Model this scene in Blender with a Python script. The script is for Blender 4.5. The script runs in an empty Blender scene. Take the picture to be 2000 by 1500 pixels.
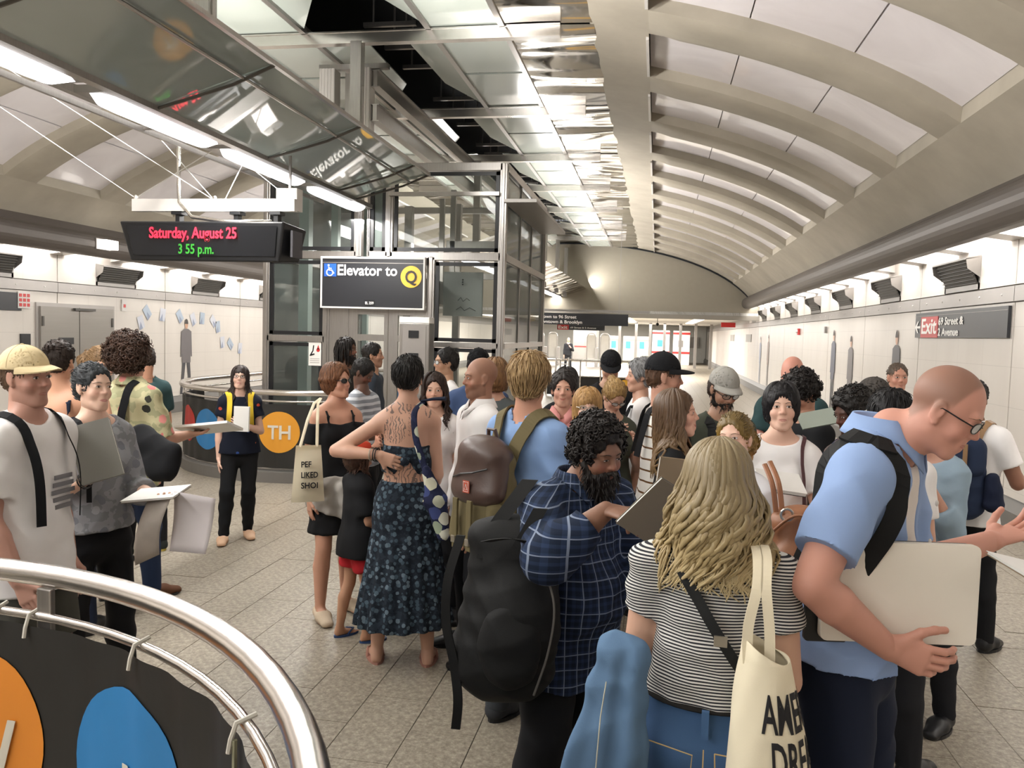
import bpy, math, random
import numpy as np
from mathutils import Vector, Matrix
random.seed(7); RNG = np.random.RandomState(11)
SC = bpy.context.scene
COL = SC.collection
PI = math.pi

# ------------------------------------------------------------------ camera, world, lights, exposure
def setup_camera():
    cd = bpy.data.cameras.new('camera'); cam = bpy.data.objects.new('camera', cd); COL.objects.link(cam)
    pitch, yaw, roll = math.radians(3.617), math.radians(10.041), 0.028
    f = Vector((-math.sin(yaw)*math.cos(pitch), math.cos(yaw)*math.cos(pitch), -math.sin(pitch)))
    r = Vector((math.cos(yaw), math.sin(yaw), 0)); u = r.cross(f)
    r2 = r*math.cos(roll) + u*math.sin(roll); u2 = u*math.cos(roll) - r*math.sin(roll)
    M = Matrix((r2, u2, -f)).transposed().to_4x4(); M.translation = (0, 0, 1.85)
    cam.matrix_world = M
    cd.sensor_width = 36; cd.lens = 28.44; cd.clip_start = .05; cd.clip_end = 200
    SC.camera = cam
setup_camera()
world = bpy.data.worlds.new('world'); SC.world = world; world.use_nodes = True
world.node_tree.nodes['Background'].inputs[0].default_value = (.85, .87, .92, 1)
world.node_tree.nodes['Background'].inputs[1].default_value = .25
SC.view_settings.view_transform = 'Standard'; SC.view_settings.look = 'None'
SC.view_settings.gamma = 1; SC.view_settings.use_curve_mapping = False
SC.view_settings.exposure = 0.12
CENTER_X = -3.2
def area(name, loc, sx, sy, power, col=(1, .97, .93), down=True, rot=None):
    l = bpy.data.lights.new(name, 'AREA'); l.shape = 'RECTANGLE'; l.size = sx; l.size_y = sy
    l.energy = power; l.color = col
    o = bpy.data.objects.new(name, l); COL.objects.link(o); o.location = loc
    if rot: o.rotation_euler = rot
    elif not down: o.rotation_euler = (PI, 0, 0)
    return o
L_UP, L_DOWN, L_COVE, L_FAR, L_CUP, L_SIDE = 8, 205, 140, 2000, 0, 185
for k in range(6):                       # canopy down-lights, plus added up- and side-lights brightening ceiling and vault, per module
    y = -5.0 + 6.5*k
    area('added_uplight', (CENTER_X, y, 3.62), 1.6, 5.5, L_UP, down=False)
    ys, ln = {8.0: (6.0, 4.4), 14.5: (16.6, 4.4)}.get(y, (y, 5.5))
    area('added_sidelight', (-2.5, ys, 3.72), .3, ln, L_SIDE, rot=(0, math.radians(-118), 0)); area('added_sidelight', (-3.9, ys, 3.72), .3, ln, L_SIDE, rot=(0, math.radians(118), 0))  # added lamps without fixtures, aimed outward to brighten the vault sides
    area('canopy_downlight', (-3.72, y, 3.22), .3, 5.5, L_DOWN)
for k in range(4):                       # fluorescent coves above both side walls
    y = -1.0 + 9.5*k
    area('cove_light', (3.38, y, 3.14), .2, 9.0, L_COVE, rot=(0, math.radians(22), 0))
    area('cove_light', (-9.68, y, 3.14), .2, 9.0, L_COVE, rot=(0, math.radians(-22), 0))
for k in range(2):
    area('far_hall_light', (-3.2, 38 + 14*k, 2.62), 9, 7, L_FAR)

# ------------------------------------------------------------------ properties
def tag(o, label=None, cat=None, group=None, kind=None):
    if label: o['label'] = label
    if cat: o['category'] = cat
    if group: o['group'] = group
    if kind: o['kind'] = kind
    return o
def empty(name, loc=(0, 0, 0), rz=0):
    o = bpy.data.objects.new(name, None); COL.objects.link(o); o.location = loc; o.rotation_euler = (0, 0, rz)
    o.empty_display_size = .1
    return o
def thing(name, label, cat, loc=(0, 0, 0), rz=0, group=None):
    return tag(empty(name, loc, rz), label, cat, group)
def link(name, me, parent=None, mats=None):
    o = bpy.data.objects.new(name, me); COL.objects.link(o)
    if parent: o.parent = parent
    if mats:
        for m in (mats if isinstance(mats, (list, tuple)) else [mats]): me.materials.append(m)
    return o
def np_mesh(name, V, F, smooth=True, cols=None, mi=None):
    """V (n,3) array, F (m,3|4) int array -> mesh"""
    V = np.asarray(V, np.float32); F = np.asarray(F, np.int32)
    me = bpy.data.meshes.new(name); n = F.shape[1]
    me.vertices.add(len(V)); me.vertices.foreach_set('co', V.ravel())
    me.loops.add(F.size); me.loops.foreach_set('vertex_index', F.ravel())
    me.polygons.add(len(F)); me.polygons.foreach_set('loop_start', np.arange(0, F.size, n, dtype=np.int32))
    if smooth: me.polygons.foreach_set('use_smooth', np.ones(len(F), bool))
    if mi is not None: me.polygons.foreach_set('material_index', np.asarray(mi, np.int32))
    me.update(calc_edges=True)
    if cols is not None:
        at = me.color_attributes.new('Col', 'FLOAT_COLOR', 'POINT')
        c = np.ones((len(V), 4), np.float32); c[:, :3] = cols; at.data.foreach_set('color', c.ravel())
    return me
class MB:
    def __init__(s): s.v = []; s.f = []; s.m = []
    def add(s, V, F, mi=0):
        n = len(s.v); s.v += [tuple(p) for p in V]; s.f += [tuple(i+n for i in f) for f in F]; s.m += [mi]*len(F); return s
    def box(s, c, d, rz=0, mi=0, M=None):
        x, y, z = [q/2 for q in d]
        V = [Vector((a*x, b*y, e*z)) for a in (-1, 1) for b in (-1, 1) for e in (-1, 1)]
        if rz: V = [Matrix.Rotation(rz, 3, 'Z') @ v for v in V]
        if M is not None: V = [M @ v for v in V]
        V = [v + Vector(c) for v in V]
        return s.add(V, [(0, 1, 3, 2), (4, 6, 7, 5), (0, 4, 5, 1), (2, 3, 7, 6), (0, 2, 6, 4), (1, 5, 7, 3)], mi)
    def bx(s, x0, x1, y0, y1, z0, z1, mi=0):
        return s.box(((x0+x1)/2, (y0+y1)/2, (z0+z1)/2), (abs(x1-x0), abs(y1-y0), abs(z1-z0)), mi=mi)
    def prism(s, poly, a, b, mi=0):
        """poly: list of 3d points (planar); extruded by vector b-a"""
        d = Vector(b) - Vector(a); n = len(poly)
        V = [Vector(p) for p in poly] + [Vector(p)+d for p in poly]
        F = [tuple(range(n-1, -1, -1)), tuple(range(n, 2*n))] + [(i, (i+1) % n, n+(i+1) % n, n+i) for i in range(n)]
        return s.add(V, F, mi)
    def tube(s, pts, r, n=10, closed=False, mi=0, flat=1.0):
        pts = [Vector(p) for p in pts]; m = len(pts); rs = r if isinstance(r, (list, tuple)) else [r]*m
        V = []; up = None
        for i, p in enumerate(pts):
            a = pts[(i-1) % m] if (closed or i > 0) else p; b = pts[(i+1) % m] if (closed or i < m-1) else p
            t = (b-a); t = t.normalized() if t.length > 1e-9 else Vector((0, 0, 1))
            if up is None: up = Vector((0, 0, 1)) if abs(t.z) < .9 else Vector((0, 1, 0))
            e = t.cross(up); e = e.normalized() if e.length > 1e-6 else Vector((1, 0, 0)); g = e.cross(t).normalized(); up = g
            for k in range(n):
                A = 2*PI*k/n; V.append(p + e*math.cos(A)*rs[i] + g*math.sin(A)*rs[i]*flat)
        F = []
        for i in range(m if closed else m-1):
            for k in range(n):
                F.append((i*n+k, i*n+(k+1) % n, ((i+1) % m)*n+(k+1) % n, ((i+1) % m)*n+k))
        if not closed: F += [tuple(range(n-1, -1, -1)), tuple((m-1)*n+k for k in range(n))]
        return s.add(V, F, mi)
    def disc(s, c, r, axis='Y', n=40, mi=0, rx=None):
        V = []
        for k in range(n):
            a = 2*PI*k/n; x, y = (rx or r)*math.cos(a), r*math.sin(a)
            V.append((c[0]+x, c[1], c[2]+y) if axis == 'Y' else ((c[0], c[1]+x, c[2]+y) if axis == 'X' else (c[0]+x, c[1]+y, c[2])))
        return s.add(V, [tuple(range(n))], mi)
    def ball(s, c, r, n=10, sc=(1, 1, 1), mi=0):
        V = []; F = []
        for i in range(1, n):
            for k in range(2*n):
                th = PI*i/n; ph = PI*k/n
                V.append((c[0]+r*sc[0]*math.sin(th)*math.cos(ph), c[1]+r*sc[1]*math.sin(th)*math.sin(ph), c[2]+r*sc[2]*math.cos(th)))
        T = len(V); V += [(c[0], c[1], c[2]+r*sc[2]), (c[0], c[1], c[2]-r*sc[2])]; w = 2*n
        for i in range(n-2):
            for k in range(w): F.append((i*w+k, (i+1)*w+k, (i+1)*w+(k+1) % w, i*w+(k+1) % w))
        for k in range(w): F.append((T, k, (k+1) % w)); F.append((T+1, (n-2)*w+(k+1) % w, (n-2)*w+k))
        return s.add(V, F, mi)
    def mesh(s, name, smooth=False):
        me = bpy.data.meshes.new(name); me.from_pydata(s.v, [], s.f); me.validate()
        if len(me.polygons) == len(s.m): me.polygons.foreach_set('material_index', s.m)
        if smooth: me.polygons.foreach_set('use_smooth', [True]*len(me.polygons))
        me.update(); return me
    def build(s, name, mats, parent=None, smooth=False, bevel=0):
        o = link(name, s.mesh(name, smooth), parent, mats)
        if bevel:
            b = o.modifiers.new('bevel', 'BEVEL'); b.width = bevel; b.segments = 2; b.limit_method = 'ANGLE'
        return o

# ------------------------------------------------------------------ materials
MATS = {}
def srgb(c):
    if isinstance(c, str): c = tuple(int(c[i:i+2], 16)/255 for i in (0, 2, 4))
    return tuple((q/12.92 if q <= .04045 else ((q+.055)/1.055)**2.4) for q in c)
class NT:
    def __init__(s, name):
        s.m = bpy.data.materials.new(name); s.m.use_nodes = True; s.t = s.m.node_tree; s.n = s.t.nodes
        s.b = s.n['Principled BSDF']
    def node(s, typ, **kw):
        n = s.n.new(typ)
        for k, v in kw.items(): setattr(n, k, v)
        return n
    def l(s, a, b): s.t.links.new(a, b)
    def val(s, inp, v):
        if hasattr(v, 'is_linked') or hasattr(v, 'links'): s.l(v, inp)
        else: inp.default_value = v
    def math(s, op, a, b=None, c=None):
        n = s.node('ShaderNodeMath', operation=op)
        s.val(n.inputs[0], a)
        if b is not None: s.val(n.inputs[1], b)
        if c is not None: s.val(n.inputs[2], c)
        return n.outputs[0]
    def mix(s, f, a, b, mode='MIX'):
        n = s.node('ShaderNodeMix', data_type='RGBA', blend_type=mode)
        s.val(n.inputs[0], f)
        for i, v in ((6, a), (7, b)): s.val(n.inputs[i], (v + (1,)) if isinstance(v, tuple) and len(v) == 3 else v)
        return n.outputs[2]
    def coord(s, out='Object', scale=(1, 1, 1)):
        c = s.node('ShaderNodeTexCoord'); m = s.node('ShaderNodeMapping'); m.inputs['Scale'].default_value = scale
        s.l(c.outputs[out], m.inputs[0]); return m.outputs[0]
    def noise(s, co, scale, detail=3, rough=.5, dist=0):
        n = s.node('ShaderNodeTexNoise'); s.l(co, n.inputs['Vector']); n.inputs['Scale'].default_value = scale
        n.inputs['Detail'].default_value = detail; n.inputs['Roughness'].default_value = rough; n.inputs['Distortion'].default_value = dist
        return n.outputs[0]
    def ramp(s, f, stops):
        n = s.node('ShaderNodeValToRGB'); s.l(f, n.inputs[0]); e = n.color_ramp.elements
        while len(e) < len(stops): e.new(.5)
        for el, (p, c) in zip(e, stops): el.position = p; el.color = tuple(c) + (1,)
        return n.outputs[0]
    def bump(s, h, strength=.3, dist=.01):
        n = s.node('ShaderNodeBump'); s.l(h, n.inputs['Height']); n.inputs['Strength'].default_value = strength
        n.inputs['Distance'].default_value = dist; s.l(n.outputs[0], s.b.inputs['Normal']); return n
    def xyz(s, co):
        n = s.node('ShaderNodeSeparateXYZ'); s.l(co, n.inputs[0]); return n.outputs
def mat(name, col, rough=.6, metal=0, var=.06, nscale=6, bump=0, bscale=60, emit=0, coat=0, spec=.5, aniso=None):
    if name in MATS: return MATS[name]
    t = NT(name); c = srgb(col); b = t.b
    co = t.coord('Object', aniso or (1, 1, 1))
    f = t.noise(co, nscale, 4)
    t.l(t.mix(f, tuple(max(0, q*(1-var)) for q in c), tuple(min(1, q*(1+var)) for q in c)), b.inputs['Base Color'])
    b.inputs['Roughness'].default_value = rough; b.inputs['Metallic'].default_value = metal
    b.inputs['Specular IOR Level'].default_value = spec; b.inputs['Coat Weight'].default_value = coat
    if bump: t.bump(t.noise(co, bscale, 3), bump, .004)
    if emit:
        b.inputs['Emission Color'].default_value = c + (1,); b.inputs['Emission Strength'].default_value = emit
    MATS[name] = t.m; return t.m
def glass(name, col, rough=.02, alpha=.18, metal=0):
    """thin pane: mostly clear, with a reflecting, faintly tinted surface"""
    if name in MATS: return MATS[name]
    t = NT(name); c = srgb(col)
    t.b.inputs['Base Color'].default_value = c + (1,); t.b.inputs['Roughness'].default_value = rough
    t.b.inputs['Specular IOR Level'].default_value = .8
    tr = t.node('ShaderNodeBsdfTransparent'); tr.inputs[0].default_value = (.95, .965, .955, 1)
    mx = t.node('ShaderNodeMixShader'); fr = t.node('ShaderNodeFresnel'); fr.inputs[0].default_value = 1.5
    f = t.math('ADD', t.math('MULTIPLY', fr.outputs[0], .8), alpha)
    t.l(f, mx.inputs[0]); t.l(tr.outputs[0], mx.inputs[1]); t.l(t.b.outputs[0], mx.inputs[2])
    t.l(mx.outputs[0], t.n['Material Output'].inputs[0])
    MATS[name] = t.m; return t.m
def text_mesh(txt, size, width=None):
    c = bpy.data.curves.new('txt', 'FONT'); c.body = txt; c.size = size; c.align_x = 'LEFT'; c.offset = size*.018
    c.extrude = .0015; c.resolution_u = 3
    o = bpy.data.objects.new('txt', c); COL.objects.link(o)
    dg = bpy.context.evaluated_depsgraph_get(); me = bpy.data.meshes.new_from_object(o.evaluated_get(dg))
    bpy.data.objects.remove(o); bpy.data.curves.remove(c)
    xs = [v.co.x for v in me.vertices]
    if width and xs:
        k = width/(max(xs)-min(xs))
        for v in me.vertices: v.co.x = (v.co.x-min(xs))*k
    return me
def text(txt, size, loc, m, parent, rot=(PI/2, 0, 0), width=None, name='lettering', warp=None):
    me = text_mesh(txt, size, width)
    if warp:
        for v in me.vertices: v.co = warp(v.co)
    o = link(name, me, parent, m); o.location = loc; o.rotation_euler = rot
    return o
# ------------------------------------------------------------------ setting materials
def make_setting_mats():
    # granite floor
    t = NT('granite_floor'); co = t.coord('Object')
    f1 = t.noise(co, 34, 5, .75); f2 = t.noise(co, 1.3, 3); v = t.node('ShaderNodeTexVoronoi'); t.l(co, v.inputs['Vector']); v.inputs['Scale'].default_value = 85
    c1 = t.ramp(f1, [(.38, srgb('5f584e')), (.5, srgb('958c7d')), (.62, srgb('bdb4a4'))])
    c2 = t.mix(t.math('MULTIPLY', v.outputs['Distance'], .8), c1, srgb('8b8376'))
    c3 = t.mix(t.math('MULTIPLY', f2, .35), c2, srgb('938a7b'))
    t.l(c3, t.b.inputs['Base Color']); t.b.inputs['Roughness'].default_value = .42; t.bump(f1, .08, .002); MATS['floor'] = t.m
    # concrete vault
    t = NT('vault_concrete'); co = t.coord('Object'); f1 = t.noise(co, .9, 5, .6); f2 = t.noise(t.coord('Object', (1, .25, 1)), 5, 4, .6)
    c1 = t.ramp(f1, [(.3, srgb('9c9587')), (.7, srgb('b3ab9c'))]); t.l(t.mix(t.math('MULTIPLY', f2, .3), c1, srgb('9a9182')), t.b.inputs['Base Color'])
    t.b.inputs['Roughness'].default_value = .85; t.bump(f2, .15, .01); MATS['vault'] = t.m
    # white wall panels with a fine tile grid and grime
    t = NT('wall_panel_enamel'); co = t.coord('Object'); x, y, z = t.xyz(co)
    def line(a, per, w):
        fr = t.math('FRACT', t.math('DIVIDE', a, per)); return t.math('LESS_THAN', fr, w/per)
    g = t.math('MAXIMUM', line(z, .41, .006), line(y, .75, .006))
    n = t.noise(t.coord('Object', (1, 1, .3)), 2.2, 4)
    c1 = t.mix(n, srgb('cbc4bc'), srgb('ddd7d0')); t.l(t.mix(t.math('MULTIPLY', g, .35), c1, srgb('a09a94')), t.b.inputs['Base Color'])
    t.b.inputs['Roughness'].default_value = .34; MATS['panel'] = t.m
    # wavy stainless
    t = NT('wavy_stainless'); co = t.coord('Object', (.6, 1.5, 1)); f = t.noise(co, .62, 1, .3, 1.2)
    t.b.inputs['Base Color'].default_value = (.62, .60, .57, 1); t.b.inputs['Metallic'].default_value = 1; t.b.inputs['Roughness'].default_value = .09
    t.bump(f, .6, .16); MATS['wavy'] = t.m
    # perforated ceiling panels (light lavender white, satin)
    t = NT('perforated_panel'); co = t.coord('Object'); f = t.noise(t.coord('Object', (.6, 1, 1)), 1.6, 3, .5, 1.0)
    t.l(t.mix(f, srgb('d8d2d6'), srgb('f4f0f3')), t.b.inputs['Base Color']); t.b.inputs['Roughness'].default_value = .22; t.b.inputs['Coat Weight'].default_value = .4
    t.bump(f, .12, .05); MATS['perf'] = t.m
    # brushed steel
    t = NT('brushed_steel'); co = t.coord('Object', (14, 14, .6)); f = t.noise(co, 9, 3)
    t.l(t.mix(f, (.33, .31, .29), (.45, .43, .41)), t.b.inputs['Base Color']); t.b.inputs['Metallic'].default_value = .9; t.b.inputs['Roughness'].default_value = .34; MATS['steel'] = t.m
    t = NT('polished_rail'); co = t.coord('Object', (3, 3, 3)); f = t.noise(co, 5, 3)
    t.l(t.mix(f, (.70, .66, .62), (.82, .79, .76)), t.b.inputs['Base Color']); t.b.inputs['Metallic'].default_value = 1; t.b.inputs['Roughness'].default_value = .24; MATS['rail'] = t.m
    t = NT('ceiling_glass'); co = t.coord('Object'); f = t.noise(co, .8, 2)
    t.l(t.mix(f, srgb('9fa69e'), srgb('b0b6ae')), t.b.inputs['Base Color']); t.b.inputs['Roughness'].default_value = .16; t.b.inputs['Coat Weight'].default_value = .25; t.b.inputs['Coat Roughness'].default_value = .05; MATS['cglass'] = t.m
    t = NT('canopy_glass'); co = t.coord('Object'); f = t.noise(co, 1.1, 2)
    t.l(t.mix(f, srgb('959f9d'), srgb('a3adab')), t.b.inputs['Base Color']); t.b.inputs['Roughness'].default_value = .05; t.b.inputs['Coat Weight'].default_value = .5; t.b.inputs['Specular IOR Level'].default_value = .6; MATS['canopy'] = t.m
make_setting_mats()
M_dark = mat('dark_void', '14171a', .8); M_cove = mat('cove_metal', '5f5853', .5, .3, spec=.6); M_white = mat('white_metal', 'd4d0cc', .45)
M_lens = mat('lamp_lens', 'fdfcff', .4, emit=3.2, var=0); M_tube = mat('cove_tube', 'fff8f0', .4, emit=3.0, var=0)
M_plinth = mat('dark_plinth', '6b6864', .55, bump=.1); M_black = mat('black_plastic', '17181b', .4); M_louv = mat('vent_louvre', '55524e', .5, .4)
M_pane = glass('clear_pane', '6a706e', alpha=.10); M_signblk = mat('sign_black', '26272b', .35, var=.03); M_letter = mat('white_letter', 'f2f0ec', .5, var=0)
M_red = mat('sign_red', 'c0302e', .4, var=.03); M_frame = MATS['steel']; M_grey = mat('grey_metal', '8f8b87', .4, .5); M_strip = mat('strip_metal', '9f9a96', .38, .4, bump=.05)
M_alu = mat('ribbed_white_aluminium', 'c6c1bc', .4, .2); M_wallw = mat('far_white', 'e6e4de', .5); M_yellow = mat('sign_yellow', 'f0b73a', .4, var=.02)
M_blue = mat('sign_blue', '2458b8', .4, var=.02)
# ------------------------------------------------------------------ setting
WR, WL, YE, YB, YFAR = 3.6, -9.9, 30.0, -9.0, 62.0
CX, VA, VB, VZ = -3.2, 6.8, 2.92, 2.31
def vz(x, off=0): return VZ + (VB+off)*math.sqrt(max(0, 1-((x-CX)/(VA+off))**2))
def struct(o): o['kind'] = 'structure'; return o
def tile_floor():
    fl = struct(MB().bx(WL-.3, WR+.3, YB, YFAR+.5, -.14, -.012).build('floor', mat('mortar', '6e675d', .9)))
    tw, tl, g = .305, .61, .004
    tiles = []
    nx = int((WR-WL)/tw)+1; ny = int((YFAR-YB)/tl)+1
    for j in range(ny):
        for i in range(nx):
            x = WL + (i+.5)*tw; y = YB + (j+.5)*tl + (tl/2 if i % 2 else 0)
            tiles.append((x, y))
    def vis(x, y):
        if y < 1.0: return False
        a = math.degrees(math.atan2(x, y)) + 10.04
        return abs(a) < 33.5 and y/math.hypot(x, y) > .2 and math.hypot(x, y) > 2.2
    near = sorted([t for t in tiles if vis(*t)], key=lambda t: math.hypot(*t))[:290]
    ns = set(near)
    M = []
    for k in range(4):
        e = .0006*k
        M.append(MB().bx(-tw/2+g/2, tw/2-g/2, -tl/2+g/2, tl/2-g/2, -.012, e).mesh('floor_tile'))
        M[-1].materials.append(MATS['floor'])
    for k, (x, y) in enumerate(near):
        o = bpy.data.objects.new('floor_tile', M[k % 4]); COL.objects.link(o); o.parent = fl; o.location = (x, y, 0)
    r = MB()
    for (x, y) in tiles:
        if (x, y) in ns or y > YFAR: continue
        r.add([(x-tw/2+g/2, y-tl/2+g/2, -.001), (x+tw/2-g/2, y-tl/2+g/2, -.001), (x+tw/2-g/2, y+tl/2-g/2, -.001), (x-tw/2+g/2, y+tl/2-g/2, -.001)], [(0, 1, 2, 3)])
    o = r.build('floor_tiles_beyond', MATS['floor'], fl); o['kind'] = 'stuff'
tile_floor()

def side_wall(side):
    X = WR if side == 'right' else WL; s = 1 if side == 'right' else -1
    w = struct(MB().bx(X, X+s*.3, YB, YFAR, -.1, 3.6).build('wall_'+side, M_grey))
    def slab(y0, y1, z0, z1, t=.04): return MB().bx(X-s*t, X, y0, y1, z0, z1)
    pm = {}
    def put(name, key, mk, m, y):
        if key not in pm:
            pm[key] = mk().mesh(name); pm[key].materials.append(m)
        o = bpy.data.objects.new(name, pm[key]); COL.objects.link(o); o.parent = w; o.location = (0, y, 0); return o
    y = 0.0
    while y + 3 < YFAR:
        put('wall_panel', 'p', lambda: slab(.012, 2.988, .34, 2.30), MATS['panel'], y)
        put('metal_band', 'b', lambda: slab(.006, 2.994, 2.312, 2.47, .055), M_strip, y)
        if y < 33:
            for a, b in ((.01, .95), (2.05, 2.99)): put('upper_panel', 'u%g' % a, lambda: slab(a, b, 2.485, 3.2, .045), MATS['panel'], y)
            put('upper_panel', 'um', lambda: slab(.96, 2.04, 2.86, 3.2, .045), MATS['panel'], y)
            for k in range(5):
                if y < 22: put('bolt', 'q%d' % k, lambda: MB().ball((X-s*.055, .3+.6*k, 2.39), .013, 4), M_white, y)
        y += 3
    struct(MB().prism([(X-s*.10, 0, 0), (X-s*.10, 0, .22), (X-s*.03, 0, .335), (X, 0, .335), (X, 0, 0)], (0, YB, 0), (0, YFAR-.02, 0)).build('baseboard_'+side, M_plinth)).location = (0, YB, 0)
    # wall vents: hooded openings, one a bay
    k = 0; first = None
    y = 9.0 - 9.0
    ordn = ['nearest', 'second', 'third', 'fourth', 'fifth', 'sixth', 'seventh', 'eighth', 'ninth', 'tenth', 'eleventh']
    while y < 31:
        vis = (y+1.5 > 8.5) if side == 'right' else (y+1.5 > 9)
        if vis:
            lab = '%s grey hooded air vent along the %s wall counted from the camera' % (ordn[min(k, 10)], side)
            v = thing('wall_vent', lab, 'vent', (X, y+1.5, 2.5), 0, 'air vents in the %s wall' % side)
            f = MB(); S = -s
            f.bx(S*.05, S*.0, -.56, .56, -.01, .06); f.bx(0, S*.05, -.56, -.52, -.01, .36); f.bx(0, S*.05, .52, .56, -.01, .36)
            f.build('frame', M_grey, v)
            h = MB(); h.add([(S*.05, -.57, .37), (S*.05, .57, .37), (S*.21, .57, .34), (S*.21, -.57, .34), (S*.05, -.57, .35), (S*.05, .57, .35), (S*.21, .57, .32), (S*.21, -.57, .32)],
                  [(0, 1, 2, 3), (7, 6, 5, 4), (3, 2, 6, 7), (0, 3, 7, 4), (1, 5, 6, 2)])
            for q in (-.57, .57): h.add([(S*.05, q, .35), (S*.21, q, .33), (S*.19, q, .22), (S*.05, q, .12)], [(0, 1, 2, 3), (3, 2, 1, 0)])
            h.build('hood', M_grey, v)
            l = MB(); l.add([(S*.05, -.52, .05), (S*.05, .52, .05), (S*.17, .52, .33), (S*.17, -.52, .33)], [(0, 1, 2, 3), (3, 2, 1, 0)])
            for q in range(7): l.bx(S*(.055+.0165*q), S*(.075+.0165*q), -.52, .52, .06+.038*q, .068+.038*q)
            l.build('louvre', M_louv, v); k += 1
        y += 3
    # cove: curved dark beam, baffles and continuous tube
    prof = []
    for i in range(13):
        a = math.radians(-100 + 150*i/12)
        prof.append((X-s*(.68 - .17*math.cos(a)*-1 - .0) + s*0, 0, 3.14+.17*math.sin(a)))
    prof = [(X-s*(.50+.17*math.cos(math.radians(q))), 0, 3.13+.19*math.sin(math.radians(q))) for q in range(-90, 91, 15)] + [(X-s*.40, 0, 3.5), (X-s*.36, 0, 3.5), (X-s*.36, 0, 2.95)]
    L = YE-YB
    o = struct(MB().prism(prof, (0, 0, 0), (0, L, 0)).build('trim_1' if side == 'right' else 'trim_2', M_cove, smooth=False)); o.location = (0, YB, 0)
    tb = MB()
    t = thing('cove_lamp', 'long fluorescent lamp row hidden in the cove over the %s wall' % side, 'lamp', (X, 0, 3.2))
    y = -1.5
    while y < YE-1.6:
        MB().bx(-s*.30, -s*.10, y+.08, y+1.42, 0, .03).build('tube', M_tube, t); y += 1.5
    MB().bx(-s*.34, -s*.02, -1.5, YE-.5, .05, .08).build('tray', M_white, t)
    y = .0; me = None
    while y < YE:
        if me is None:
            b = MB(); b.prism([(-s*.36, 0, -.02), (-s*.02, 0, -.07), (-s*.02, 0, .13), (-s*.36, 0, .13)], (0, 0, 0), (0, .34, 0)); me = b.mesh('baffle'); me.materials.append(M_white)
        o = bpy.data.objects.new('baffle', me); COL.objects.link(o); o.parent = w; o.location = (X, y-.17, 3.0); y += 1.5
side_wall('right'); side_wall('left')

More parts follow.
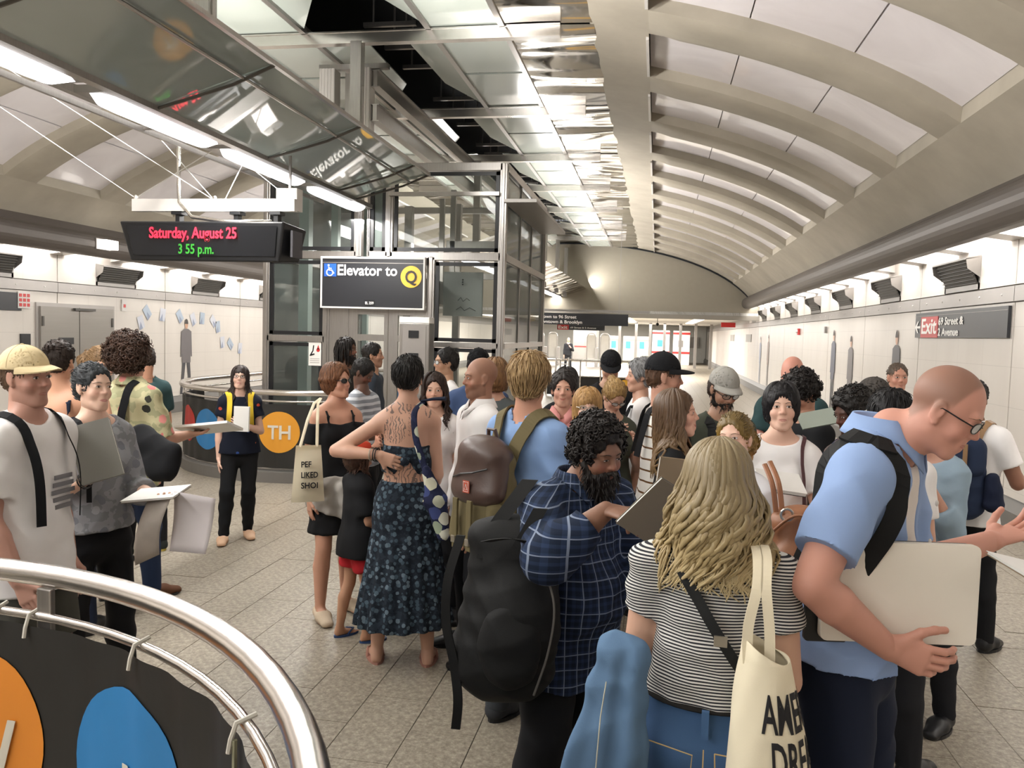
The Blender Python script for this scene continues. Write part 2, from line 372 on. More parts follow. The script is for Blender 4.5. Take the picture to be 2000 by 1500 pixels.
def vault():
    root = struct(empty('ceiling'))
    def strip(x0, x1, y0, y1, n, off=0, flip=False):
        V = []; F = []
        for i in range(n+1):
            x = x0+(x1-x0)*i/n
            for y in (y0, y1): V.append((x, y, vz(x, off)))
        for i in range(n): F.append((2*i, 2*i+2, 2*i+3, 2*i+1) if flip else (2*i, 2*i+1, 2*i+3, 2*i+2))
        return V, F
    for s in (1, -1):
        def mx(x): return CX + s*(x-CX)
        xa, xb, xi, xo = mx(-.2), mx(2.6), mx(-.80), mx(3.22)
        # plain margins of the shell
        b = MB(); b.add(*strip(xi, xa, YB, YE, 6)); b.add(*strip(xb, xo, YB, YE, 8))
        o = b.build('vault_margin', MATS['vault'], root, smooth=True)
        yk = 7.95 - 2*8
        kk = 0
        while yk + .6 < YE+1:
            y0, y1 = yk, yk+.6                # rib y0..y1 ; opening y1..y1+1.4
            r = MB(); n = 18
            # rib: rounded nose
            prof = [(0, 0), (.05, -.035), (.15, -.05), (.3, -.055), (.45, -.05), (.55, -.035), (.6, 0)]
            V = []; F = []
            for i in range(n+1):
                x = xa+(xb-xa)*i/n; e = min(1, i/2, (n-i)/2)
                for (dy, dz) in prof: V.append((x, y0+dy, vz(x)+dz*e))
            m = len(prof)
            for i in range(n):
                for j in range(m-1): F.append((i*m+j, i*m+j+1, (i+1)*m+j+1, (i+1)*m+j))
            # cheeks going up to the panels
            for dy in (0, .6):
                q = len(V)
                for i in range(n+1):
                    x = xa+(xb-xa)*i/n; V.append((x, y0+dy, vz(x))); V.append((x, y0+dy + (-.03 if dy == 0 else .03), vz(x, .15)))
                for i in range(n): F.append((q+2*i, q+2*i+1, q+2*i+3, q+2*i+2))
            r.add(V, F); r.build('rib', MATS['vault'], root, smooth=True)
            if y1+1.4 < YE+.5:
                e = MB()
                for x, sg in ((xa, 0), (xb, 1)):
                    e.add([(x, y1, vz(x)), (x, y1+1.4, vz(x)), (x, y1+1.4, vz(x, .17)), (x, y1, vz(x, .17))], [(0, 1, 2, 3)])
                e.build('recess_end', MATS['vault'], root)
                for j in range(3):
                    p0 = xa+(xb-xa)*j/3 + s*.006; p1 = xa+(xb-xa)*(j+1)/3 - s*.006
                    P = MB(); V, F = strip(p0, p1, y1-.02, y1+1.42, 6, .12); P.add(V, F); V2 = [(a, b_, c+.02) for a, b_, c in V]; P.add(V2, F)
                    P.build('perforated_panel', MATS['perf'], root, smooth=True)
                MB().add(*strip(xa, xb, y1-.05, y1+1.45, 12, .22)).build('panel_backing', M_dark, root)
                # lit end frame
                z0 = vz(xa)
                MB().bx(xa-s*.03, xa, y1+.1, y1+1.3, z0-.03, z0+.10).build('end_bar', M_white, root)
            yk += 2
    # end wall above the low hall, and back wall
    V = []; F = []; n = 40; x0, x1 = CX-6.75, CX+6.75
    for i in range(n+1):
        x = x0+(x1-x0)*i/n; V += [(x, YE, 2.62), (x, YE, max(2.62, vz(x, .1)+.4))]
    for i in range(n): F.append((2*i, 2*i+1, 2*i+3, 2*i+2))
    struct(MB().add(V, F).build('wall_end', mat('end_plaster', '8f887a', .85, bump=.1, bscale=8)))
    arch = [(CX+6.5*math.cos(math.radians(a))*1.0, YE-.05, VZ+(VB-.03)*math.sqrt(max(0, 1-(6.5*math.cos(math.radians(a))/VA)**2))) for a in range(0, 181, 4)]
    struct(MB().tube(arch, .035, 6).build('trim_3', M_dark))
    struct(MB().bx(WL-.3, WR+.3, YB-.2, YB, -.1, 6.2).build('wall_back', MATS['vault']))
    struct(MB().bx(WL-.3, WR+.3, YB, YE+.2, 6.1, 6.2).build('ceiling_slab', M_dark))
    for sx in (-1, 1):
        x = CX+sx*2.42
        struct(MB().bx(x-.02, x+.02, YB, YE, 5.1, 6.1).build('trim_%d' % (5+sx), M_dark))
    # low hall beyond
    struct(MB().bx(WL-.3, WR+.3, YE, YFAR+.2, 2.68, 2.78).build('ceiling_low', mat('low_ceiling', 'c9c6c0', .6)))
    struct(MB().bx(WL-.3, WR+.3, YFAR, YFAR+.2, -.1, 2.8).build('wall_far', M_wallw))
    struct(MB().bx(WL, WR, YE-.12, YE+.1, 2.52, 2.68).build('trim_7', mat('lintel', '8b857b', .6)))
vault()

def crown_ceiling():
    root = struct(empty('ceiling_crown')); Z = 5.05
    def wavy(xa, xb, y0, y1, z):
        n, m = 8, 14; V = []; F = []
        for i in range(n+1):
            for j in range(m+1):
                x = xa+(xb-xa)*i/n; y = y0+(y1-y0)*j/m
                V.append((x, y, z + .010*math.sin(3.1*x+2.3*math.sin(2.1*y)+y*1.3)*math.sin(2.7*y)))
        for i in range(n):
            for j in range(m): F.append((i*(m+1)+j, (i+1)*(m+1)+j, (i+1)*(m+1)+j+1, i*(m+1)+j+1))
        return MB().add(V, F)
    y = -6.5
    while y < YE-.5:
        y1 = min(y+3, YE-.1)
        for s in (1, -1):
            def X(d): return CX+s*d
            for h in (0, 1):
                a = y+1.5*h+.01; b = min(y+1.5*h+1.49, y1)
                if b <= a: continue
                o = MB().bx(X(.72), X(1.46), a+.05, b, Z, Z+.02).build('glass_panel', MATS['cglass'], root)
            wavy(X(1.52), X(2.44), y+.02, y1-.02, Z-.01).build('steel_panel', MATS['wavy'], root, smooth=True)
            # folded wing: outer edge level, inner edge raised, far corner cut
            w = MB(); zi = Z+.12
            P = [(X(.70), y+.06, Z), (X(.70), y1-.06, Z), (X(.27), y1-.75, zi), (X(.24), y+.5, zi)]
            w.add(P + [(a, b, c+.015) for a, b, c in P], [(0, 1, 2, 3), (7, 6, 5, 4), (0, 4, 5, 1), (1, 5, 6, 2), (2, 6, 7, 3), (3, 7, 4, 0)])
            w.build('glass_wing', MATS['cglass'], root)
            r = MB(); r.bx(X(.70)-.03, X(.70)+.03, y, y1, Z-.03, Z+.05); r.bx(X(1.49)-.03, X(1.49)+.03, y, y1, Z-.03, Z+.05); r.build('runner', M_frame, root)
        b = MB(); b.bx(CX-2.1, CX+2.1, y-.05, y+.05, Z-.14, Z-.03); b.bx(CX-2.1, CX+2.1, y-.06, y+.06, Z-.03, Z-.015); b.build('cross_beam', MATS['rail'], root)
        g = MB()
        for q in (.75, 1.5, 2.25): g.bx(CX-.32, CX+.32, y+q-.025, y+q+.025, Z+.32, Z+.37)
        for q in (-.2, .2):
            for p in (.75, 1.5, 2.25): g.bx(CX+q-.01, CX+q+.01, y+p-.01, y+p+.01, Z+.37, Z+1.0)
        g.build('void_grid', M_frame, root)
        y += 3
    # hangers down to the canopies
    y = -.5 + 3.0
    k = 0
    for y in (5.5, 8.5, 14.5, 17.5, 20.5, 23.5, 26.5, 29.0):
        MB().bx(-3.36, -3.24, y-.06, y+.06, 3.62 if y < 10 else 3.2, Z-.12).build('hanger_post', M_frame, root)
crown_ceiling()
# ------------------------------------------------------------------ canopies and luminaires
ORD = ['first', 'second', 'third', 'fourth', 'fifth', 'sixth', 'seventh', 'eighth', 'ninth', 'tenth', 'eleventh']
def canopies():
    c = thing('glass_canopy', 'long tilted grey-green glass canopy hung above the queue in front of the elevator', 'canopy', (-2.62, 0, 3.56))
    y = -4.5; k = 0
    while y < 8.9:
        y1 = min(y+1.62, 9.0)
        b = MB(); A = [(0, y+.01, .06), (0, y1-.01, .06), (-.86, y1-.01, -.20), (-.86, y+.01, -.20)]
        b.add(A + [(p[0], p[1], p[2]+.014) for p in A], [(0, 1, 2, 3), (7, 6, 5, 4), (0, 4, 5, 1), (1, 5, 6, 2), (2, 6, 7, 3), (3, 7, 4, 0)])
        b.build('glass_pane', MATS['canopy'], c)
        b = MB().tube([(.0, y1, .05), (-.3, y1, -.07), (-.6, y1, -.15), (-.86, y1, -.215)], .012, 6); b.build('joint_bar', M_louv, c)
        y += 1.62
    MB().bx(-.012, .02, -4.5, 9.0, .045, .075).build('edge_trim', M_frame, c)
    MB().tube([(-.22, -4.5, -.03), (-.22, 9.0, -.03)], .012, 6).build('stay_rod', M_frame, c)
    MB().bx(-.93, -.86, -4.5, 9.0, -.24, -.12).build('gutter', M_frame, c)
    for y in (-1.5, 1.5, 4.0, 5.5, 8.5):
        MB().tube([(-.62, y, .9), (-.62, y, -.1)], .02, 6).build('hanger', M_frame, c)
    s = thing('steel_canopy', 'wavy polished steel canopy running on behind the elevator towards the far hall', 'canopy', (-2.62, 0, 3.45))
    y = 13.6
    while y < 29.5:
        n, m = 6, 8; V = []; F = []
        for i in range(n+1):
            for j in range(m+1):
                x = -.86*i/n; yy = y+.01+1.46*j/m; V.append((x, yy, .1-.3*i/n+.008*math.sin(9*x+4*yy)))
        for i in range(n):
            for j in range(m): F.append((i*(m+1)+j, (i+1)*(m+1)+j, (i+1)*(m+1)+j+1, i*(m+1)+j+1))
        MB().add(V, F).build('steel_panel', MATS['wavy'], s, smooth=True); y += 1.5
    for (n0, n1, cx, zz) in ((-5, 9.7, -3.68, 3.34), (13.8, 29.5, -3.62, 3.22)):
        y = n0; j = 0
        pos = [(-4.95, 1.5), (-3.3, 1.5), (-1.7, 1.5), (-.1, 1.5), (1.5, 1.5), (3.1, 1.5), (4.83, 1.44), (6.44, 1.52), (8.18, 1.5)] if n0 < 0 else [(13.8+1.6*q, 1.5) for q in range(10)]
        for (y, ln) in pos:
            seq = {3.1: 'nearest lit', 4.83: 'second lit', 6.44: 'third lit', 8.18: 'last lit'}
            lb = '%s lens lamp of the row along the glass canopy' % seq[y] if y in seq else ('%s lit lens lamp of the row behind the elevator, counted from the elevator' % ORD[pos.index((y, ln))] if n0 > 0 else '%s lit lens lamp of the canopy row behind and above the camera' % ORD[pos.index((y, ln))])
            l = thing('canopy_lamp', lb, 'lamp', (cx, y, zz), 0, 'lamps of the row behind the elevator' if n0 > 0 else ('canopy lamps overhead' if y not in seq else 'lamps along the glass canopy'))
            V = []; F = []; N = 10; K = 10
            for i in range(N+1):
                t = i/N; e = min(1, math.sqrt(max(0, 1-(1-min(t, 1-t)*N/1.6)**2))) if min(t, 1-t)*N < 1.6 else 1
                for q in range(K+1):
                    a = PI*q/K; V.append((-.115*math.cos(a)*(.35+.65*e), ln*t, -.065*math.sin(a)*e))
            for i in range(N):
                for q in range(K): F.append((i*(K+1)+q, (i+1)*(K+1)+q, (i+1)*(K+1)+q+1, i*(K+1)+q+1))
            MB().add(V, F).build('lens', M_lens, l, smooth=True)
            MB().bx(-.14, .14, -.02, ln+.02, .0, .05).build('housing', M_grey, l)
    r = thing('lamp_channel', 'steel wiring channel running beside the row of canopy lamps', 'channel', (-4.0, 0, 3.4))
    MB().bx(-.03, .03, -5, 9.6, 0, .06).bx(-.16, -.13, -5, 9.6, -.02, .02).build('rail', M_frame, r)
    for y in (1.2, 2.8, 4.4, 6.0, 7.6, 9.2): MB().bx(-.16, .2, y-.02, y+.02, .0, .03).build('bracket', M_grey, r)
canopies()

def led_sign():
    t = thing('date_display', 'black hanging LED board reading Saturday, August 25 and 3 55 p.m.', 'display', (-3.95, 6.6, 2.405))
    w = .82
    b = MB(); P = [(-w, 0, .345), (w-.12, 0, .345), (w-.12, .02, .03), (-w+.08, .02, .0)]
    pf = [(-w-.02, -.0, .35), (w-.08, 0, .35), (w-.14, .03, -.0), (-w+.07, .03, .0)]
    V = pf + [(-w-.02, .30, .33), (w+.0, .30, .31), (w-.06, .28, .02), (-w+.07, .28, .02)]
    b.add(V, [(3, 2, 1, 0), (4, 5, 6, 7), (0, 1, 5, 4), (1, 2, 6, 5), (2, 3, 7, 6), (3, 0, 4, 7)])
    b.build('housing', M_black, t, bevel=.015)
    MB().add([(-w+.05, -.008, .31), (w-.14, -.008, .31), (w-.17, .016, .05), (-w+.11, .016, .05)], [(0, 3, 2, 1)]).build('screen', mat('led_screen', '202124', .25), t)
    R = mat('led_red', 'e0243a', .5, emit=2.2, var=0); G = mat('led_green', '2f8a2c', .5, emit=.7, var=0)
    text('Saturday, August 25', .135, (-.53, -.02, .2), R, t, width=.84)
    text('3 55 p.m.', .12, (-.25, -.012, .065), G, t, width=.34)
    MB().bx(.80-.02, .80, .05, .25, .05, .28).build('side_grille', mat('grille', '4b4a50', .6), t)
    br = thing('sign_bracket', 'white crossbar with wires holding the LED date board', 'bracket', (-3.95, 6.75, 2.86))
    MB().bx(-.80, .78, -.03, .03, .0, .11).build('crossbar', M_white, br)
    for x in (-.35, .22, .6): MB().bx(x-.05, x+.05, -.04, .06, -.03, 0).bx(x-.02, x+.02, -.02, .05, -.11, -.03).build('clamp', M_black, br)
    MB().tube([(-.35, .0, .62), (-.35, 0, .25), (-.33, -.02, .08), (-.2, -.03, -.05), (.1, -.02, -.09), (.55, 0, -.09)], .018, 8).build('conduit', MATS['rail'], br, smooth=True)
    W = mat('stay_wire', 'd9d8d6', .4, .6)
    for a, b_ in (((-.78, 0, .12), (-1.9, -1.2, 1.1)), ((-.78, 0, .12), (.3, -.3, .55)), ((.0, 0, .1), (-.4, -.2, .6)), ((.0, 0, .1), (-1.6, -1.0, 1.2)), ((.74, 0, .1), (.2, 0, .5)), ((.1, .0, .1), (.25, .1, .5))):
        MB().tube([a, b_], .004, 5).build('wire', W, br)
    MB().ball((-.78, 0, .13), .022, 5).ball((0, 0, .12), .022, 5).build('turnbuckle', MATS['rail'], br)
    c = thing('small_spotlight', 'small white box lamp beside the LED board bracket', 'lamp', (-3.35, 7.0, 3.0))
    MB().bx(-.1, .1, -.06, .06, -.1, .1).build('head', M_white, c); MB().bx(-.09, .09, -.066, -.061, -.085, .09).build('lens', M_tube, c); MB().bx(-.01, .01, 0, .02, .1, .42).build('stem', M_frame, c)
    f = thing('wall_floodlight', 'small bright lamp under the dark cove left of the LED board', 'lamp', (-9.2, 12.3, 3.16))
    MB().bx(-.02, .14, -.16, .16, -.1, .05).build('lens', M_tube, f); MB().bx(-.08, -.02, -.18, .18, -.11, .07).build('housing', M_grey, f)
led_sign()

# ------------------------------------------------------------------ elevator
def elevator():
    e = thing('elevator', 'glass and brushed steel elevator enclosure with sliding doors in the hall', 'elevator', (-3.43, 9.8, 0))
    X0, X1, D = -1.55, 1.53, 3.5
    def post(x, y, z0, z1, w=.09, d=.09, nm='post'): MB().bx(x-w/2, x+w/2, y-d/2, y+d/2, z0, z1).bx(x-w/2+.025, x+w/2-.025, y-d/2-.012, y-d/2, z0, z1).build(nm, M_frame, e, bevel=.006)
    for x in (X0, X1): post(x, 0, 0, 3.9)
    post(X0, D, 0, 3.9); post(X1, D, 0, 3.9)
    post(-.32, 0, 2.76, 3.9, .1); post(-.18, 0, 2.76, 3.9, .04); post(.09, 0, 2.76, 3.9, .1)
    post(-.73, 0, 0, 2.76, .09); post(.64, 0, 0, 2.76, .1)
    def rail(x0, x1, z, h=.07, y=0): MB().bx(x0, x1, y-.045, y+.045, z-h/2, z+h/2).build('crossrail', M_frame, e, bevel=.006)
    for (a, b) in ((X0, -.32), (-.18, .09), (.09, X1)): rail(a, b, 2.77, .10); rail(a, b, 3.86, .10)
    rail(X0, -.73, 1.70, .08); rail(.64, X1, 1.68, .07); rail(X0, -.73, .1, .2); rail(.64, X1, .1, .2); rail(-.73, .64, 2.70, .1)
    rail(X0, X1, .1, .2, D); rail(X0, X1, 2.77, .1, D); rail(X0, X1, 3.86, .1, D)
    for x in (X0, X1):
        for z, h in ((.1, .2), (1.68, .07), (2.77, .09), (3.86, .1)): MB().bx(x-.045, x+.045, 0, D, z-h/2, z+h/2).build('side_rail', M_frame, e)
        for y in (1.2, 2.2): MB().bx(x-.02, x+.02, y-.015, y+.015, 0, 3.9).build('side_mullion', M_frame, e)
    def pane(x0, x1, z0, z1, y=0, nm='glass_pane'):
        q = .045
        b = MB(); b.bx(x0, x1, y-.03, y+.0, z0, z0+q).bx(x0, x1, y-.03, y, z1-q, z1).bx(x0, x0+q, y-.03, y, z0, z1).bx(x1-q, x1, y-.03, y, z0, z1)
        b.build('gasket', M_black, e); MB().bx(x0+.01, x1-.01, y-.012, y-.004, z0+.01, z1-.01).build(nm, M_pane, e)
    pane(X0+.05, -.37, 2.83, 3.8); pane(.15, X1-.05, 2.83, 3.8); pane(X0+.05, -.78, 1.75, 2.7); pane(.7, X1-.05, 1.72, 2.7)
    pane(X0+.05, -.78, .2, 1.65); pane(.7, X1-.05, .2, 1.64); pane(-.16, .04, 2.83, 3.8)
    for (y0, y1) in ((.06, 1.18), (1.22, 2.18), (2.22, 3.44)):
        for (z0, z1) in ((.2, 1.64), (1.72, 2.72), (2.82, 3.8)):
            for x in (X0, X1): MB().bx(x-.005, x+.005, y0, y1, z0, z1).build('side_glass', M_pane, e)
    MB().bx(-.14, .02, .0, .02, 2.85, 3.78).build('frosted_panel', mat('frosted_green', '98a39f', .3), e)
    MB().bx(.10, X1-.04, -.11, -.05, 3.50, 3.545).build('stay_bar', M_frame, e)
    MB().bx(X1+.02, X1+.42, -.1, 3.0, 3.42, 3.46).build('side_ledge', M_grey, e)
    # doors
    for x0, x1 in ((-.43, .09), (.10, .62)):
        d = MB(); d.bx(x0, x0+.12, -.02, .02, .02, 2.1).bx(x1-.05, x1, -.02, .02, .02, 2.1).bx(x0+.12, x1-.05, -.018, .018, 2.03, 2.098).bx(x0+.12, x1-.05, -.018, .018, 1.70, 1.78).bx(x0+.12, x1-.05, -.018, .018, .022, .3)
        o = d.build('door_panel', M_frame, e)
        MB().bx(x0+.12, x1-.05, -.004, .004, 1.78, 2.03).bx(x0+.12, x1-.05, -.004, .004, .3, 1.70).build('door_glass', M_pane, o)
    MB().bx(-.69, -.43, -.03, .03, 0, 2.12).build('door_jamb', M_frame, e); MB().bx(-.69, .6, -.03, .03, 2.1, 2.13).build('door_head', M_frame, e)
    # car and machinery seen through the glass
    m = mat('car_steel', '77756f', .45, .5); g = mat('guide_post_green', '8d9a95', .35)
    MB().bx(.66, 1.18, .5, .56, 2.05, 2.62).build('controller_box', mat('controller_white', 'b4b9b6', .35), e)
    for y in (0, 1): pass
    MB().tube([(.86, .49, 2.25), (.9, .49, 2.29), (.93, .49, 2.24), (.98, .49, 2.28), (1.02, .49, 2.25)], .004, 4).tube([(.84, .49, 2.13), (.9, .49, 2.17), (.95, .49, 2.12), (1.02, .49, 2.16), (1.1, .49, 2.12)], .004, 4).build('marker_scrawl', M_black, e)
    MB().ball((.92, .49, 2.52), .012, 4).ball((.92, .49, 2.49), .012, 4).ball((.92, .49, 2.46), .012, 4).build('port', M_black, e)
    for x, y, w in ((-1.38, .7, .14), (-1.02, .9, .10), (1.25, 1.1, .09), (.35, 2.4, .1), (-.5, 2.6, .12), (-1.2, 2.6, .08)): MB().bx(x-w/2, x+w/2, y, y+w, 0, 3.8).build('guide_post', g if x < -.9 else M_frame, e)
    MB().bx(-.45, .6, .35, 1.6, 2.2, 2.5).build('car_top', m, e)
    MB().bx(.5, 1.35, 1.2, 1.26, 3.0, 3.1).bx(.55, .62, 1.2, 1.26, 2.3, 3.8).bx(1.2, 1.3, 1.2, 1.26, 2.3, 3.8).bx(.2, .27, 1.9, 1.96, 2.3, 3.8).build('lift_frame', M_frame, e)
    MB().bx(X0, X1, 0, D, 3.9, 3.94).build('roof_frame', M_frame, e) if False else None
    # ribbed columns and long beams above
    for x in (-.56, -.12):
        c = MB(); c.bx(x-.095, x+.095, -.5, -.32, 3.92, 4.93)
        for q in range(5): c.bx(x-.09+.04*q, x-.07+.04*q, -.508, -.5, 3.92, 4.93)
        c.build('ribbed_column', M_alu, e)
    MB().bx(-.37, -.27, -.4, -.28, 3.9, 4.9).build('post', M_frame, e)
    for z in (4.82, 4.42):
        MB().bx(.0, .05, -.45, 8.5, z-.09, z+.09).bx(-.03, .08, -.45, 8.5, z+.09, z+.1).bx(-.03, .08, -.45, 8.5, z-.1, z-.09).build('long_beam', M_frame, e)
    MB().bx(-.68, .18, -.46, -.38, 4.93, 4.99).build('top_plate', M_frame, e)
    # floor sticker and notice
    n = MB().bx(-.96, -.79, -.035, -.031, 1.36, 1.66).build('notice', mat('notice_white', 'e6e2dc', .5), e)
    MB().tube([(-.93, -.037, 1.50), (-.90, -.037, 1.55), (-.89, -.037, 1.62)], .008, 5).tube([(-.94, -.037, 1.49), (-.88, -.037, 1.51)], .008, 5).build('stair_symbol', M_black, n)
    MB().disc((-.83, -.037, 1.56), .024, n=14).add([(-.85, -.037, 1.57), (-.81, -.037, 1.57), (-.828, -.037, 1.63)], [(0, 1, 2)]).build('flame_symbol', M_red, n)
    for q in range(3): MB().bx(-.94, -.81, -.0365, -.0355, 1.395+.025*q, 1.402+.025*q).build('print_line', M_letter if False else mat('print_grey', '9a9692', .6), n)
    # sign
    s = thing('elevator_sign', 'black sign over the elevator doors reading Elevator to Q with wheelchair symbol', 'sign', (-3.52, 9.68, 2.12))
    MB().bx(-.66, .66, 0, .05, 0, .60).build('panel', M_signblk, s)
    fr = MB(); fr.bx(-.68, .68, -.012, .05, -.02, 0).bx(-.68, .68, -.012, .05, .6, .625).bx(-.68, -.66, -.012, .05, 0, .6).bx(.66, .68, -.012, .05, 0, .6); fr.build('frame', M_white, s)
    MB().bx(-.66, .66, -.004, 0, .545, .553).build('white_stripe', M_grey, s)
    MB().bx(-.635, -.475, -.006, 0, .375, .535).build('wheelchair_panel', M_blue, s)
    wl = MB(); wl.tube([(-.557+.042*math.cos(math.radians(a)), -.01, .425+.042*math.sin(math.radians(a))) for a in range(120, 390, 20)], .007, 6)
    wl.ball((-.575, -.01, .512), .013, 5, (1, .4, 1)).tube([(-.573, -.01, .492), (-.567, -.01, .452), (-.53, -.01, .45), (-.512, -.01, .412), (-.498, -.01, .418)], .008, 6).tube([(-.57, -.01, .475), (-.535, -.01, .475)], .006, 6)
    wl.build('wheelchair_symbol', M_letter, s)
    text('Elevator to', .185, (-.455, -.006, .395), M_letter, s, width=.78)
    MB().disc((.505, -.008, .385), .135).build('yellow_disc', M_yellow, s)
    q = mat('q_dark', '2b2622', .5); text('Q', .215, (.43, -.012, .31), q, s, width=.15)
    MB().bx(-.10, .04, -.004, 0, .02, .09).build('number_plate', M_black, s); text('EL 259', .045, (-.085, -.008, .037), M_letter, s, width=.11)
    # intercom pillar
    k = thing('intercom_pillar', 'brushed steel call pillar with a white top standing by the elevator doors', 'pillar', (-2.76, 9.1, 0))
    MB().bx(-.18, .18, -.08, .12, 0, 1.93).build('column', M_frame, k, bevel=.008)
    MB().bx(-.18, .18, -.085, .12, 1.93, 2.0).build('cap', mat('cap_white', 'f4f2f0', .4), k, bevel=.006)
    MB().bx(-.14, .14, -.086, -.081, 1.1, 1.9).build('face_plate', M_strip, k)
    for z in (1.76, 1.50): MB().bx(-.065, .055, -.095, -.086, z, z+.085).build('black_window', M_black, k)
    MB().bx(.185, .21, -.02, .02, 1.1, 1.28).build('side_button', M_black, k)
elevator()

# ------------------------------------------------------------------ stair enclosures with banners
def arcpts(c, r, a0, a1, z, n=40): return [(c[0]+r*math.cos(math.radians(a0+(a1-a0)*i/n)), c[1]+r*math.sin(math.radians(a0+(a1-a0)*i/n)), z) for i in range(n+1)]
def enclosure(c, a0, a1, tails, near):
    lab = 'curved stairwell railing with black circle banner in the near left corner' if near else 'rounded stairwell railing with black banner wrapping the elevator on its left'
    t = thing('stair_railing', lab, 'railing', (c[0], c[1], 0))
    def path(r, z):
        P = arcpts((0, 0), r, a0, a1, z)
        t0, t1 = tails(r); return [tuple(q[:2])+(z,) for q in t0] + P + [tuple(q[:2])+(z,) for q in t1]
    R = 1.73 if near else 1.8; Rb = R-.035
    MB().tube(path(R, 1.07), .034 if near else .036, 16).build('handrail', MATS['rail'], t, smooth=True)
    MB().tube(path(Rb, .955 if near else .965), .014, 8).build('banner_rail', MATS['rail'], t, smooth=True)
    MB().tube(path(Rb, .16), .014, 8).build('bottom_rail', M_frame, t, smooth=True)
    P = path(R+.03, 0); Q = path(R-.12, 0); n = len(P); b = MB()
    V = [(x, y, 0) for x, y, _ in P] + [(x, y, .13) for x, y, _ in P] + [(x, y, .13) for x, y, _ in Q]
    b.add(V, [(i, i+1, n+i+1, n+i) for i in range(n-1)] + [(n+i, n+i+1, 2*n+i+1, 2*n+i) for i in range(n-1)]); b.build('curb', M_plinth, t, smooth=False)
    for a in ([80.5, 20, 135] if near else [-60, -108, -150, -200]):
        x, y = R*math.cos(math.radians(a)), R*math.sin(math.radians(a))
        MB().box((x*.985, y*.985, .58), (.055, .02, .92), rz=math.radians(a)+PI/2).build('upright', M_frame, t, bevel=.004)
    # banner: outward face on the far side, both faces real
    rb = Rb - .02 if near else Rb+.02
    V = []; F = []; m = 140; h = 14
    aa = [a0+(a1-a0)*i/m for i in range(m+1)]
    for i, a in enumerate(aa):
        for j in range(h+1):
            z = .17+.765*j/h; w = .007*math.sin(a*.31+z*5)+.005*math.sin(a*.8-3*z)
            sag = .005*abs(math.sin(math.radians(a*9)))*(j/h)**3
            V.append(((rb+w)*math.cos(math.radians(a)), (rb+w)*math.sin(math.radians(a)), z-sag))
    for i in range(m):
        for j in range(h): F.append((i*(h+1)+j, (i+1)*(h+1)+j, (i+1)*(h+1)+j+1, i*(h+1)+j+1))
    bn = MB().add(V, F).build('banner', mat('banner_black', '22211f', .55, bump=.05), t, smooth=True)
    def patch(a, z, r, m, nm='circle'):
        V = []; F = []; sgn = -1 if near else 1
        rings = 8; N = 40
        for i in range(rings+1):
            for k in range(N):
                q = 2*PI*k/N; u = r*i/rings*math.cos(q); v = r*i/rings*math.sin(q)
                A = math.radians(a)+u/rb; w = .007*math.sin(math.degrees(A)*.31+(z+v)*5)+.005*math.sin(math.degrees(A)*.8-3*(z+v))
                V.append(((rb+w+sgn*.004)*math.cos(A), (rb+w+sgn*.004)*math.sin(A), z+v))
        for i in range(rings):
            for k in range(N): F.append((i*N+k, i*N+(k+1) % N, (i+1)*N+(k+1) % N, (i+1)*N+k))
        MB().add(V, F).build(nm, m, bn, smooth=True)
    def word(s_, a, z, size, wd, mm):
        me = text_mesh(s_, size, wd); sgn = -1 if near else 1
        for v in me.vertices:
            u = v.co.x - wd/2; A = math.radians(a) + (-u if near else u)/rb
            rr = rb+sgn*(.010+.002*(v.co.z > 0)) + .007*math.sin(math.degrees(A)*.31+(z+v.co.y)*5)+.005*math.sin(math.degrees(A)*.8-3*(z+v.co.y)); v.co = (rr*math.cos(A), rr*math.sin(A), z+v.co.y)
        link('lettering', me, bn, mm)
    O = mat('banner_orange', 'd8862c', .55); B = mat('banner_blue', '2b79b5', .55); Rr = mat('banner_red', 'b8322c', .55); Yl = mat('banner_amber', 'd8952a', .55); W = mat('banner_letter', 'cfcabc', .6, var=0)
    if near:
        patch(88.6, .58, .26, O); patch(66.5, .57, .26, B); patch(43, .55, .25, Yl); patch(20, .55, .25, Rr)
        word('W', 87, .42, .30, .22, W); word('N', 64.5, .38, .34, .16, W)
        for a in (86, 81.5, 65.6, 45): 
            x, y = (Rb)*math.cos(math.radians(a)), (Rb)*math.sin(math.radians(a))
            MB().tube([(x*1.012, y*1.012, .975), (x*.985, y*.985, .965), (x*.978, y*.978, .93), (x*.975, y*.975, .90)], .006, 6).build('cable_tie', mat('cable_tie', 'c8c5bb', .5), t)
        MB().tube([((rb-.01)*math.cos(math.radians(44.8)), (rb-.01)*math.sin(math.radians(44.8)), .93), ((rb-.012)*math.cos(math.radians(44.6)), (rb-.012)*math.sin(math.radians(44.6)), .3)], .006, 5).build('tie_cord', mat('tie_cord', '8b8a72', .8), t)
    else:
        patch(-82, .60, .245, Yl); patch(-116, .57, .25, B); patch(-132, .6, .23, Rr); patch(-158, .6, .24, O)
        word('TH', -82, .52, .23, .27, W)
    return t
enclosure((-2.07, .44), 12, 168, lambda r: ([(r*math.cos(math.radians(12)), -.8), (r*math.cos(math.radians(12)), -.2)], [(-r*math.cos(math.radians(12)), -.2), (-r*math.cos(math.radians(12)), -.8)]), True)
enclosure((-4.6, 10.65), -58, -180, lambda r: ([(.86, -r*.9+.05)], [(-r, .6), (-r, 1.6), (-r, 2.6)]), False)
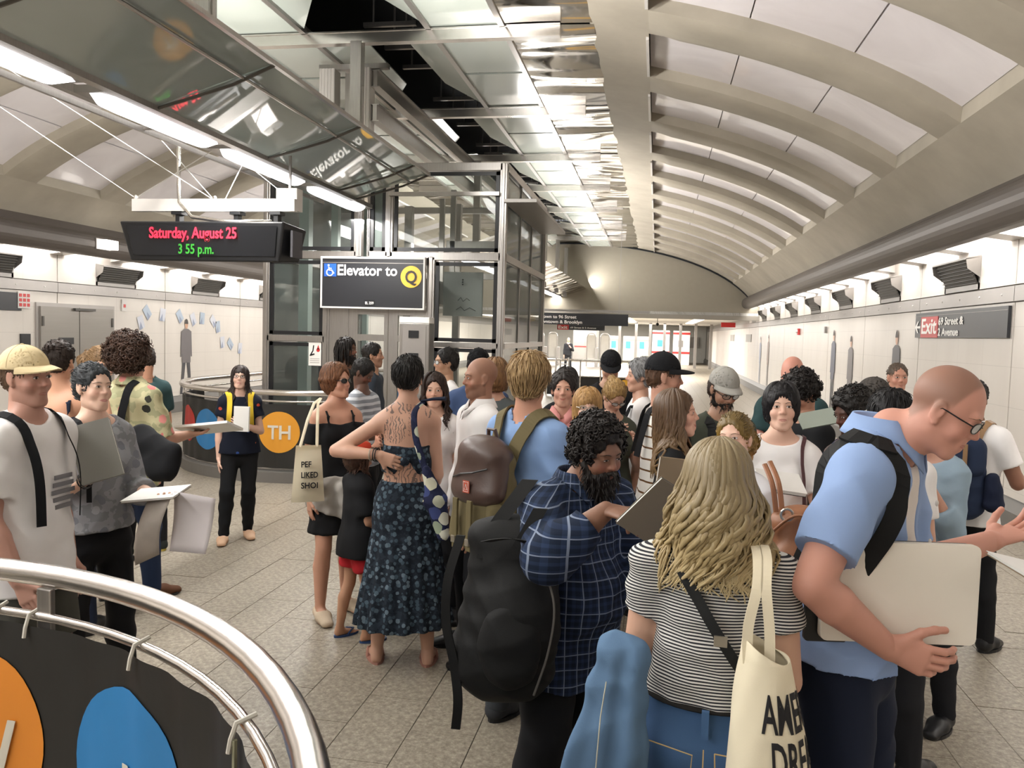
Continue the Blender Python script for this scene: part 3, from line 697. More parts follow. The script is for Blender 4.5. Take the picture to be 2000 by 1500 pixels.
def enclosure_back():
    t = thing('stair_railing', 'black banner railing far behind the left glass of the elevator', 'railing', (-5.2, 14.6, 0))
    MB().tube([(-1.2, 0, 1.07), (1.6, 0, 1.07)], .03, 8).build('handrail', MATS['rail'], t, smooth=True)
    b = MB().bx(-1.2, 1.6, .0, .02, .17, .93).build('banner', MATS['banner_black'], t)
    for x, m in ((-.8, 'banner_red'), (-.2, 'banner_orange'), (.45, 'banner_blue'), (1.1, 'banner_amber')): MB().disc((x, -.004, .55), .25).build('circle', MATS[m], b)
    for x in (-1.1, 0, 1.2): MB().bx(x-.02, x+.02, -.01, .03, 0, 1.05).build('upright', M_frame, t)
enclosure_back()

# ------------------------------------------------------------------ things on the walls
def wall_things():
    s = thing('exit_sign', 'black and red wall sign reading Exit 69 Street & 2 Avenue', 'sign', (3.55, 12.05, 1.94))
    RX = (PI/2, 0, -PI/2)
    MB().bx(-.03, 0, -3.0, 0, 0, .33).build('panel', M_signblk, s); MB().bx(-.036, -.03, -3.0, 0, .285, .291).build('white_stripe', M_grey, s)
    MB().bx(-.036, -.03, -.92, -.26, 0, .275).build('red_field', M_red, s)
    def tx(w, sz, y, z, wd): text(w, sz, (-.038, y, z), M_letter, s, rot=RX, width=wd)
    tx('Exit', .28, -.30, .055, .58); tx('69 Street &', .135, -.95, .16, .85); tx('2 Avenue', .135, -.95, .025, .70)
    a = MB(); a.add([(-.038, -.02, .14), (-.038, -.12, .22), (-.038, -.17, .22), (-.038, -.10, .155), (-.038, -.24, .155), (-.038, -.24, .125), (-.038, -.10, .125), (-.038, -.17, .06), (-.038, -.12, .06)], [(0, 1, 2, 3, 4, 5, 6, 7, 8), (8, 7, 6, 5, 4, 3, 2, 1, 0)]); a.build('arrow', M_letter, s)
    for (y, lab) in ((33, 'small grey station sign low down the right wall, nearer one'), (40, 'small grey station sign low down the right wall, farther one')):
        q = thing('small_wall_sign', lab, 'sign', (3.56, y, 1.75)); MB().bx(-.02, 0, -.9, .9, 0, .3).build('panel', mat('sign_grey', '9b9894', .5), q)
    r = thing('red_exit_light', 'small red sign high where the right wall meets the far hall', 'sign', (3.2, 36, 2.35)); MB().bx(-.5, .1, -.03, .03, 0, .2).build('panel', M_red, r)
    f = thing('fire_alarm', 'small red fire alarm on the right wall between vents and mural figures', 'alarm', (3.55, 21.5, 2.0)); MB().bx(-.05, 0, -.07, .07, 0, .16).build('box', M_red, f); MB().ball((-.06, 0, .08), .04, 6).build('lamp', M_white, f)
    b = thing('wall_switch', 'small grey box on the right wall near the mural figures', 'box', (3.55, 18.2, 2.03)); MB().bx(-.04, 0, -.05, .05, 0, .14).build('box', M_grey, b)
    # generic standing figures printed on the right wall
    skin = mat('mural_skin', 'c79b80', .4)
    def figure(nm, lab, X, y, h, coat, leg, s=1, stride=0, pose=0):
        t = thing(nm, lab, 'mural', (X, y, .36)); d = -.006*s
        def poly(p, m, n, k=1): 
            V = [(d*k, a, b*h) for a, b in p]; MB().add(V, [tuple(range(len(V))), tuple(range(len(V)-1, -1, -1))]).build(n, m, t)
        w = .25
        poly([(-w*.55-stride, 0), (-w*.25-stride, 0), (-w*.02, .5), (-w*.5, .5)], leg, 'trouser_leg'); poly([(w*.2+stride, 0), (w*.5+stride, 0), (w*.5, .5), (w*.0, .5)], leg, 'trouser_leg')
        poly([(-w*.62, .42), (w*.62, .42), (w*.66, .7), (w*.75, .84), (w*.25, .875), (-w*.25, .875), (-w*.75, .84), (-w*.66, .7)], coat, 'coat', 1.4)
        poly([(-w*.85, .5), (-w*.66, .5), (-w*.55, .82), (-w*.75, .82)], coat, 'sleeve', 1.2); poly([(w*.66, .5), (w*.85, .5), (w*.75, .82), (w*.55, .82)], coat, 'sleeve', 1.2)
        N = 14; poly([(.065*h/1.7*math.cos(2*PI*k/N), .935+.062*math.sin(2*PI*k/N)) for k in range(N)], skin, 'head', 1.2)
        poly([(.07*h/1.7*math.cos(PI*k/8), .94+.068*math.sin(PI*k/8)) for k in range(9)], mat('mural_hair', '3c3430', .5), 'hair', 1.6)
        poly([(-.03, .86), (.03, .86), (.02, .89), (-.02, .89)], skin, 'neck', 1.3)
    nv = mat('mural_navy', '4a4f63', .4); gy = mat('mural_grey', '6b6668', .4); br = mat('mural_brown', '8a7468', .4); bl = mat('mural_blue', '8c96ad', .4); dk = mat('mural_dark', '3f3e44', .4)
    figure('wall_figure', 'life-size printed figure in navy coat on the right wall, farther of the large pair', 3.555, 17.4, 1.72, nv, dk)
    figure('wall_figure', 'life-size printed figure in grey coat on the right wall, nearer of the large pair', 3.555, 15.9, 1.6, gy, bl)
    figure('wall_figure', 'life-size printed figure in dark jacket on the right wall beside the exit sign', 3.555, 13.0, 1.68, dk, br)
    figure('wall_figure', 'small looking printed figure in blue far along the right wall', 3.555, 29.2, 1.6, bl, bl)
    figure('wall_figure', 'small looking printed figure in brown far along the right wall', 3.555, 27.2, 1.65, br, gy)
    figure('wall_figure', 'printed figure in long grey coat on the left wall behind the queue', -9.855, 15.75, 1.58, gy, dk, s=-1, stride=.08)
    # pale printed sheets
    pb = mat('printed_sheet', 'aab8c8', .4); pc = mat('printed_sheet_pale', 'c9ccd6', .4)
    for k, (y, z) in enumerate(((14.2, 1.85), (14.4, 2.05), (14.9, 2.02), (15.5, 2.0), (16.0, 1.95), (16.35, 1.98), (16.8, 1.92), (17.0, 1.8), (17.2, 1.45), (17.55, 1.4), (18.0, 1.3))):
        q = thing('printed_sheet', 'pale blue sheet printed on the left wall, %s of eleven from the left' % ORD[k], 'mural', (-9.855, y, z), 0, 'pale sheets printed on the left wall')
        a = .5*math.sin(k*2.3)+.4; c, s_ = math.cos(a), math.sin(a); V = [(.006, u*c-v*s_, u*s_+v*c) for u, v in ((-.09, -.13), (.09, -.13), (.11, .12), (-.07, .13))]
        MB().add(V, [(0, 1, 2, 3), (3, 2, 1, 0)]).build('sheet', pb if k % 2 else pc, q); V = [(.008, u*c-v*s_, u*s_+v*c) for u, v in ((-.09, -.13), (.02, -.13), (-.0, .02))]; MB().add(V, [(0, 1, 2), (2, 1, 0)]).build('fold', bl, q)
    # double door
    d = struct(MB().bx(-9.86, -9.83, 11.5, 13.4, .0, 2.13).build('door_1', M_strip))
    for k, (a, b_) in enumerate(((11.56, 12.44), (12.46, 13.34))):
        l = MB().bx(-9.83, -9.80, a, b_, .02, 2.07).build('door_leaf', mat('door_steel', '8e8983', .42, .5, aniso=(1, .2, 6)), d)
    for z in (1.75, .4): MB().bx(-9.80, -9.785, 11.58, 11.62, z, z+.16).bx(-9.80, -9.785, 13.28, 13.32, z, z+.16).build('hinge', M_louv, d)
    MB().bx(-9.80, -9.79, 11.95, 12.3, 1.45, 1.56).build('door_plate', M_black, d); MB().bx(-9.798, -9.75, 12.3, 12.8, 2.02, 2.06).build('door_closer', M_louv, d)
    for (y, z, h, w, lab, m, cat) in ((10.95, 1.98, .28, .5, 'black wall sign cut by the left edge of the photo', M_signblk, 'sign'), (11.28, 1.4, .22, .2, 'small black plate left of the steel double door', M_black, 'plate'), (13.72, 1.42, .2, .2, 'small black plate right of the steel double door', M_black, 'plate'), (13.7, 2.05, .22, .14, 'small white box with red mark right of the steel door', M_white, 'box')):
        q = thing('wall_plate', lab, cat, (-9.855, y, z)); MB().bx(0, .02, -w/2, w/2, 0, h).build('plate', m, q)
        if m is M_white: MB().bx(.02, .024, -.03, .03, .07, .13).build('mark', M_red, q)
    q = thing('alarm_strobe', 'red and white perforated alarm plate above left of the steel door', 'alarm', (-9.855, 11.25, 2.02)); MB().bx(0, .03, -.13, .13, 0, .26).build('plate', M_white, q)
    for i in range(3):
        for j in range(3): MB().bx(.03, .034, -.11+.08*i, -.055+.08*i, .03+.075*j, .08+.075*j).build('red_cell', M_red, q)
wall_things()

def far_hall():
    s = thing('platform_sign', 'black hanging sign reading Uptown to 96 Street, Downtown & Brooklyn', 'sign', (-3.1, 21, 2.10))
    MB().bx(-.6, 2.36, 0, .06, 0, .30).build('panel', M_signblk, s); text('Uptown to 96 Street', .115, (-.02, -.01, .165), M_letter, s, width=1.05); text('Downtown & Brooklyn', .115, (-.02, -.01, .035), M_letter, s, width=1.2)
    MB().disc((-.14, -.01, .16), .1).build('yellow_disc', M_yellow, s)
    MB().bx(-.285, -.275, .03, .04, .4, 2.85).bx(2.11, 2.12, .03, .04, .4, 2.85).build('hanging_rod', M_grey, s); MB().bx(-.6, 2.9, .02, .05, .34, .40).bx(-.3, -.27, .02, .05, .3, .36).bx(2.1, 2.13, .02, .05, .3, .36).build('hanging_bar', M_grey, s)
    s = thing('exit_sign', 'distant hanging black sign with red Exit below the platform sign', 'sign', (-3.75, 31.5, 2.03))
    MB().bx(-.1, 1.75, 0, .06, 0, .2).build('panel', M_signblk, s); MB().bx(.0, .02, .02, .04, .2, .66).bx(1.6, 1.62, .02, .04, .2, .66).build('hanging_rod', M_grey, s); MB().bx(-.08, .36, -.01, 0, .0, .2).build('red_field', M_red, s); text('Exit', .17, (-.05, -.02, .04), M_letter, s, width=.36); text('69 Street & 2 Avenue', .09, (.42, -.02, .06), M_letter, s, width=1.0)
    for k, x in enumerate((-7.2, -3.6, -2.25, -1.25, -.4, .45, 1.4, 2.3, 3.2)):
        struct(MB().bx(x-.08, x+.08, 49.9, 50.1, 0, 2.7).build('trim_%d' % (20+k), M_frame))
    gr = 'tall rounded fare gates at the far end'
    for k, x in enumerate((-6.9, -6.1, -3.8, -3.0)):
        g = thing('fare_gate', 'far rounded steel fare gate frame, %s of four from the elevator' % ['first', 'second', 'third', 'fourth'][k], 'gate', (x, 48, 0), 0, gr)
        P = [(-.26, 0, 0), (-.26, 0, 1.75), (-.22, 0, 1.87), (-.1, 0, 1.95), (.1, 0, 1.95), (.22, 0, 1.87), (.26, 0, 1.75), (.26, 0, 0)]
        MB().tube(P, .035, 6).build('frame', M_frame, g); MB().bx(-.24, .24, -.01, .01, .5, 1.85).build('glass', M_wallw, g); MB().bx(.24, .42, -.3, .3, 0, 1.1).build('cabinet', M_frame, g)
    d = struct(MB().bx(-5.6, -3.9, 55, 55.1, 0, 2.15).build('door_2', M_frame))
    MB().bx(-5.5, -4.8, 54.95, 55, .05, 2.0).build('door_leaf', M_grey, d); MB().bx(-4.7, -4.0, 54.95, 55, .05, 2.0).build('door_leaf', M_grey, d); MB().bx(-5.5, -4.0, 54.93, 54.95, 1.02, 1.1).build('push_bar', M_red, d)
    scr = mat('ticket_screen', '3a78c4', .3, emit=1.0)
    for k, x in enumerate((-2.75, -1.8, -.9)):
        g = thing('ticket_machine', 'ticket machine with lit blue screen, %s of three at the far end' % ['left', 'middle', 'right'][k], 'machine', (x, 54, 0), 0, 'ticket machines at the far end')
        MB().bx(-.38, .38, 0, .5, 0, 1.85).build('body', mat('machine_body', '9a9b8c', .5), g); MB().bx(-.2, .1, -.02, 0, 1.05, 1.5).build('screen', scr, g); MB().bx(-.38, .38, -.03, 0, 1.6, 1.85).build('header', M_strip, g)
    for k, (x0, x1) in enumerate(((-.3, .85), (1.1, 2.2))):
        g = thing('booth', 'white booth with red bands at the far end, %s one' % ('left' if k == 0 else 'right'), 'booth', (x0, 56, 0)); w = x1-x0
        MB().bx(0, w, 0, .8, 0, 2.3).build('wall', M_wallw, g)
        for z in (.75, 2.05): MB().bx(-.01, w+.01, -.03, 0, z, z+.14).build('red_band', M_red, g)
        MB().bx(w*.3, w*.6, -.02, 0, 1.2, 1.65).build('window', M_grey if k else scr, g)
    MB_ = thing('wall_notice', 'grey notice board on the far white wall right of the booths', 'board', (2.75, 61.9, 1.1)); MB().bx(-.35, .35, -.05, 0, 0, .8).build('board', M_strip, MB_)
    # mid hall stair railing with banner
    t = thing('stair_railing', 'distant stairwell railing with black banner and yellow circle in mid hall', 'railing', (-1.9, 24, 0))
    MB().tube([(-1.3, 0, 1.1), (1.2, 0, 1.1), (1.32, .2, 1.1), (1.32, 6, 1.1)], .03, 8).tube([(-1.3, 0, .62), (1.25, 0, .62)], .02, 6).build('handrail', MATS['rail'], t)
    for x in (-1.3, -.9, -.3, .3, .8, 1.25): MB().bx(x-.02, x+.02, -.02, .02, 0, 1.1).build('upright', MATS['rail'], t)
    b = MB().bx(-1.3, 1.3, .03, .05, .05, .60).build('banner', MATS['banner_black'], t); MB().disc((1.05, .02, .33), .24).build('circle', M_yellow, b)
    MB().bx(1.33, 1.35, .2, 6, .1, .9).build('side_banner', MATS['banner_black'], t)
    # folding step ladder
    l = thing('folding_ladder', 'white folding step ladder standing in front of the mid hall railing', 'ladder', (-2.6, 22.5, 0)); W = M_white
    for x in (-.22, .22): MB().tube([(x, 0, 0), (x*.8, .25, 1.2)], .02, 6).build('rail', W, l); MB().tube([(x, .5, 0), (x*.8, .25, 1.2)], .018, 6).build('rear_leg', W, l)
    for k in range(4): MB().bx(-.2, .2, .03+.055*k, .11+.055*k, .25+.25*k, .275+.25*k).build('step', W, l)
    for x in (-8, -1.4, 1.8):
        q = thing('low_ceiling_lamp', 'bright strip lamp in the low far ceiling %s' % {-8: 'left of the elevator', -1.4: 'above the ticket machines', 1.8: 'above the booths'}[x], 'lamp', (x, 40, 2.66)); MB().bx(-.2, .2, -6, 8, -.01, .02).build('lens', M_tube, q)
    c = thing('security_camera', 'small dome camera hanging in the far opening', 'camera', (.0, 31, 2.25)); MB().tube([(0, 0, .4), (0, 0, .1)], .015, 6).build('stem', M_grey, c); MB().ball((0, 0, .07), .06, 7).build('dome', M_black, c, smooth=True)
    v = thing('yellow_strip', 'yellow warning strip on the floor behind the smiling woman in pink', 'strip', (-1.2, 18.2, 0)); MB().bx(-1.1, 1.0, -.35, .35, .0, .012).build('mat', M_yellow, v)
far_hall()
# ------------------------------------------------------------------ implicit-surface modelling (numpy surface nets)
def V3(*a): return np.array(a, float)
def nrm(v): v = np.asarray(v, float); return v/max(1e-9, np.linalg.norm(v))
def rotm(yaw=0, pitch=0, roll=0):
    """degrees; yaw about z (left +), pitch about x (up +), roll about y"""
    y, p, r = map(math.radians, (yaw, pitch, roll))
    Z = np.array([[math.cos(y), -math.sin(y), 0], [math.sin(y), math.cos(y), 0], [0, 0, 1]])
    X = np.array([[1, 0, 0], [0, math.cos(p), -math.sin(p)], [0, math.sin(p), math.cos(p)]])
    Y = np.array([[math.cos(r), 0, math.sin(r)], [0, 1, 0], [-math.sin(r), 0, math.cos(r)]])
    return Z @ X @ Y
def cap(a, b, ra, rb=None, k=.02, op=1, clip=None):
    a = np.asarray(a, float); b = np.asarray(b, float); rb = ra if rb is None else rb; ab = b-a; L2 = max(1e-9, ab @ ab)
    def fn(P):
        t = np.clip(((P-a) @ ab)/L2, 0, 1); d = np.linalg.norm(P-a-t[..., None]*ab, axis=-1)-(ra+(rb-ra)*t)
        if clip is not None:
            for (c, n) in clip: d = np.maximum(d, (P-c) @ n)
        return d
    return (fn, [a, b], max(ra, rb), k, op)
def ecap(a, b, r0, r1, side=(1, 0, 0), k=.03, op=1, clip=None, folds=None):
    """elliptic tapered capsule: r0=(wide,deep) at a, r1 at b; side = direction of the wide radius"""
    a = np.asarray(a, float); b = np.asarray(b, float); ab = b-a; L2 = max(1e-9, ab @ ab); ax = ab/math.sqrt(L2)
    s = np.asarray(side, float); s = nrm(s-ax*(s @ ax)); f = np.cross(ax, s)
    def fn(P):
        Q = P-a; t = np.clip((Q @ ab)/L2, 0, 1); W = r0[0]+(r1[0]-r0[0])*t; D = r0[1]+(r1[1]-r0[1])*t
        v = Q-t[..., None]*ab; w = v @ s; d = v @ f; h = v @ ax; m = np.minimum(W, D)
        if folds:
            th = np.arctan2(d/D, w/W); q = 1+folds[1]*np.sin(folds[0]*th+folds[2] if len(folds) > 2 else folds[0]*th)*(folds[3]+(1-folds[3])*t if len(folds) > 3 else t); W = W*q; D = D*q
        r = (np.sqrt((w/W)**2+(d/D)**2+(h/m)**2)-1)*m
        if clip is not None:
            for (c, n) in clip: r = np.maximum(r, (P-c) @ n)
        return r
    return (fn, [a, b], max(r0+r1)*1.15, k, op)
def ell(c, r, R=None, k=.02, op=1, clip=None):
    c = np.asarray(c, float); r = np.asarray(r, float)
    def fn(P):
        Q = P-c
        if R is not None: Q = Q @ R
        k0 = np.linalg.norm(Q/r, axis=-1); k1 = np.linalg.norm(Q/(r*r), axis=-1)
        d = k0*(k0-1)/np.maximum(k1, 1e-6)
        if clip is not None:
            for (cc, n) in clip: d = np.maximum(d, (P-cc) @ n)
        return d
    return (fn, [c], float(r.max()), k, op)
def rbox(c, h, rad=.02, R=None, k=.01, op=1):
    c = np.asarray(c, float); h = np.asarray(h, float)-rad
    def fn(P):
        Q = P-c
        if R is not None: Q = Q @ R
        q = np.abs(Q)-h; return np.linalg.norm(np.maximum(q, 0), axis=-1)+np.minimum(q.max(-1), 0)-rad
    return (fn, [c], float(np.linalg.norm(h+rad)), k, op)
def field(prims, P):
    F = np.full(P.shape[:-1], 1.0)
    for fn, ends, r, k, op in prims:
        d = fn(P)
        if op > 0: h = np.clip(.5+.5*(d-F)/k, 0, 1); F = d*(1-h)+F*h-k*h*(1-h)
        else: d = -d; h = np.clip(.5-.5*(d-F)/k, 0, 1); F = d*(1-h)+F*h+k*h*(1-h)
    return F
def chunk(prims, lo, hi, res, R=None, T=None, clips=(), noise=None):
    """mesh the union of prims inside a box given in the frame (R, T); returns vertices (outer frame) and quads"""
    R = np.eye(3) if R is None else R; T = np.zeros(3) if T is None else np.asarray(T, float)
    lo = np.asarray(lo, float); hi = np.asarray(hi, float)
    n = np.maximum(3, np.ceil((hi-lo)/res).astype(int)+1); ax = [lo[i]+res*np.arange(n[i]) for i in range(3)]
    F = np.full(tuple(n), 1.0, np.float32)
    for fn, ends, r, k, op in prims:
        E = np.array([(e-T) @ R for e in ends]); m = r+k+2*res
        a = np.maximum(0, np.floor((E.min(0)-m-lo)/res).astype(int)); b = np.minimum(n, np.ceil((E.max(0)+m-lo)/res).astype(int)+1)
        if (b <= a).any(): continue
        g = np.stack(np.meshgrid(ax[0][a[0]:b[0]], ax[1][a[1]:b[1]], ax[2][a[2]:b[2]], indexing='ij'), -1)
        P = g @ R.T + T; d = fn(P); S = (slice(a[0], b[0]), slice(a[1], b[1]), slice(a[2], b[2])); f = F[S]
        if op > 0: h = np.clip(.5+.5*(d-f)/k, 0, 1); F[S] = d*(1-h)+f*h-k*h*(1-h)
        else: d = -d; h = np.clip(.5-.5*(d-f)/k, 0, 1); F[S] = d*(1-h)+f*h+k*h*(1-h)
    if clips:
        g = np.stack(np.meshgrid(*ax, indexing='ij'), -1); P = g @ R.T+T
        for (c, nn) in clips: F = np.maximum(F, ((P-c) @ nn).astype(np.float32))
    F[0] = F[-1] = 1; F[:, 0] = F[:, -1] = 1; F[:, :, 0] = F[:, :, -1] = 1
    s = F < 0
    c = s[:-1, :-1, :-1].astype(np.int8)
    tot = np.zeros_like(c)
    for i in (0, 1):
        for j in (0, 1):
            for l in (0, 1): tot += s[i:n[0]-1+i, j:n[1]-1+j, l:n[2]-1+l]
    act = (tot > 0) & (tot < 8); ids = np.argwhere(act)
    if not len(ids): return np.zeros((0, 3)), np.zeros((0, 4), int)
    idx = np.full(act.shape, -1, np.int64); idx[act] = np.arange(len(ids))
    cor = np.array([(i, j, l) for i in (0, 1) for j in (0, 1) for l in (0, 1)])
    val = F[ids[:, 0, None]+cor[None, :, 0], ids[:, 1, None]+cor[None, :, 1], ids[:, 2, None]+cor[None, :, 2]]
    acc = np.zeros((len(ids), 3)); cnt = np.zeros(len(ids))
    for p in range(8):
        for q in range(p+1, 8):
            if np.abs(cor[p]-cor[q]).sum() != 1: continue
            a, b = val[:, p], val[:, q]; m = (a < 0) != (b < 0); t = np.where(m, a/np.where(m, a-b, 1), 0)
            acc += np.where(m[:, None], cor[p]+t[:, None]*(cor[q]-cor[p]), 0); cnt += m
    V = (ids+acc/cnt[:, None])*res+lo
    Fs = []
    for a in range(3):
        b, c2 = (a+1) % 3, (a+2) % 3
        s0 = [slice(1, -1)]*3; s1 = [slice(1, -1)]*3; s0[a] = slice(0, -1); s1[a] = slice(1, None)
        A = s[tuple(s0)]; B = s[tuple(s1)]; e = np.argwhere(A != B)
        if not len(e): continue
        off = np.ones(3, int); off[a] = 0; e0 = e+off; fl = A[tuple(e.T)]
        def gi(db, dc):
            q = e0.copy(); q[:, b] -= db; q[:, c2] -= dc; return idx[tuple(q.T)]
        Q = np.stack([gi(1, 1), gi(0, 1), gi(0, 0), gi(1, 0)], 1)
        Q[~fl] = Q[~fl][:, ::-1]; Fs.append(Q)
    Q = np.concatenate(Fs); Q = Q[(Q >= 0).all(1)]
    return V @ R.T+T, Q
def vnormals(V, Q):
    n = np.cross(V[Q[:, 2]]-V[Q[:, 0]], V[Q[:, 3]]-V[Q[:, 1]]); N = np.zeros_like(V)
    for i in range(4): np.add.at(N, Q[:, i], n)
    return N/np.maximum(1e-9, np.linalg.norm(N, axis=1))[:, None]
def fold(V, seed=0, f=1.0):
    x, y, z = V.T*f; s = seed*1.7
    w = 1.2*np.sin(7*z+5*x+s)+.9*np.sin(9*y-6*z+2*s)
    a = np.sin(21*x+13*z+w*1.6+s); b = np.sin(-15*x+24*z+9*y+w*1.3+3*s); c = np.sin(40*z+18*y+w*2.2+s)
    return (-np.abs(a)*.9-np.abs(b)*.7+.3*c)+.7
def drape(V, Q, amp, seed=0, f=1.0):
    if not len(V): return V
    return V+vnormals(V, Q)*(amp*fold(V, seed, f))[:, None]
def joinm(parts):
    V, Q, o = [], [], 0
    for v, q in parts: V.append(v); Q.append(q+o); o += len(v)
    return np.concatenate(V), np.concatenate(Q)
def tubes(paths, radii, n=5, flat=.6):
    """many tapered strands; paths (m,k,3), radii (m,k)"""
    P = np.asarray(paths, float); m, k, _ = P.shape; t = np.gradient(P, axis=1); t /= np.maximum(1e-9, np.linalg.norm(t, axis=2))[..., None]
    c0 = P.mean((0, 1)); out = P-c0; out[..., 2] *= .2
    e = np.cross(t, out); e /= np.maximum(1e-9, np.linalg.norm(e, axis=2))[..., None]; g = np.cross(e, t)
    A = 2*np.pi*np.arange(n)/n
    V = P[:, :, None]+radii[:, :, None, None]*(e[:, :, None]*np.cos(A)[:, None]+g[:, :, None]*np.sin(A)[:, None]*flat)
    i = np.arange(m)[:, None, None]*k*n; j = np.arange(k-1)[None, :, None]*n; a = np.arange(n)[None, None]
    b = (a+1) % n; Q = np.stack([i+j+a, i+j+b, i+j+n+b, i+j+n+a], -1).reshape(-1, 4)
    return V.reshape(-1, 3), Q

# ------------------------------------------------------------------ person materials
def skin_mat():
    t = NT('skin'); a = t.node('ShaderNodeVertexColor'); a.layer_name = 'Col'; co = t.coord('Object'); f = t.noise(co, 22, 4)
    t.l(t.mix(f, a.outputs[0], t.mix(.08, a.outputs[0], (.55, .22, .15))), t.b.inputs['Base Color'])
    t.b.inputs['Roughness'].default_value = .52; t.b.inputs['Subsurface Weight'].default_value = .05; t.b.inputs['Subsurface Radius'].default_value = (.012, .006, .004)
    t.bump(t.noise(co, 260, 2), .08, .001); return t.m
SKIN = skin_mat()
def hair_mat(c, c2=None, name=None):
    key = 'hair_'+c+(c2 or '')
    if key in MATS: return MATS[key]
    t = NT(key); a = srgb(c); b = srgb(c2) if c2 else tuple(q*.55 for q in a)
    f = t.noise(t.coord('Object', (34, 34, 4)), 3, 4, .65, .5); f2 = t.noise(t.coord('Object'), 9, 2)
    t.l(t.mix(t.ramp(t.math('ADD', t.math('MULTIPLY', f, .75), t.math('MULTIPLY', f2, .25)), [(.38, (0, 0, 0)), (.62, (1, 1, 1))]), b, tuple(min(1, q*1.15) for q in a)), t.b.inputs['Base Color']); t.b.inputs['Roughness'].default_value = .5; t.b.inputs['Specular IOR Level'].default_value = .35
    t.bump(f, .6, .006); MATS[key] = t.m; return t.m
def ombre_mat(top, mid, tip, z0, z1, key):
    t = NT(key); x, y, z = t.xyz(t.coord('Object')); g = t.math('DIVIDE', t.math('SUBTRACT', z, z0), z1-z0)
    f = t.noise(t.coord('Object', (36, 36, 3.5)), 2.6, 4, .65, .5)
    g2 = t.math('ADD', g, t.math('MULTIPLY', t.math('SUBTRACT', f, .5), .5))
    c = t.ramp(g2, [(.05, srgb(tip)), (.45, srgb(mid)), (.85, srgb(top))])
    t.l(t.mix(t.math('MULTIPLY', t.math('SUBTRACT', 1, f), .62), c, tuple(q*.38 for q in srgb(mid))), t.b.inputs['Base Color']); t.b.inputs['Roughness'].default_value = .42
    t.bump(f, .4, .004); return t.m
def cloth(c, rough=.85, var=.07, weave=.12, key=None):
    key = key or 'cloth_'+c
    if key in MATS: return MATS[key]
    t = NT(key); a = srgb(c); co = t.coord('Object'); f = t.noise(co, 5, 4); f2 = t.noise(co, 420, 1)
    t.l(t.mix(f, tuple(q*(1-var*2) for q in a), tuple(min(1, q*(1+var)) for q in a)), t.b.inputs['Base Color']); t.b.inputs['Roughness'].default_value = rough
    t.b.inputs['Specular IOR Level'].default_value = .25; t.bump(f2, weave, .001); MATS[key] = t.m; return t.m
def stripes(c1, c2, per, duty=.5, key='s', axis=2, wob=.004):
    t = NT(key); co = t.coord('Object'); o = t.xyz(co); f = t.noise(co, 6, 2)
    q = t.math('FRACT', t.math('DIVIDE', t.math('ADD', o[axis], t.math('MULTIPLY', f, wob*4)), per))
    t.l(t.mix(t.math('LESS_THAN', q, duty), srgb(c1), srgb(c2)), t.b.inputs['Base Color']); t.b.inputs['Roughness'].default_value = .85; t.b.inputs['Specular IOR Level'].default_value = .2; return t.m
def plaid(base, l1, l2, per, key):
    t = NT(key); co = t.coord('Object'); x, y, z = t.xyz(co); f = t.noise(co, 5, 2); w = t.math('MULTIPLY', f, .014)
    def ln(a, p, wd): return t.math('LESS_THAN', t.math('FRACT', t.math('DIVIDE', a, p)), wd)
    h = ln(t.math('ADD', z, w), per, .07); xy = t.math('MULTIPLY', t.math('ARCTAN2', x, y), .20); v = ln(t.math('ADD', xy, w), per, .07)
    h2 = ln(t.math('ADD', z, w), per*.5, .42); v2 = ln(t.math('ADD', xy, w), per*.5, .42)
    c = t.mix(t.math('MULTIPLY', t.math('ADD', h2, v2), .5), srgb(base), srgb(l2)); c = t.mix(t.math('MULTIPLY', t.math('MAXIMUM', h, v), .75), c, srgb(l1))
    t.l(c, t.b.inputs['Base Color']); t.b.inputs['Roughness'].default_value = .9; t.b.inputs['Specular IOR Level'].default_value = .2; return t.m
def spots(base, cols, scale, key, thr=.33, base2=None, stretch=(1, 1, 1), rnd=1):
    """blotches / blossoms scattered on cloth"""
    t = NT(key); co = t.coord('Object', stretch); v = t.node('ShaderNodeTexVoronoi'); t.l(co, v.inputs['Vector']); v.inputs['Scale'].default_value = scale; v.inputs['Randomness'].default_value = rnd
    d = t.math('ADD', v.outputs['Distance'], t.math('MULTIPLY', t.noise(co, scale*2.2, 2), .28)); sc = t.xyz(v.outputs['Color'])
    n = len(cols); c = t.ramp(sc[0], [(min(.98, i/n+.01), srgb(q)) for i, q in enumerate(cols)]); 
    for e in t.m.node_tree.nodes:
        if e.type == 'VALTORGB': e.color_ramp.interpolation = 'CONSTANT'
    b = srgb(base)
    bb = t.mix(t.math('GREATER_THAN', t.noise(co, scale*1.3, 2), .52), b, srgb(base2)) if base2 else b
    t.l(t.mix(t.math('LESS_THAN', d, thr+.14), bb, c), t.b.inputs['Base Color']); t.b.inputs['Roughness'].default_value = .85; t.b.inputs['Specular IOR Level'].default_value = .2; return t.m
M_eyewhite = mat('eye_white', 'e8e2dc', .15, var=.02); M_pupil = mat('eye_pupil', '0c0a0a', .1); M_lash = mat('lash_dark', '1c1512', .6)
M_glassframe = mat('glasses_frame', '18171a', .25); M_lensg = glass('glasses_lens', 'd5dadb', alpha=.06); M_sung = mat('sunglass_lens', '0d0e10', .08)
def iris(c): return mat('iris_'+c, c, .15)

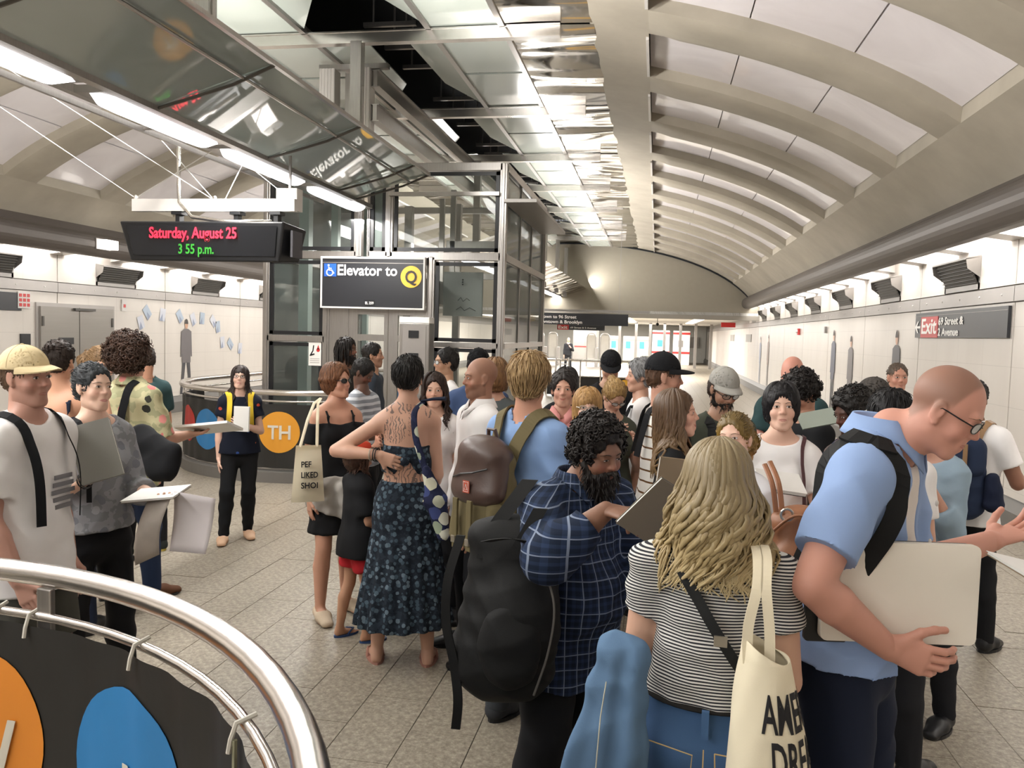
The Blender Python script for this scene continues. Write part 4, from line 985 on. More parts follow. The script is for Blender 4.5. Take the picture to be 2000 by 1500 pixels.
# ------------------------------------------------------------------ figures
def hand_prims(W, d, n, s, curl=.5, k=.006, sc=1.0, spread=1.0, thumb=.5, grip=None):
    """W wrist, d finger direction, n palm normal, s=+1 right/-1 left"""
    d = nrm(d); n = nrm(np.asarray(n, float)-d*(np.asarray(n, float) @ d)); t = nrm(np.cross(d, n))*s
    P = []; u = sc
    P.append(ecap(W+d*.012*u, W+d*.078*u, (.028*u, .017*u), (.040*u, .013*u), side=t, k=.012))
    P.append(cap(W+d*.02*u+t*.022*u, W+d*.05*u+t*.034*u+n*.008*u, .016*u, .013*u, k=.012))
    for off, ln, dy in ((.030, .070, .084), (.0105, .078, .090), (-.0095, .072, .087), (-.028, .056, .078)):
        b = W+d*dy*u+t*off*u; dd = nrm(d+t*off*1.6*spread); c = curl*(1+.15*(-off*20)); p = b
        for j, (fr, r) in enumerate(((.44, .0092), (.30, .0084), (.26, .0076))):
            a = math.radians(18+70*c*(.6+.45*j))*(1 if j else .75); a *= c
            dd = nrm(dd*math.cos(a)+n*math.sin(a)); q = p+dd*ln*fr*u; P.append(cap(p, q, r*u, r*.93*u, k=.0035)); p = q
    b = W+d*.028*u+t*.030*u; dd = nrm(t*.75+d*.75+n*.35*thumb)
    for ln, r in ((.038, .0115), (.032, .0100), (.024, .0088)):
        q = b+dd*ln*u; P.append(cap(b, q, r*u, r*.93*u, k=.006)); b = q; dd = nrm(dd+d*.30+n*.5*thumb-t*.22)
    return P, (d, n, t)

def head_prims(s, sex, fat=1.0, ear=True, child=False):
    """local frame: +y forward, origin mid head; s overall scale"""
    L = [ell((0, -.014, .035), (.0755, .096, .090), k=.02), ell((0, .020, -.022), (.060*fat, .070, .088), k=.03),
         ell((0, .030, -.082), (.047*fat, .048, .034*(1.1 if fat > 1 else 1)), k=.025), cap((-.012, .073, -.108), (.012, .073, -.108), .0155 if sex == 'm' else .0125, k=.02),
         cap((-.045*fat, -.002, -.070), (-.020, .060, -.100), .016, k=.025), cap((.045*fat, -.002, -.070), (.020, .060, -.100), .016, k=.025),
         ell((-.038*fat, .058, -.034), (.022, .022, .022), k=.022), ell((.038*fat, .058, -.034), (.022, .022, .022), k=.022),
         cap((-.034, .078, .026), (.034, .078, .026), .0095 if sex == 'm' else .0065, k=.018),
         ell((-.031, .100, .006), (.0165, .013, .0115), k=.012, op=-1), ell((.031, .100, .006), (.0165, .013, .0115), k=.012, op=-1),
         ell((-.031, .0765, .005), (.0155, .0115, .0105), k=.004), ell((.031, .0765, .005), (.0155, .0115, .0105), k=.004),
         cap((0, .084, .016), (0, .105, -.024), .0070, .0105, k=.010), ell((-.0125, .092, -.028), (.0078, .010, .0068), k=.006), ell((.0125, .092, -.028), (.0078, .010, .0068), k=.006),
         cap((0, .080, -.045), (0, .083, -.075), .014, .014, k=.02),
         cap((-.018, .084, -.0585), (.018, .084, -.0585), .0058, k=.008), cap((-.015, .083, -.0705), (.015, .083, -.0705), .0066, k=.008),
         cap((-.024, .0945, -.0645), (.024, .0945, -.0645), .0022, k=.004, op=-1)]
    if ear:
        for q in (-1, 1):
            L += [ell((q*.0775, -.006, -.002), (.0085, .019, .030), k=.008), ell((q*.087, .002, .001), (.005, .0115, .019), k=.006, op=-1), cap((q*.074, .002, -.028), (q*.075, .004, -.033), .008, k=.006)]
    return L
def xform(prims, R, T, s):
    out = []
    for fn, ends, r, k, op in prims:
        out.append(((lambda fn: lambda P: fn(((P-T) @ R)/s)*s)(fn), [R @ (e*s)+T for e in ends], r*s, k*s, op))
    return out
def tubem(pts, r, n=8, flat=1.0):
    m = MB(); m.tube(pts, r, n, flat=flat); return m

PEOPLE = []
def person(label, hc, rz, cat='person', sex='m', build=1.0, skin='c99a7e', head=(0, 0, 0), lean=0, side=0, twist=0,
           R=None, L=None, legs=None, top=None, bottom=None, shoes=None, hair=None, hat=None, glasses=None, beard=None,
           res=1.0, brow=None, iriscol='4a3424', lips=None, eyes=True, hands=(None, None), stubble=None, hs=1.0, extra=None,
           skinpaint=None, bodymat=None, group=None, neck=0, shoulders=1.0, legvis=True, face='full', hunch=0, smile=0):
    """hc: world position of the middle of the head; everything else hangs from it"""
    # unit skeleton (body height 1)
    def spine(z, H): return None
    Rt = rotm(0, -lean, side)
    up = Rt @ V3(0, 0, 1)
    nk = rotm(0, -(lean+neck), side) @ V3(0, 0, 1)
    Rh = rotm(head[0], head[1]-lean*.0, head[2])
    zc = .53+(up[2]*.315)+nk[2]*.0875
    H = hc[2]/zc; u = H
    pel = V3(0, 0, .53*u); nb = pel+up*.315*u; HC = nb+nk*.0875*u
    off = np.array([[math.cos(math.radians(rz)), -math.sin(math.radians(rz))], [math.sin(math.radians(rz)), math.cos(math.radians(rz))]]) @ HC[:2]
    root = thing('person', label, cat, (hc[0]-off[0], hc[1]-off[1], 0), math.radians(rz), group)
    m = sex == 'm'; B = build; sw = (.091 if m else .078)*u*shoulders*(1+.35*(B-1))
    Rtw = Rt @ rotm(twist, 0, 0)
    def T(x, y, z): return pel+Rtw @ V3(x*u, y*u, (z-.53)*u)
    sh = {1: T(sw/u, .0, .792), -1: T(-sw/u, .0, .792)}; hip = {1: V3(.047*u*(1 if m else 1.06), 0, .50*u), -1: V3(-.047*u*(1 if m else 1.06), 0, .50*u)}
    R = R or ((.13, .03, -1), (.05, .25, -1)); L = L or ((-.13, .03, -1), (-.05, .25, -1))
    el, wr, fd = {}, {}, {}
    for q, A in ((1, R), (-1, L)):
        el[q] = sh[q]+nrm(A[0])*.172*u; wr[q] = el[q]+nrm(A[1])*.150*u; fd[q] = nrm(A[1])
    legs = legs or ((.04, .0, 0), (-.04, .0, 0))
    kn, an = {}, {}
    for q, A in ((1, legs[0]), (-1, legs[1])):
        an[q] = V3(hip[q][0]+A[0]*u, A[1]*u, .045*u); kn[q] = (hip[q]+an[q])/2+V3(0, (.018+A[2])*u, .01*u)
    sc = lambda a, b=None: (a*u*B, (b if b is not None else a)*u*B)
    bw = 1+(B-1)*1.3
    torso = [ecap(T(0, 0, .49), T(0, 0, .555), ((.086 if m else .094)*u*B, .060*u*B), ((.080 if m else .088)*u*B, .056*u*B), side=Rtw[:, 0], k=.04),
             ecap(T(0, .004*bw, .56), T(0, 0, .66), ((.078 if m else .072)*u*bw, .056*u*bw), ((.079 if m else .068)*u*B, .054*u*B), side=Rtw[:, 0], k=.04),
             ecap(T(0, 0, .66), T(0, -.004-hunch*.01, .775), ((.080 if m else .068)*u*B, .056*u*B), ((.090 if m else .076)*u*(.5+.5*B), .052*u*(.5+.5*B)), side=Rtw[:, 0], k=.04),
             cap(sh[-1], sh[1], .029*u*(.4+.6*B), k=.035), cap(T(-.05, -.008, .805), T(.05, -.008, .805), .03*u, k=.03),
             cap(T(-.06, -.006, .815), nb+nk*.012*u, .020*u, .026*u, k=.03), cap(T(.06, -.006, .815), nb+nk*.012*u, .020*u, .026*u, k=.03)]
    if hunch: torso.append(ell(T(0, -.025, .79), (.07*u, .035*u, .06*u), k=.04))
    if not m: torso += [ell(T(q*.036, .040, .722), (.032*u*B, .028*u*B, .033*u*B), k=.045) for q in (1, -1)]
    if B > 1.15: torso.append(ell(T(0, .045, .60), (.085*u*B*.9, .06*u*B, .08*u), k=.05))
    torso += [ell(T(q*.040, -.026, .505), (.046*u*B, .042*u*B, .050*u), k=.03) for q in (1, -1)]
    neckp = [cap(T(0, -.006, .80), HC+Rh @ V3(0, -.012, -.045)*u*.56, (.034 if m else .0285)*u*(.5+.5*B), (.031 if m else .026)*u*(.6+.4*B), k=.022)]
    def armp(q, infl=0, upto=2.0, frm=0): 
        out = [cap(sh[q], el[q], (.0315 if m else .0265)*u*B+infl, (.0250 if m else .0215)*u*B+infl, k=.022)]
        if upto > 1:
            mid = el[q]+(wr[q]-el[q])*.3
            out += [cap(el[q], mid, (.0245 if m else .021)*u*B+infl, (.0265 if m else .0225)*u*B+infl, k=.006), cap(mid, wr[q], (.0265 if m else .0225)*u*B+infl, (.0165 if m else .014)*u*(.5+.5*B)+infl, k=.006)]
        return out
    def legp(q, infl=0): 
        cf = kn[q]+(an[q]-kn[q])*.33+V3(0, -.012*u, 0)
        return [cap(hip[q], kn[q], .046*u*B+infl, .031*u*B+infl, k=.03), cap(kn[q], cf, .031*u*B+infl, .0325*u*B+infl, k=.008), cap(cf, an[q], .0325*u*B+infl, .0195*u*(.5+.5*B)+infl, k=.008)]
    s = u*.54*hs
    HP = xform(head_prims(s, sex, 1.0+.45*(B-1)), Rh, HC, s)
    hf = lambda x, y, z: HC+Rh @ (V3(x, y, z)*s)
    base = np.array(srgb(skin)); lum = base.mean(); base = base*.82+lum*.18; base = base*1.06
    parts = []; cols = []
    # body: continuous surface in overlapping grids of different fineness
    r0 = .013*res
    bp = torso+armp(1)+armp(-1)+neckp
    shoeless = not shoes or shoes.get('kind') in ('flip', 'slip')
    if legvis:
        bp += legp(1)+legp(-1)
        for q in (1, -1):
            fdx = nrm((q*.14, 1, 0)); a = an[q]
            bp += [cap(a+V3(0, -.008*u, -.012*u), V3(a[0], a[1]-.012*u, .018*u), .019*u, .019*u, k=.02), ecap(V3(a[0], a[1]+.01*u, .026*u), V3(a[0], a[1], 0)+fdx*.085*u+V3(0, 0, .012*u), (.020*u, .022*u), (.026*u, .011*u), k=.02)]
            if shoeless:
                for j, w in enumerate((.018, .007, -.003, -.012, -.020)): 
                    c = V3(a[0]-q*w*u, a[1], .009*u)+fdx*(.088-.006*j)*u; bp.append(cap(c, c+fdx*.022*u, (.0085 if j == 0 else .0062)*u, k=.006))
    pts = np.array([*wr.values(), *el.values(), *sh.values(), nb, *[hip[1], hip[-1]], *[an[1], an[-1]], *[kn[1], kn[-1]]])
    lo = pts.min(0)-.16*u*B; hi = pts.max(0)+.13*u*B; lo[2] = -.002 if legvis else .40*u; hi[2] = max(hi[2]-.08*u, nb[2]+.03*u)
    lo[1] -= .02; hi[1] += .03*u+.05
    v, q_ = chunk(bp, lo, hi, r0); parts.append((v, q_))
    HPn = HP+neckp
    rh = .0052*res
    v, q_ = chunk(HPn, V3(-.105, -.13, -.185)*s, V3(.105, .135, .14)*s, rh, Rh, HC); parts.append((v, q_)); nhead = (sum(len(p[0]) for p in parts[:-1]), len(v))
    hinfo = {}
    for i, q in enumerate((1, -1)):
        hd = (hands[i] if hands else None) or {}
        if hd.get('skip'): continue
        d = hd.get('d', fd[q]); n = hd.get('n', (-q, .0, .0) if abs(nrm(d)[0]) < .8 else (0, 0, 1))
        hp, fr = hand_prims(wr[q], np.asarray(d, float), np.asarray(n, float), q, hd.get('curl', .35), sc=(.6*u) * (1.0 if m else .92), thumb=hd.get('thumb', .5))
        hinfo[q] = (wr[q], fr)
        Rm = np.stack([fr[2], fr[0], fr[1]], 1)
        v, q_ = chunk(hp+[cap(wr[q]-fd[q]*.05*u, wr[q], (.019 if m else .0165)*u, (.0165 if m else .014)*u, k=.012)], (-.10*u, -.035*u, -.09*u), (.10*u, .125*u, .09*u), .0042*res, Rm, wr[q]); parts.append((v, q_))
    V, Q = joinm(parts); C = np.tile(base, (len(V), 1))
    # colour of the skin itself: knuckles and cheeks a little redder, shaved scalp, freckles
    hv = V[nhead[0]:nhead[0]+nhead[1]]; hl = ((hv-HC) @ Rh)/s; hcx = C[nhead[0]:nhead[0]+nhead[1]]
    def blend(mask, col, a): hcx[:] = hcx*(1-(mask*a)[:, None])+np.array(srgb(col))*(mask*a)[:, None]
    ck = np.exp(-(((np.abs(hl[:, 0])-.04)/.02)**2+((hl[:, 2]+.03)/.02)**2))*(hl[:, 1] > .03); blend(ck, 'c8695a', .22)
    ns = np.exp(-((hl[:, 0]/.014)**2+((hl[:, 2]+.024)/.014)**2))*(hl[:, 1] > .08); blend(ns, 'c8695a', .22)
    if stubble:
        f = stubble.get('front', 1)
        g = np.interp(hl[:, 1], [-.12, -.06, -.03, .0, .02, .035, .05, .07], [-.075, -.06, -.01, .012, .02, .04, .08, .11] if f >= 1 else [-.075, -.06, -.01, .012, .03, .085, .12, .15])
        blend(1/(1+np.exp(-(hl[:, 2]-g)/.007)), stubble['col'], stubble.get('a', .55))
    if beard and beard.get('a'):
        b_ = ((hl[:, 2] < -.030) & (hl[:, 1] > -.01) & (hl[:, 2] > -.15)).astype(float); blend(b_, beard['col'], beard['a'])
    if skinpaint: skinpaint(V, C, dict(T=T, u=u, sh=sh, el=el, wr=wr, an=an, kn=kn, HC=HC, Rh=Rh, s=s, nb=nb))
    me = np_mesh('body', V, Q, cols=C); body = link('body', me, root, bodymat or SKIN)
    # face pieces
    def surf(x, z, y0=.05):
        ys = np.linspace(.135, y0, 60); P = np.stack([np.full(60, x), ys, np.full(60, z)], 1)*s @ Rh.T+HC; f = field(HP, P); i = np.argmax(f < 0); return ys[i] if f[i] < 0 else y0
    hcol = (hair or {}).get('col') or (hat or {}).get('hair') or '2a2019'
    if eyes and face != 'none':
        ey = surf(.031, .004)
        for q in (1, -1):
            M = MB(); rings = [(0, 2), (.0026, 2), (.0026, 1), (.0060, 1), (.0060, 0), (.011, 0), (.0145, 0)]; N = 20; Vv = []; Ff = []; mi = []
            Rr = [0.0005, .0026, .0058, .0085, .0112, .0138]; op = .0058 if face != 'down' else .003
            for r_ in Rr:
                for k in range(N):
                    a = 2*PI*k/N; x = r_*math.cos(a); z = r_*math.sin(a); lim = op*(1-(min(abs(x), .0137)/.0138)**2)**.75; z = max(-lim*.85, min(lim, z))
                    y = .0035*(1-(r_/.0138)**2)
                    Vv.append(hf(q*.031+x+ (0), ey+y-.0008, .0045+z))
            for i in range(len(Rr)-1):
                for k in range(N): Ff.append((i*N+k, i*N+(k+1) % N, (i+1)*N+(k+1) % N, (i+1)*N+k)); mi.append(2 if i == 0 else (1 if i == 1 else 0))
            me = np_mesh('eye', np.array(Vv), np.array(Ff), mi=mi); link('eye', me, root, [M_eyewhite, iris(iriscol), M_pupil])
        lm = MB()
        for q in (1, -1):
            lm.tube([hf(q*.031+x, ey+.0030-abs(x)*.16, .0045+op*(1-(abs(x)/.0150)**2)**.75+.0006) for x in (-.0145, -.010, -.005, 0, .005, .010, .0145)]+([hf(q*.031+q*.021, ey-.004, .0115)] if lips and lips.get('wing') else []), [x*s for x in (.0006, .0011, .0014, .0014, .0014, .0011, .0006)]+([.0004*s] if lips and lips.get('wing') else []), 5)
        lm.build('eyelashes', M_lash, root)
        bm_ = hair_mat(brow or hcol); eb = MB(); th = .0030 if m else .0022
        for q in (1, -1):
            eb.tube([hf(q*x, surf(q*x, z)+.0006, z) for x, z in ((.013, .0235), (.022, .0270), (.034, .0285), (.044, .0245), (.050, .0190))], [s*a*th for a in (.8, 1.1, 1.1, .8, .3)], 6, flat=.5)
        eb.build('eyebrow', bm_, root)
        lc = (lips or {}).get('col') or None
        lcol = np.array(srgb(lc)) if lc else base*np.array([.82, .55, .55]); lmm = mat('lips_%02x%02x%02x' % tuple(int(255*min(1, q**.45)) for q in lcol), '%02x%02x%02x' % tuple(int(255*min(1, q**.4545)) for q in lcol), .4)
        lp = MB(); sm = .010*smile
        for zz, rr in ((-.0605, .0034), (-.0690, .0040)):
            P = [(x, zz+(-.0645-zz)*(abs(x)/.024)**2+sm*(abs(x)/.024)**2) for x in (-.024-.004*smile, -.016, -.006, 0, .006, .016, .024+.004*smile)]
            lp.tube([hf(x, surf(x, z)-.0006, z) for x, z in P], [s*a*rr for a in (.25, .8, 1, .85, 1, .8, .25)], 8, flat=.6)
        lp.build('lips', lmm, root, smooth=True)
        if smile >= 1:
            tt = MB(); tt.tube([hf(x, surf(x, -.0645)-.0004, -.0650+sm*(abs(x)/.024)**2) for x in (-.019, -.010, 0, .010, .019)], [s*a for a in (.0012, .0026, .0030, .0026, .0012)], 6, flat=.6); tt.build('teeth', M_eyewhite, root)
    ctx = dict(root=root, T=T, u=u, sh=sh, el=el, wr=wr, an=an, kn=kn, hip=hip, HC=HC, Rh=Rh, s=s, nb=nb, nk=nk, hf=hf, torso=torso, armp=armp, legp=legp, neckp=neckp, HP=HP, fd=fd, hand=hinfo, body=body, B=B, m=m, H=H, res=res, Rt=Rtw, up=up, surf=surf, label=label, rz=rz)
    if top: make_top(ctx, **top)
    if bottom: make_bottom(ctx, **bottom)
    if shoes: make_shoes(ctx, **shoes)
    if hair: make_hair(ctx, hat=hat, **hair)
    if hat: make_hat(ctx, **hat)
    if beard and not beard.get('paint'): make_beard(ctx, **beard)
    if glasses is not None: make_glasses(ctx, **glasses)
    if extra: extra(ctx)
    PEOPLE.append(ctx); return ctx
def bounds(prims, pad=.02):
    E = np.array([e+sg*(r+pad) for fn, ends, r, k, op in prims if op > 0 for e in ends for sg in (-1, 1)]); return E.min(0), E.max(0)
def make_top(c, m, kind='tee', t=.010, sleeve=.62, hem=.47, neckr=.052, neckz=.855, amp=.004, flare=.016, collar=False, straps=False, name='shirt', long=1.0, loose=1.0, back=0, open_=False, sflare=None):
    u, T, B = c['u'], c['T'], c['B']; P = []; it = t*u/1.7*1.7; up = c['up']
    def infl(pr, q): fn, e, r, k, op = pr; return ((lambda fn: lambda X: fn(X)-q)(fn), e, r+q, k, op)
    tz = T(0, 0, hem); clips = [(tz, -up)]
    tr = [p for p in c['torso']]
    for p in tr: P.append(infl(p, t))
    P.append(ecap(T(0, 0, hem-.03), T(0, 0, .60), ((.096 if c['m'] else .102)*u*B+t+flare, (.070 if hem < .55 else .058)*u*B+t+flare), ((.080 if c['m'] else .074)*u*B+t, .056*u*B+t), side=c['Rt'][:, 0], k=.04, folds=(9, .03, 1.0)))
    lo_s = {1: sleeve, -1: sleeve} if not isinstance(sleeve, dict) else sleeve
    for q in (1, -1):
        sl = lo_s[q]
        if sl <= 0: continue
        sh, el, wr = c['sh'][q], c['el'][q], c['wr'][q]; sf = .010 if sflare is None else sflare
        ra = (.0315 if c['m'] else .0265)*u*B+t; rb = (.025 if c['m'] else .0215)*u*B+t
        if sl <= 1:
            e = sh+(el-sh)*sl; ax = nrm(el-sh); P.append(cap(sh, e, ra+.002, rb+sf, k=.03, clip=[(e-ax*.001, ax)]))
        else:
            P.append(cap(sh, el, ra+.002, rb+.006, k=.03)); e = el+(wr-el)*(sl-1); ax = nrm(wr-el); md = el+(wr-el)*min(.3, sl-1); P.append(cap(el, md, rb+.006, .028*u*B+t, k=.02, clip=[(e, ax)])); P.append(cap(md, e, .028*u*B+t, (.0185*u*B+t+.006), k=.03, clip=[(e, ax)]))
            cu = ecap(e-ax*.03, e, (.019*u*B+t+.004,)*2, (.019*u*B+t+.005,)*2, k=.006, clip=[(e, ax), (e-ax*.035, -ax)]); P.append(cu)
    if straps:      # low-cut: remove everything above the bust line except straps
        top_z = T(0, 0, straps.get('z', .765)); 
        clipt = (top_z, up)
        P2 = []
        for fn, e, r, k, op in P: P2.append(((lambda fn: lambda X: np.maximum(fn(X), (X-top_z) @ up))(fn), e, r, k, op))
        P = P2
        for x in (straps.get('x', .055), -straps.get('x', .055)):
            w = straps.get('w', .008)
            for yy in (1, -1):
                pp = [T(x, yy*.052, straps.get('z', .765)-.01), T(x*1.02, yy*.045, .80), T(x*1.0, 0.0, .842)]
                for a, b in zip(pp, pp[1:]): P.append(ecap(a, b, (w*u/1.0*1.0, .006), (w*u, .006), k=.006))
    else:
        nbp = c['nb']; P.append(ell(T(0, .012-back, neckz), (neckr*u*1.7/1.7, neckr*u*1.0, .034*u), R=c['Rt'], k=.006, op=-1))
        P.append(cap(T(0, -.006, .80), c['nb']+c['nk']*.09*u, (.036 if c['m'] else .031)*u*(.5+.5*B), k=.004, op=-1))
    if open_: P.append(ecap(T(open_, .10, .44), T(open_*.6, .10, .86), (.046*u, .07*u), (.022*u, .07*u), side=c['Rt'][:, 0], k=.006, op=-1))
    lo, hi = bounds([p for p in P if p[4] > 0]); lo[2] = max(lo[2], (tz[2]-.06))
    V, Q = chunk(P, lo, hi, .0095*c['res'], clips=clips); V = drape(V, Q, amp, c['u']*9)
    o = link(name, np_mesh(name, V, Q), c['root'], m)
    if collar:
        cm = MB(); col = collar if not isinstance(collar, bool) else m
        ctr = T(0, -.004, .845); Bn = .5+.5*B
        def pt(a, r, z): return ctr+c['Rt'] @ V3(r*math.cos(a)*u*Bn, r*math.sin(a)*u*Bn, z*u)
        N = 24; rows = []
        for k in range(N+1):
            f = abs(k/N*2-1); a = math.radians(-90+(k/N*2-1)*172); e = max(0, (f-.75)/.25)
            rows.append([pt(a, .040, -.006-.010*e), pt(a, .0385, .020-.030*e), pt(a, .0415, .022-.032*e), pt(a, .052+.010*e, -.002-.020*e), pt(a, .0545+.012*e, -.008-.040*e)])
        w = 5; V = [p for r_ in rows for p in r_]
        cm.add(V, [(k*w+j, k*w+j+1, (k+1)*w+j+1, (k+1)*w+j) for k in range(N) for j in range(w-1)])
        co_ = cm.build('collar', col, o, smooth=True); sd = co_.modifiers.new('solid', 'SOLIDIFY'); sd.thickness = .0025
    c['top'] = o
def make_bottom(c, m, kind='trousers', t=.010, waist=.56, amp=.004, length=1.0, flare=.0, hemz=.3, hemr=.16, folds=14, fa=.05, name=None, belt=None, taper=0):
    u, T, B = c['u'], c['T'], c['B']; P = []; name = name or {'trousers': 'trousers', 'shorts': 'shorts', 'skirt': 'skirt'}[kind]
    def infl(pr, q): fn, e, r, k, op = pr; return ((lambda fn: lambda X: fn(X)-q)(fn), e, r+q, k, op)
    up = c['up']; wz = T(0, 0, waist)
    P += [infl(c['torso'][0], t), infl(c['torso'][-1], t), infl(c['torso'][-2], t)]
    if waist > .57: P.append(infl(c['torso'][1], t*.8))
    clips = [(wz, up)]
    if kind == 'skirt':
        w0 = ((.080 if c['m'] else .086)*u*B+t, .060*u*B+t); P.append(ecap(T(0, 0, .535), V3(0, .0, hemz*u-.1), w0, (hemr*u, hemr*.8*u), k=.03, folds=(folds, fa, 0.6, .15)))
        clips.append((V3(0, 0, hemz*u), V3(0, 0, -1)))
    else:
        for q in (1, -1):
            hip, kn, an = c['hip'][q], c['kn'][q], c['an'][q]; cf = kn+(an-kn)*.33
            if length <= 1 and kind == 'shorts':
                e = hip+(kn-hip)*length; ax = nrm(kn-hip); P.append(cap(hip, e, .051*u*B+t, .040*u*B+t+.012, k=.02, clip=[(e, ax)]))
            else:
                P += [cap(hip, kn, .047*u*B+t, .033*u*B+t, k=.02), cap(kn, cf+V3(0, -.012*u, 0), .033*u*B+t, .034*u*B+t, k=.02), cap(cf+V3(0, -.008*u, 0), an+V3(0, 0, .005), .034*u*B+t-taper*.4, (.026+flare)*u*B+t-taper, k=.02)]
        if kind != 'shorts': clips.append((V3(0, 0, .03*u), V3(0, 0, -1)))
    lo, hi = bounds(P); lo[2] = max(lo[2], 0.005); hi[2] = wz[2]+.03
    V, Q = chunk(P, lo, hi, .0115*c['res'], clips=clips); V = drape(V, Q, amp, 3+c['u']*5)
    o = link(name, np_mesh(name, V, Q), c['root'], m)
    if belt:
        b = [T(a[0], a[1], waist-.006) for a in [( (.082 if c['m'] else .084)*B*math.cos(2*PI*k/28)+t/u*math.cos(2*PI*k/28), .061*B*math.sin(2*PI*k/28)+t/u*math.sin(2*PI*k/28)) for k in range(28)]]
        MB().tube(b, .016, 8, closed=True, flat=.35).build('belt', belt, c['root'], smooth=True)
    c['bottom'] = o; return o
def make_shoes(c, m, kind='shoe', sole=None):
    u = c['u']
    for q in (1, -1):
        a = c['an'][q]; f = nrm((q*.14, 1, 0)); o = V3(a[0], a[1], 0)
        if kind == 'flip':
            me = MB(); side = np.cross(f, V3(0, 0, 1)); V = []
            n = 20
            for z in (.0, .014):
                for k in range(n):
                    A = 2*PI*k/n; x = .030*math.cos(A)*u*(1+.12*math.sin(A)); y = .072*math.sin(A)*u+.040*u; V.append(o+side*x+f*y+V3(0, 0, z))
            me.add(V, [tuple(range(n-1, -1, -1)), tuple(range(n, 2*n))]+[(k, (k+1) % n, n+(k+1) % n, n+k) for k in range(n)])
            s = me.build('shoe', m, c['root'])
            top = o+f*.085*u+V3(0, 0, .028*u)
            MB().tube([o+f*.03*u+side*.028*u+V3(0, 0, .012), o+f*.055*u+side*.024*u+V3(0, 0, .03*u), top, o+f*.055*u-side*.024*u+V3(0, 0, .03*u), o+f*.03*u-side*.028*u+V3(0, 0, .012)], .005, 6).build('strap', m, s)
        else:
            h = .030 if kind == 'shoe' else .018
            P = [ecap(o+V3(0, -.008*u, .028*u), o+f*.05*u+V3(0, 0, .024*u), (.027*u, .027*u), (.030*u, .026*u), k=.02), ecap(o+f*.05*u+V3(0, 0, .022*u), o+f*.108*u+V3(0, 0, .012*u), (.030*u, .024*u), (.024*u, .016*u), k=.02)]
            if kind == 'shoe': P.append(cap(o+V3(0, -.004*u, .03*u), o+V3(0, -.004*u, .062*u), .027*u, .025*u, k=.015, clip=[(o+V3(0, 0, .062*u), V3(0, 0, 1))]))
            else: P.append(cap(o+f*.02*u+V3(0, 0, .05*u), o+f*.03*u+V3(0, 0, .055*u), .024*u, k=.008, op=-1))
            lo, hi = bounds(P, .02); lo[2] = 0
            V, Q = chunk(P, lo, hi, .008*c['res'], clips=[(V3(0, 0, .002), V3(0, 0, -1))]); s = link('shoe', np_mesh('shoe', V, Q), c['root'], m)
            if kind == 'shoe':
                side = np.cross(f, V3(0, 0, 1)); n = 20; V = []
                for z in (.001, .018):
                    for k in range(n):
                        A = 2*PI*k/n; V.append(o+side*(.033*math.cos(A)*u)+f*(.075*math.sin(A)*u+.045*u)+V3(0, 0, z))
                MB().add(V, [tuple(range(n-1, -1, -1)), tuple(range(n, 2*n))]+[(k, (k+1) % n, n+(k+1) % n, n+k) for k in range(n)]).build('sole', sole or M_black, s)

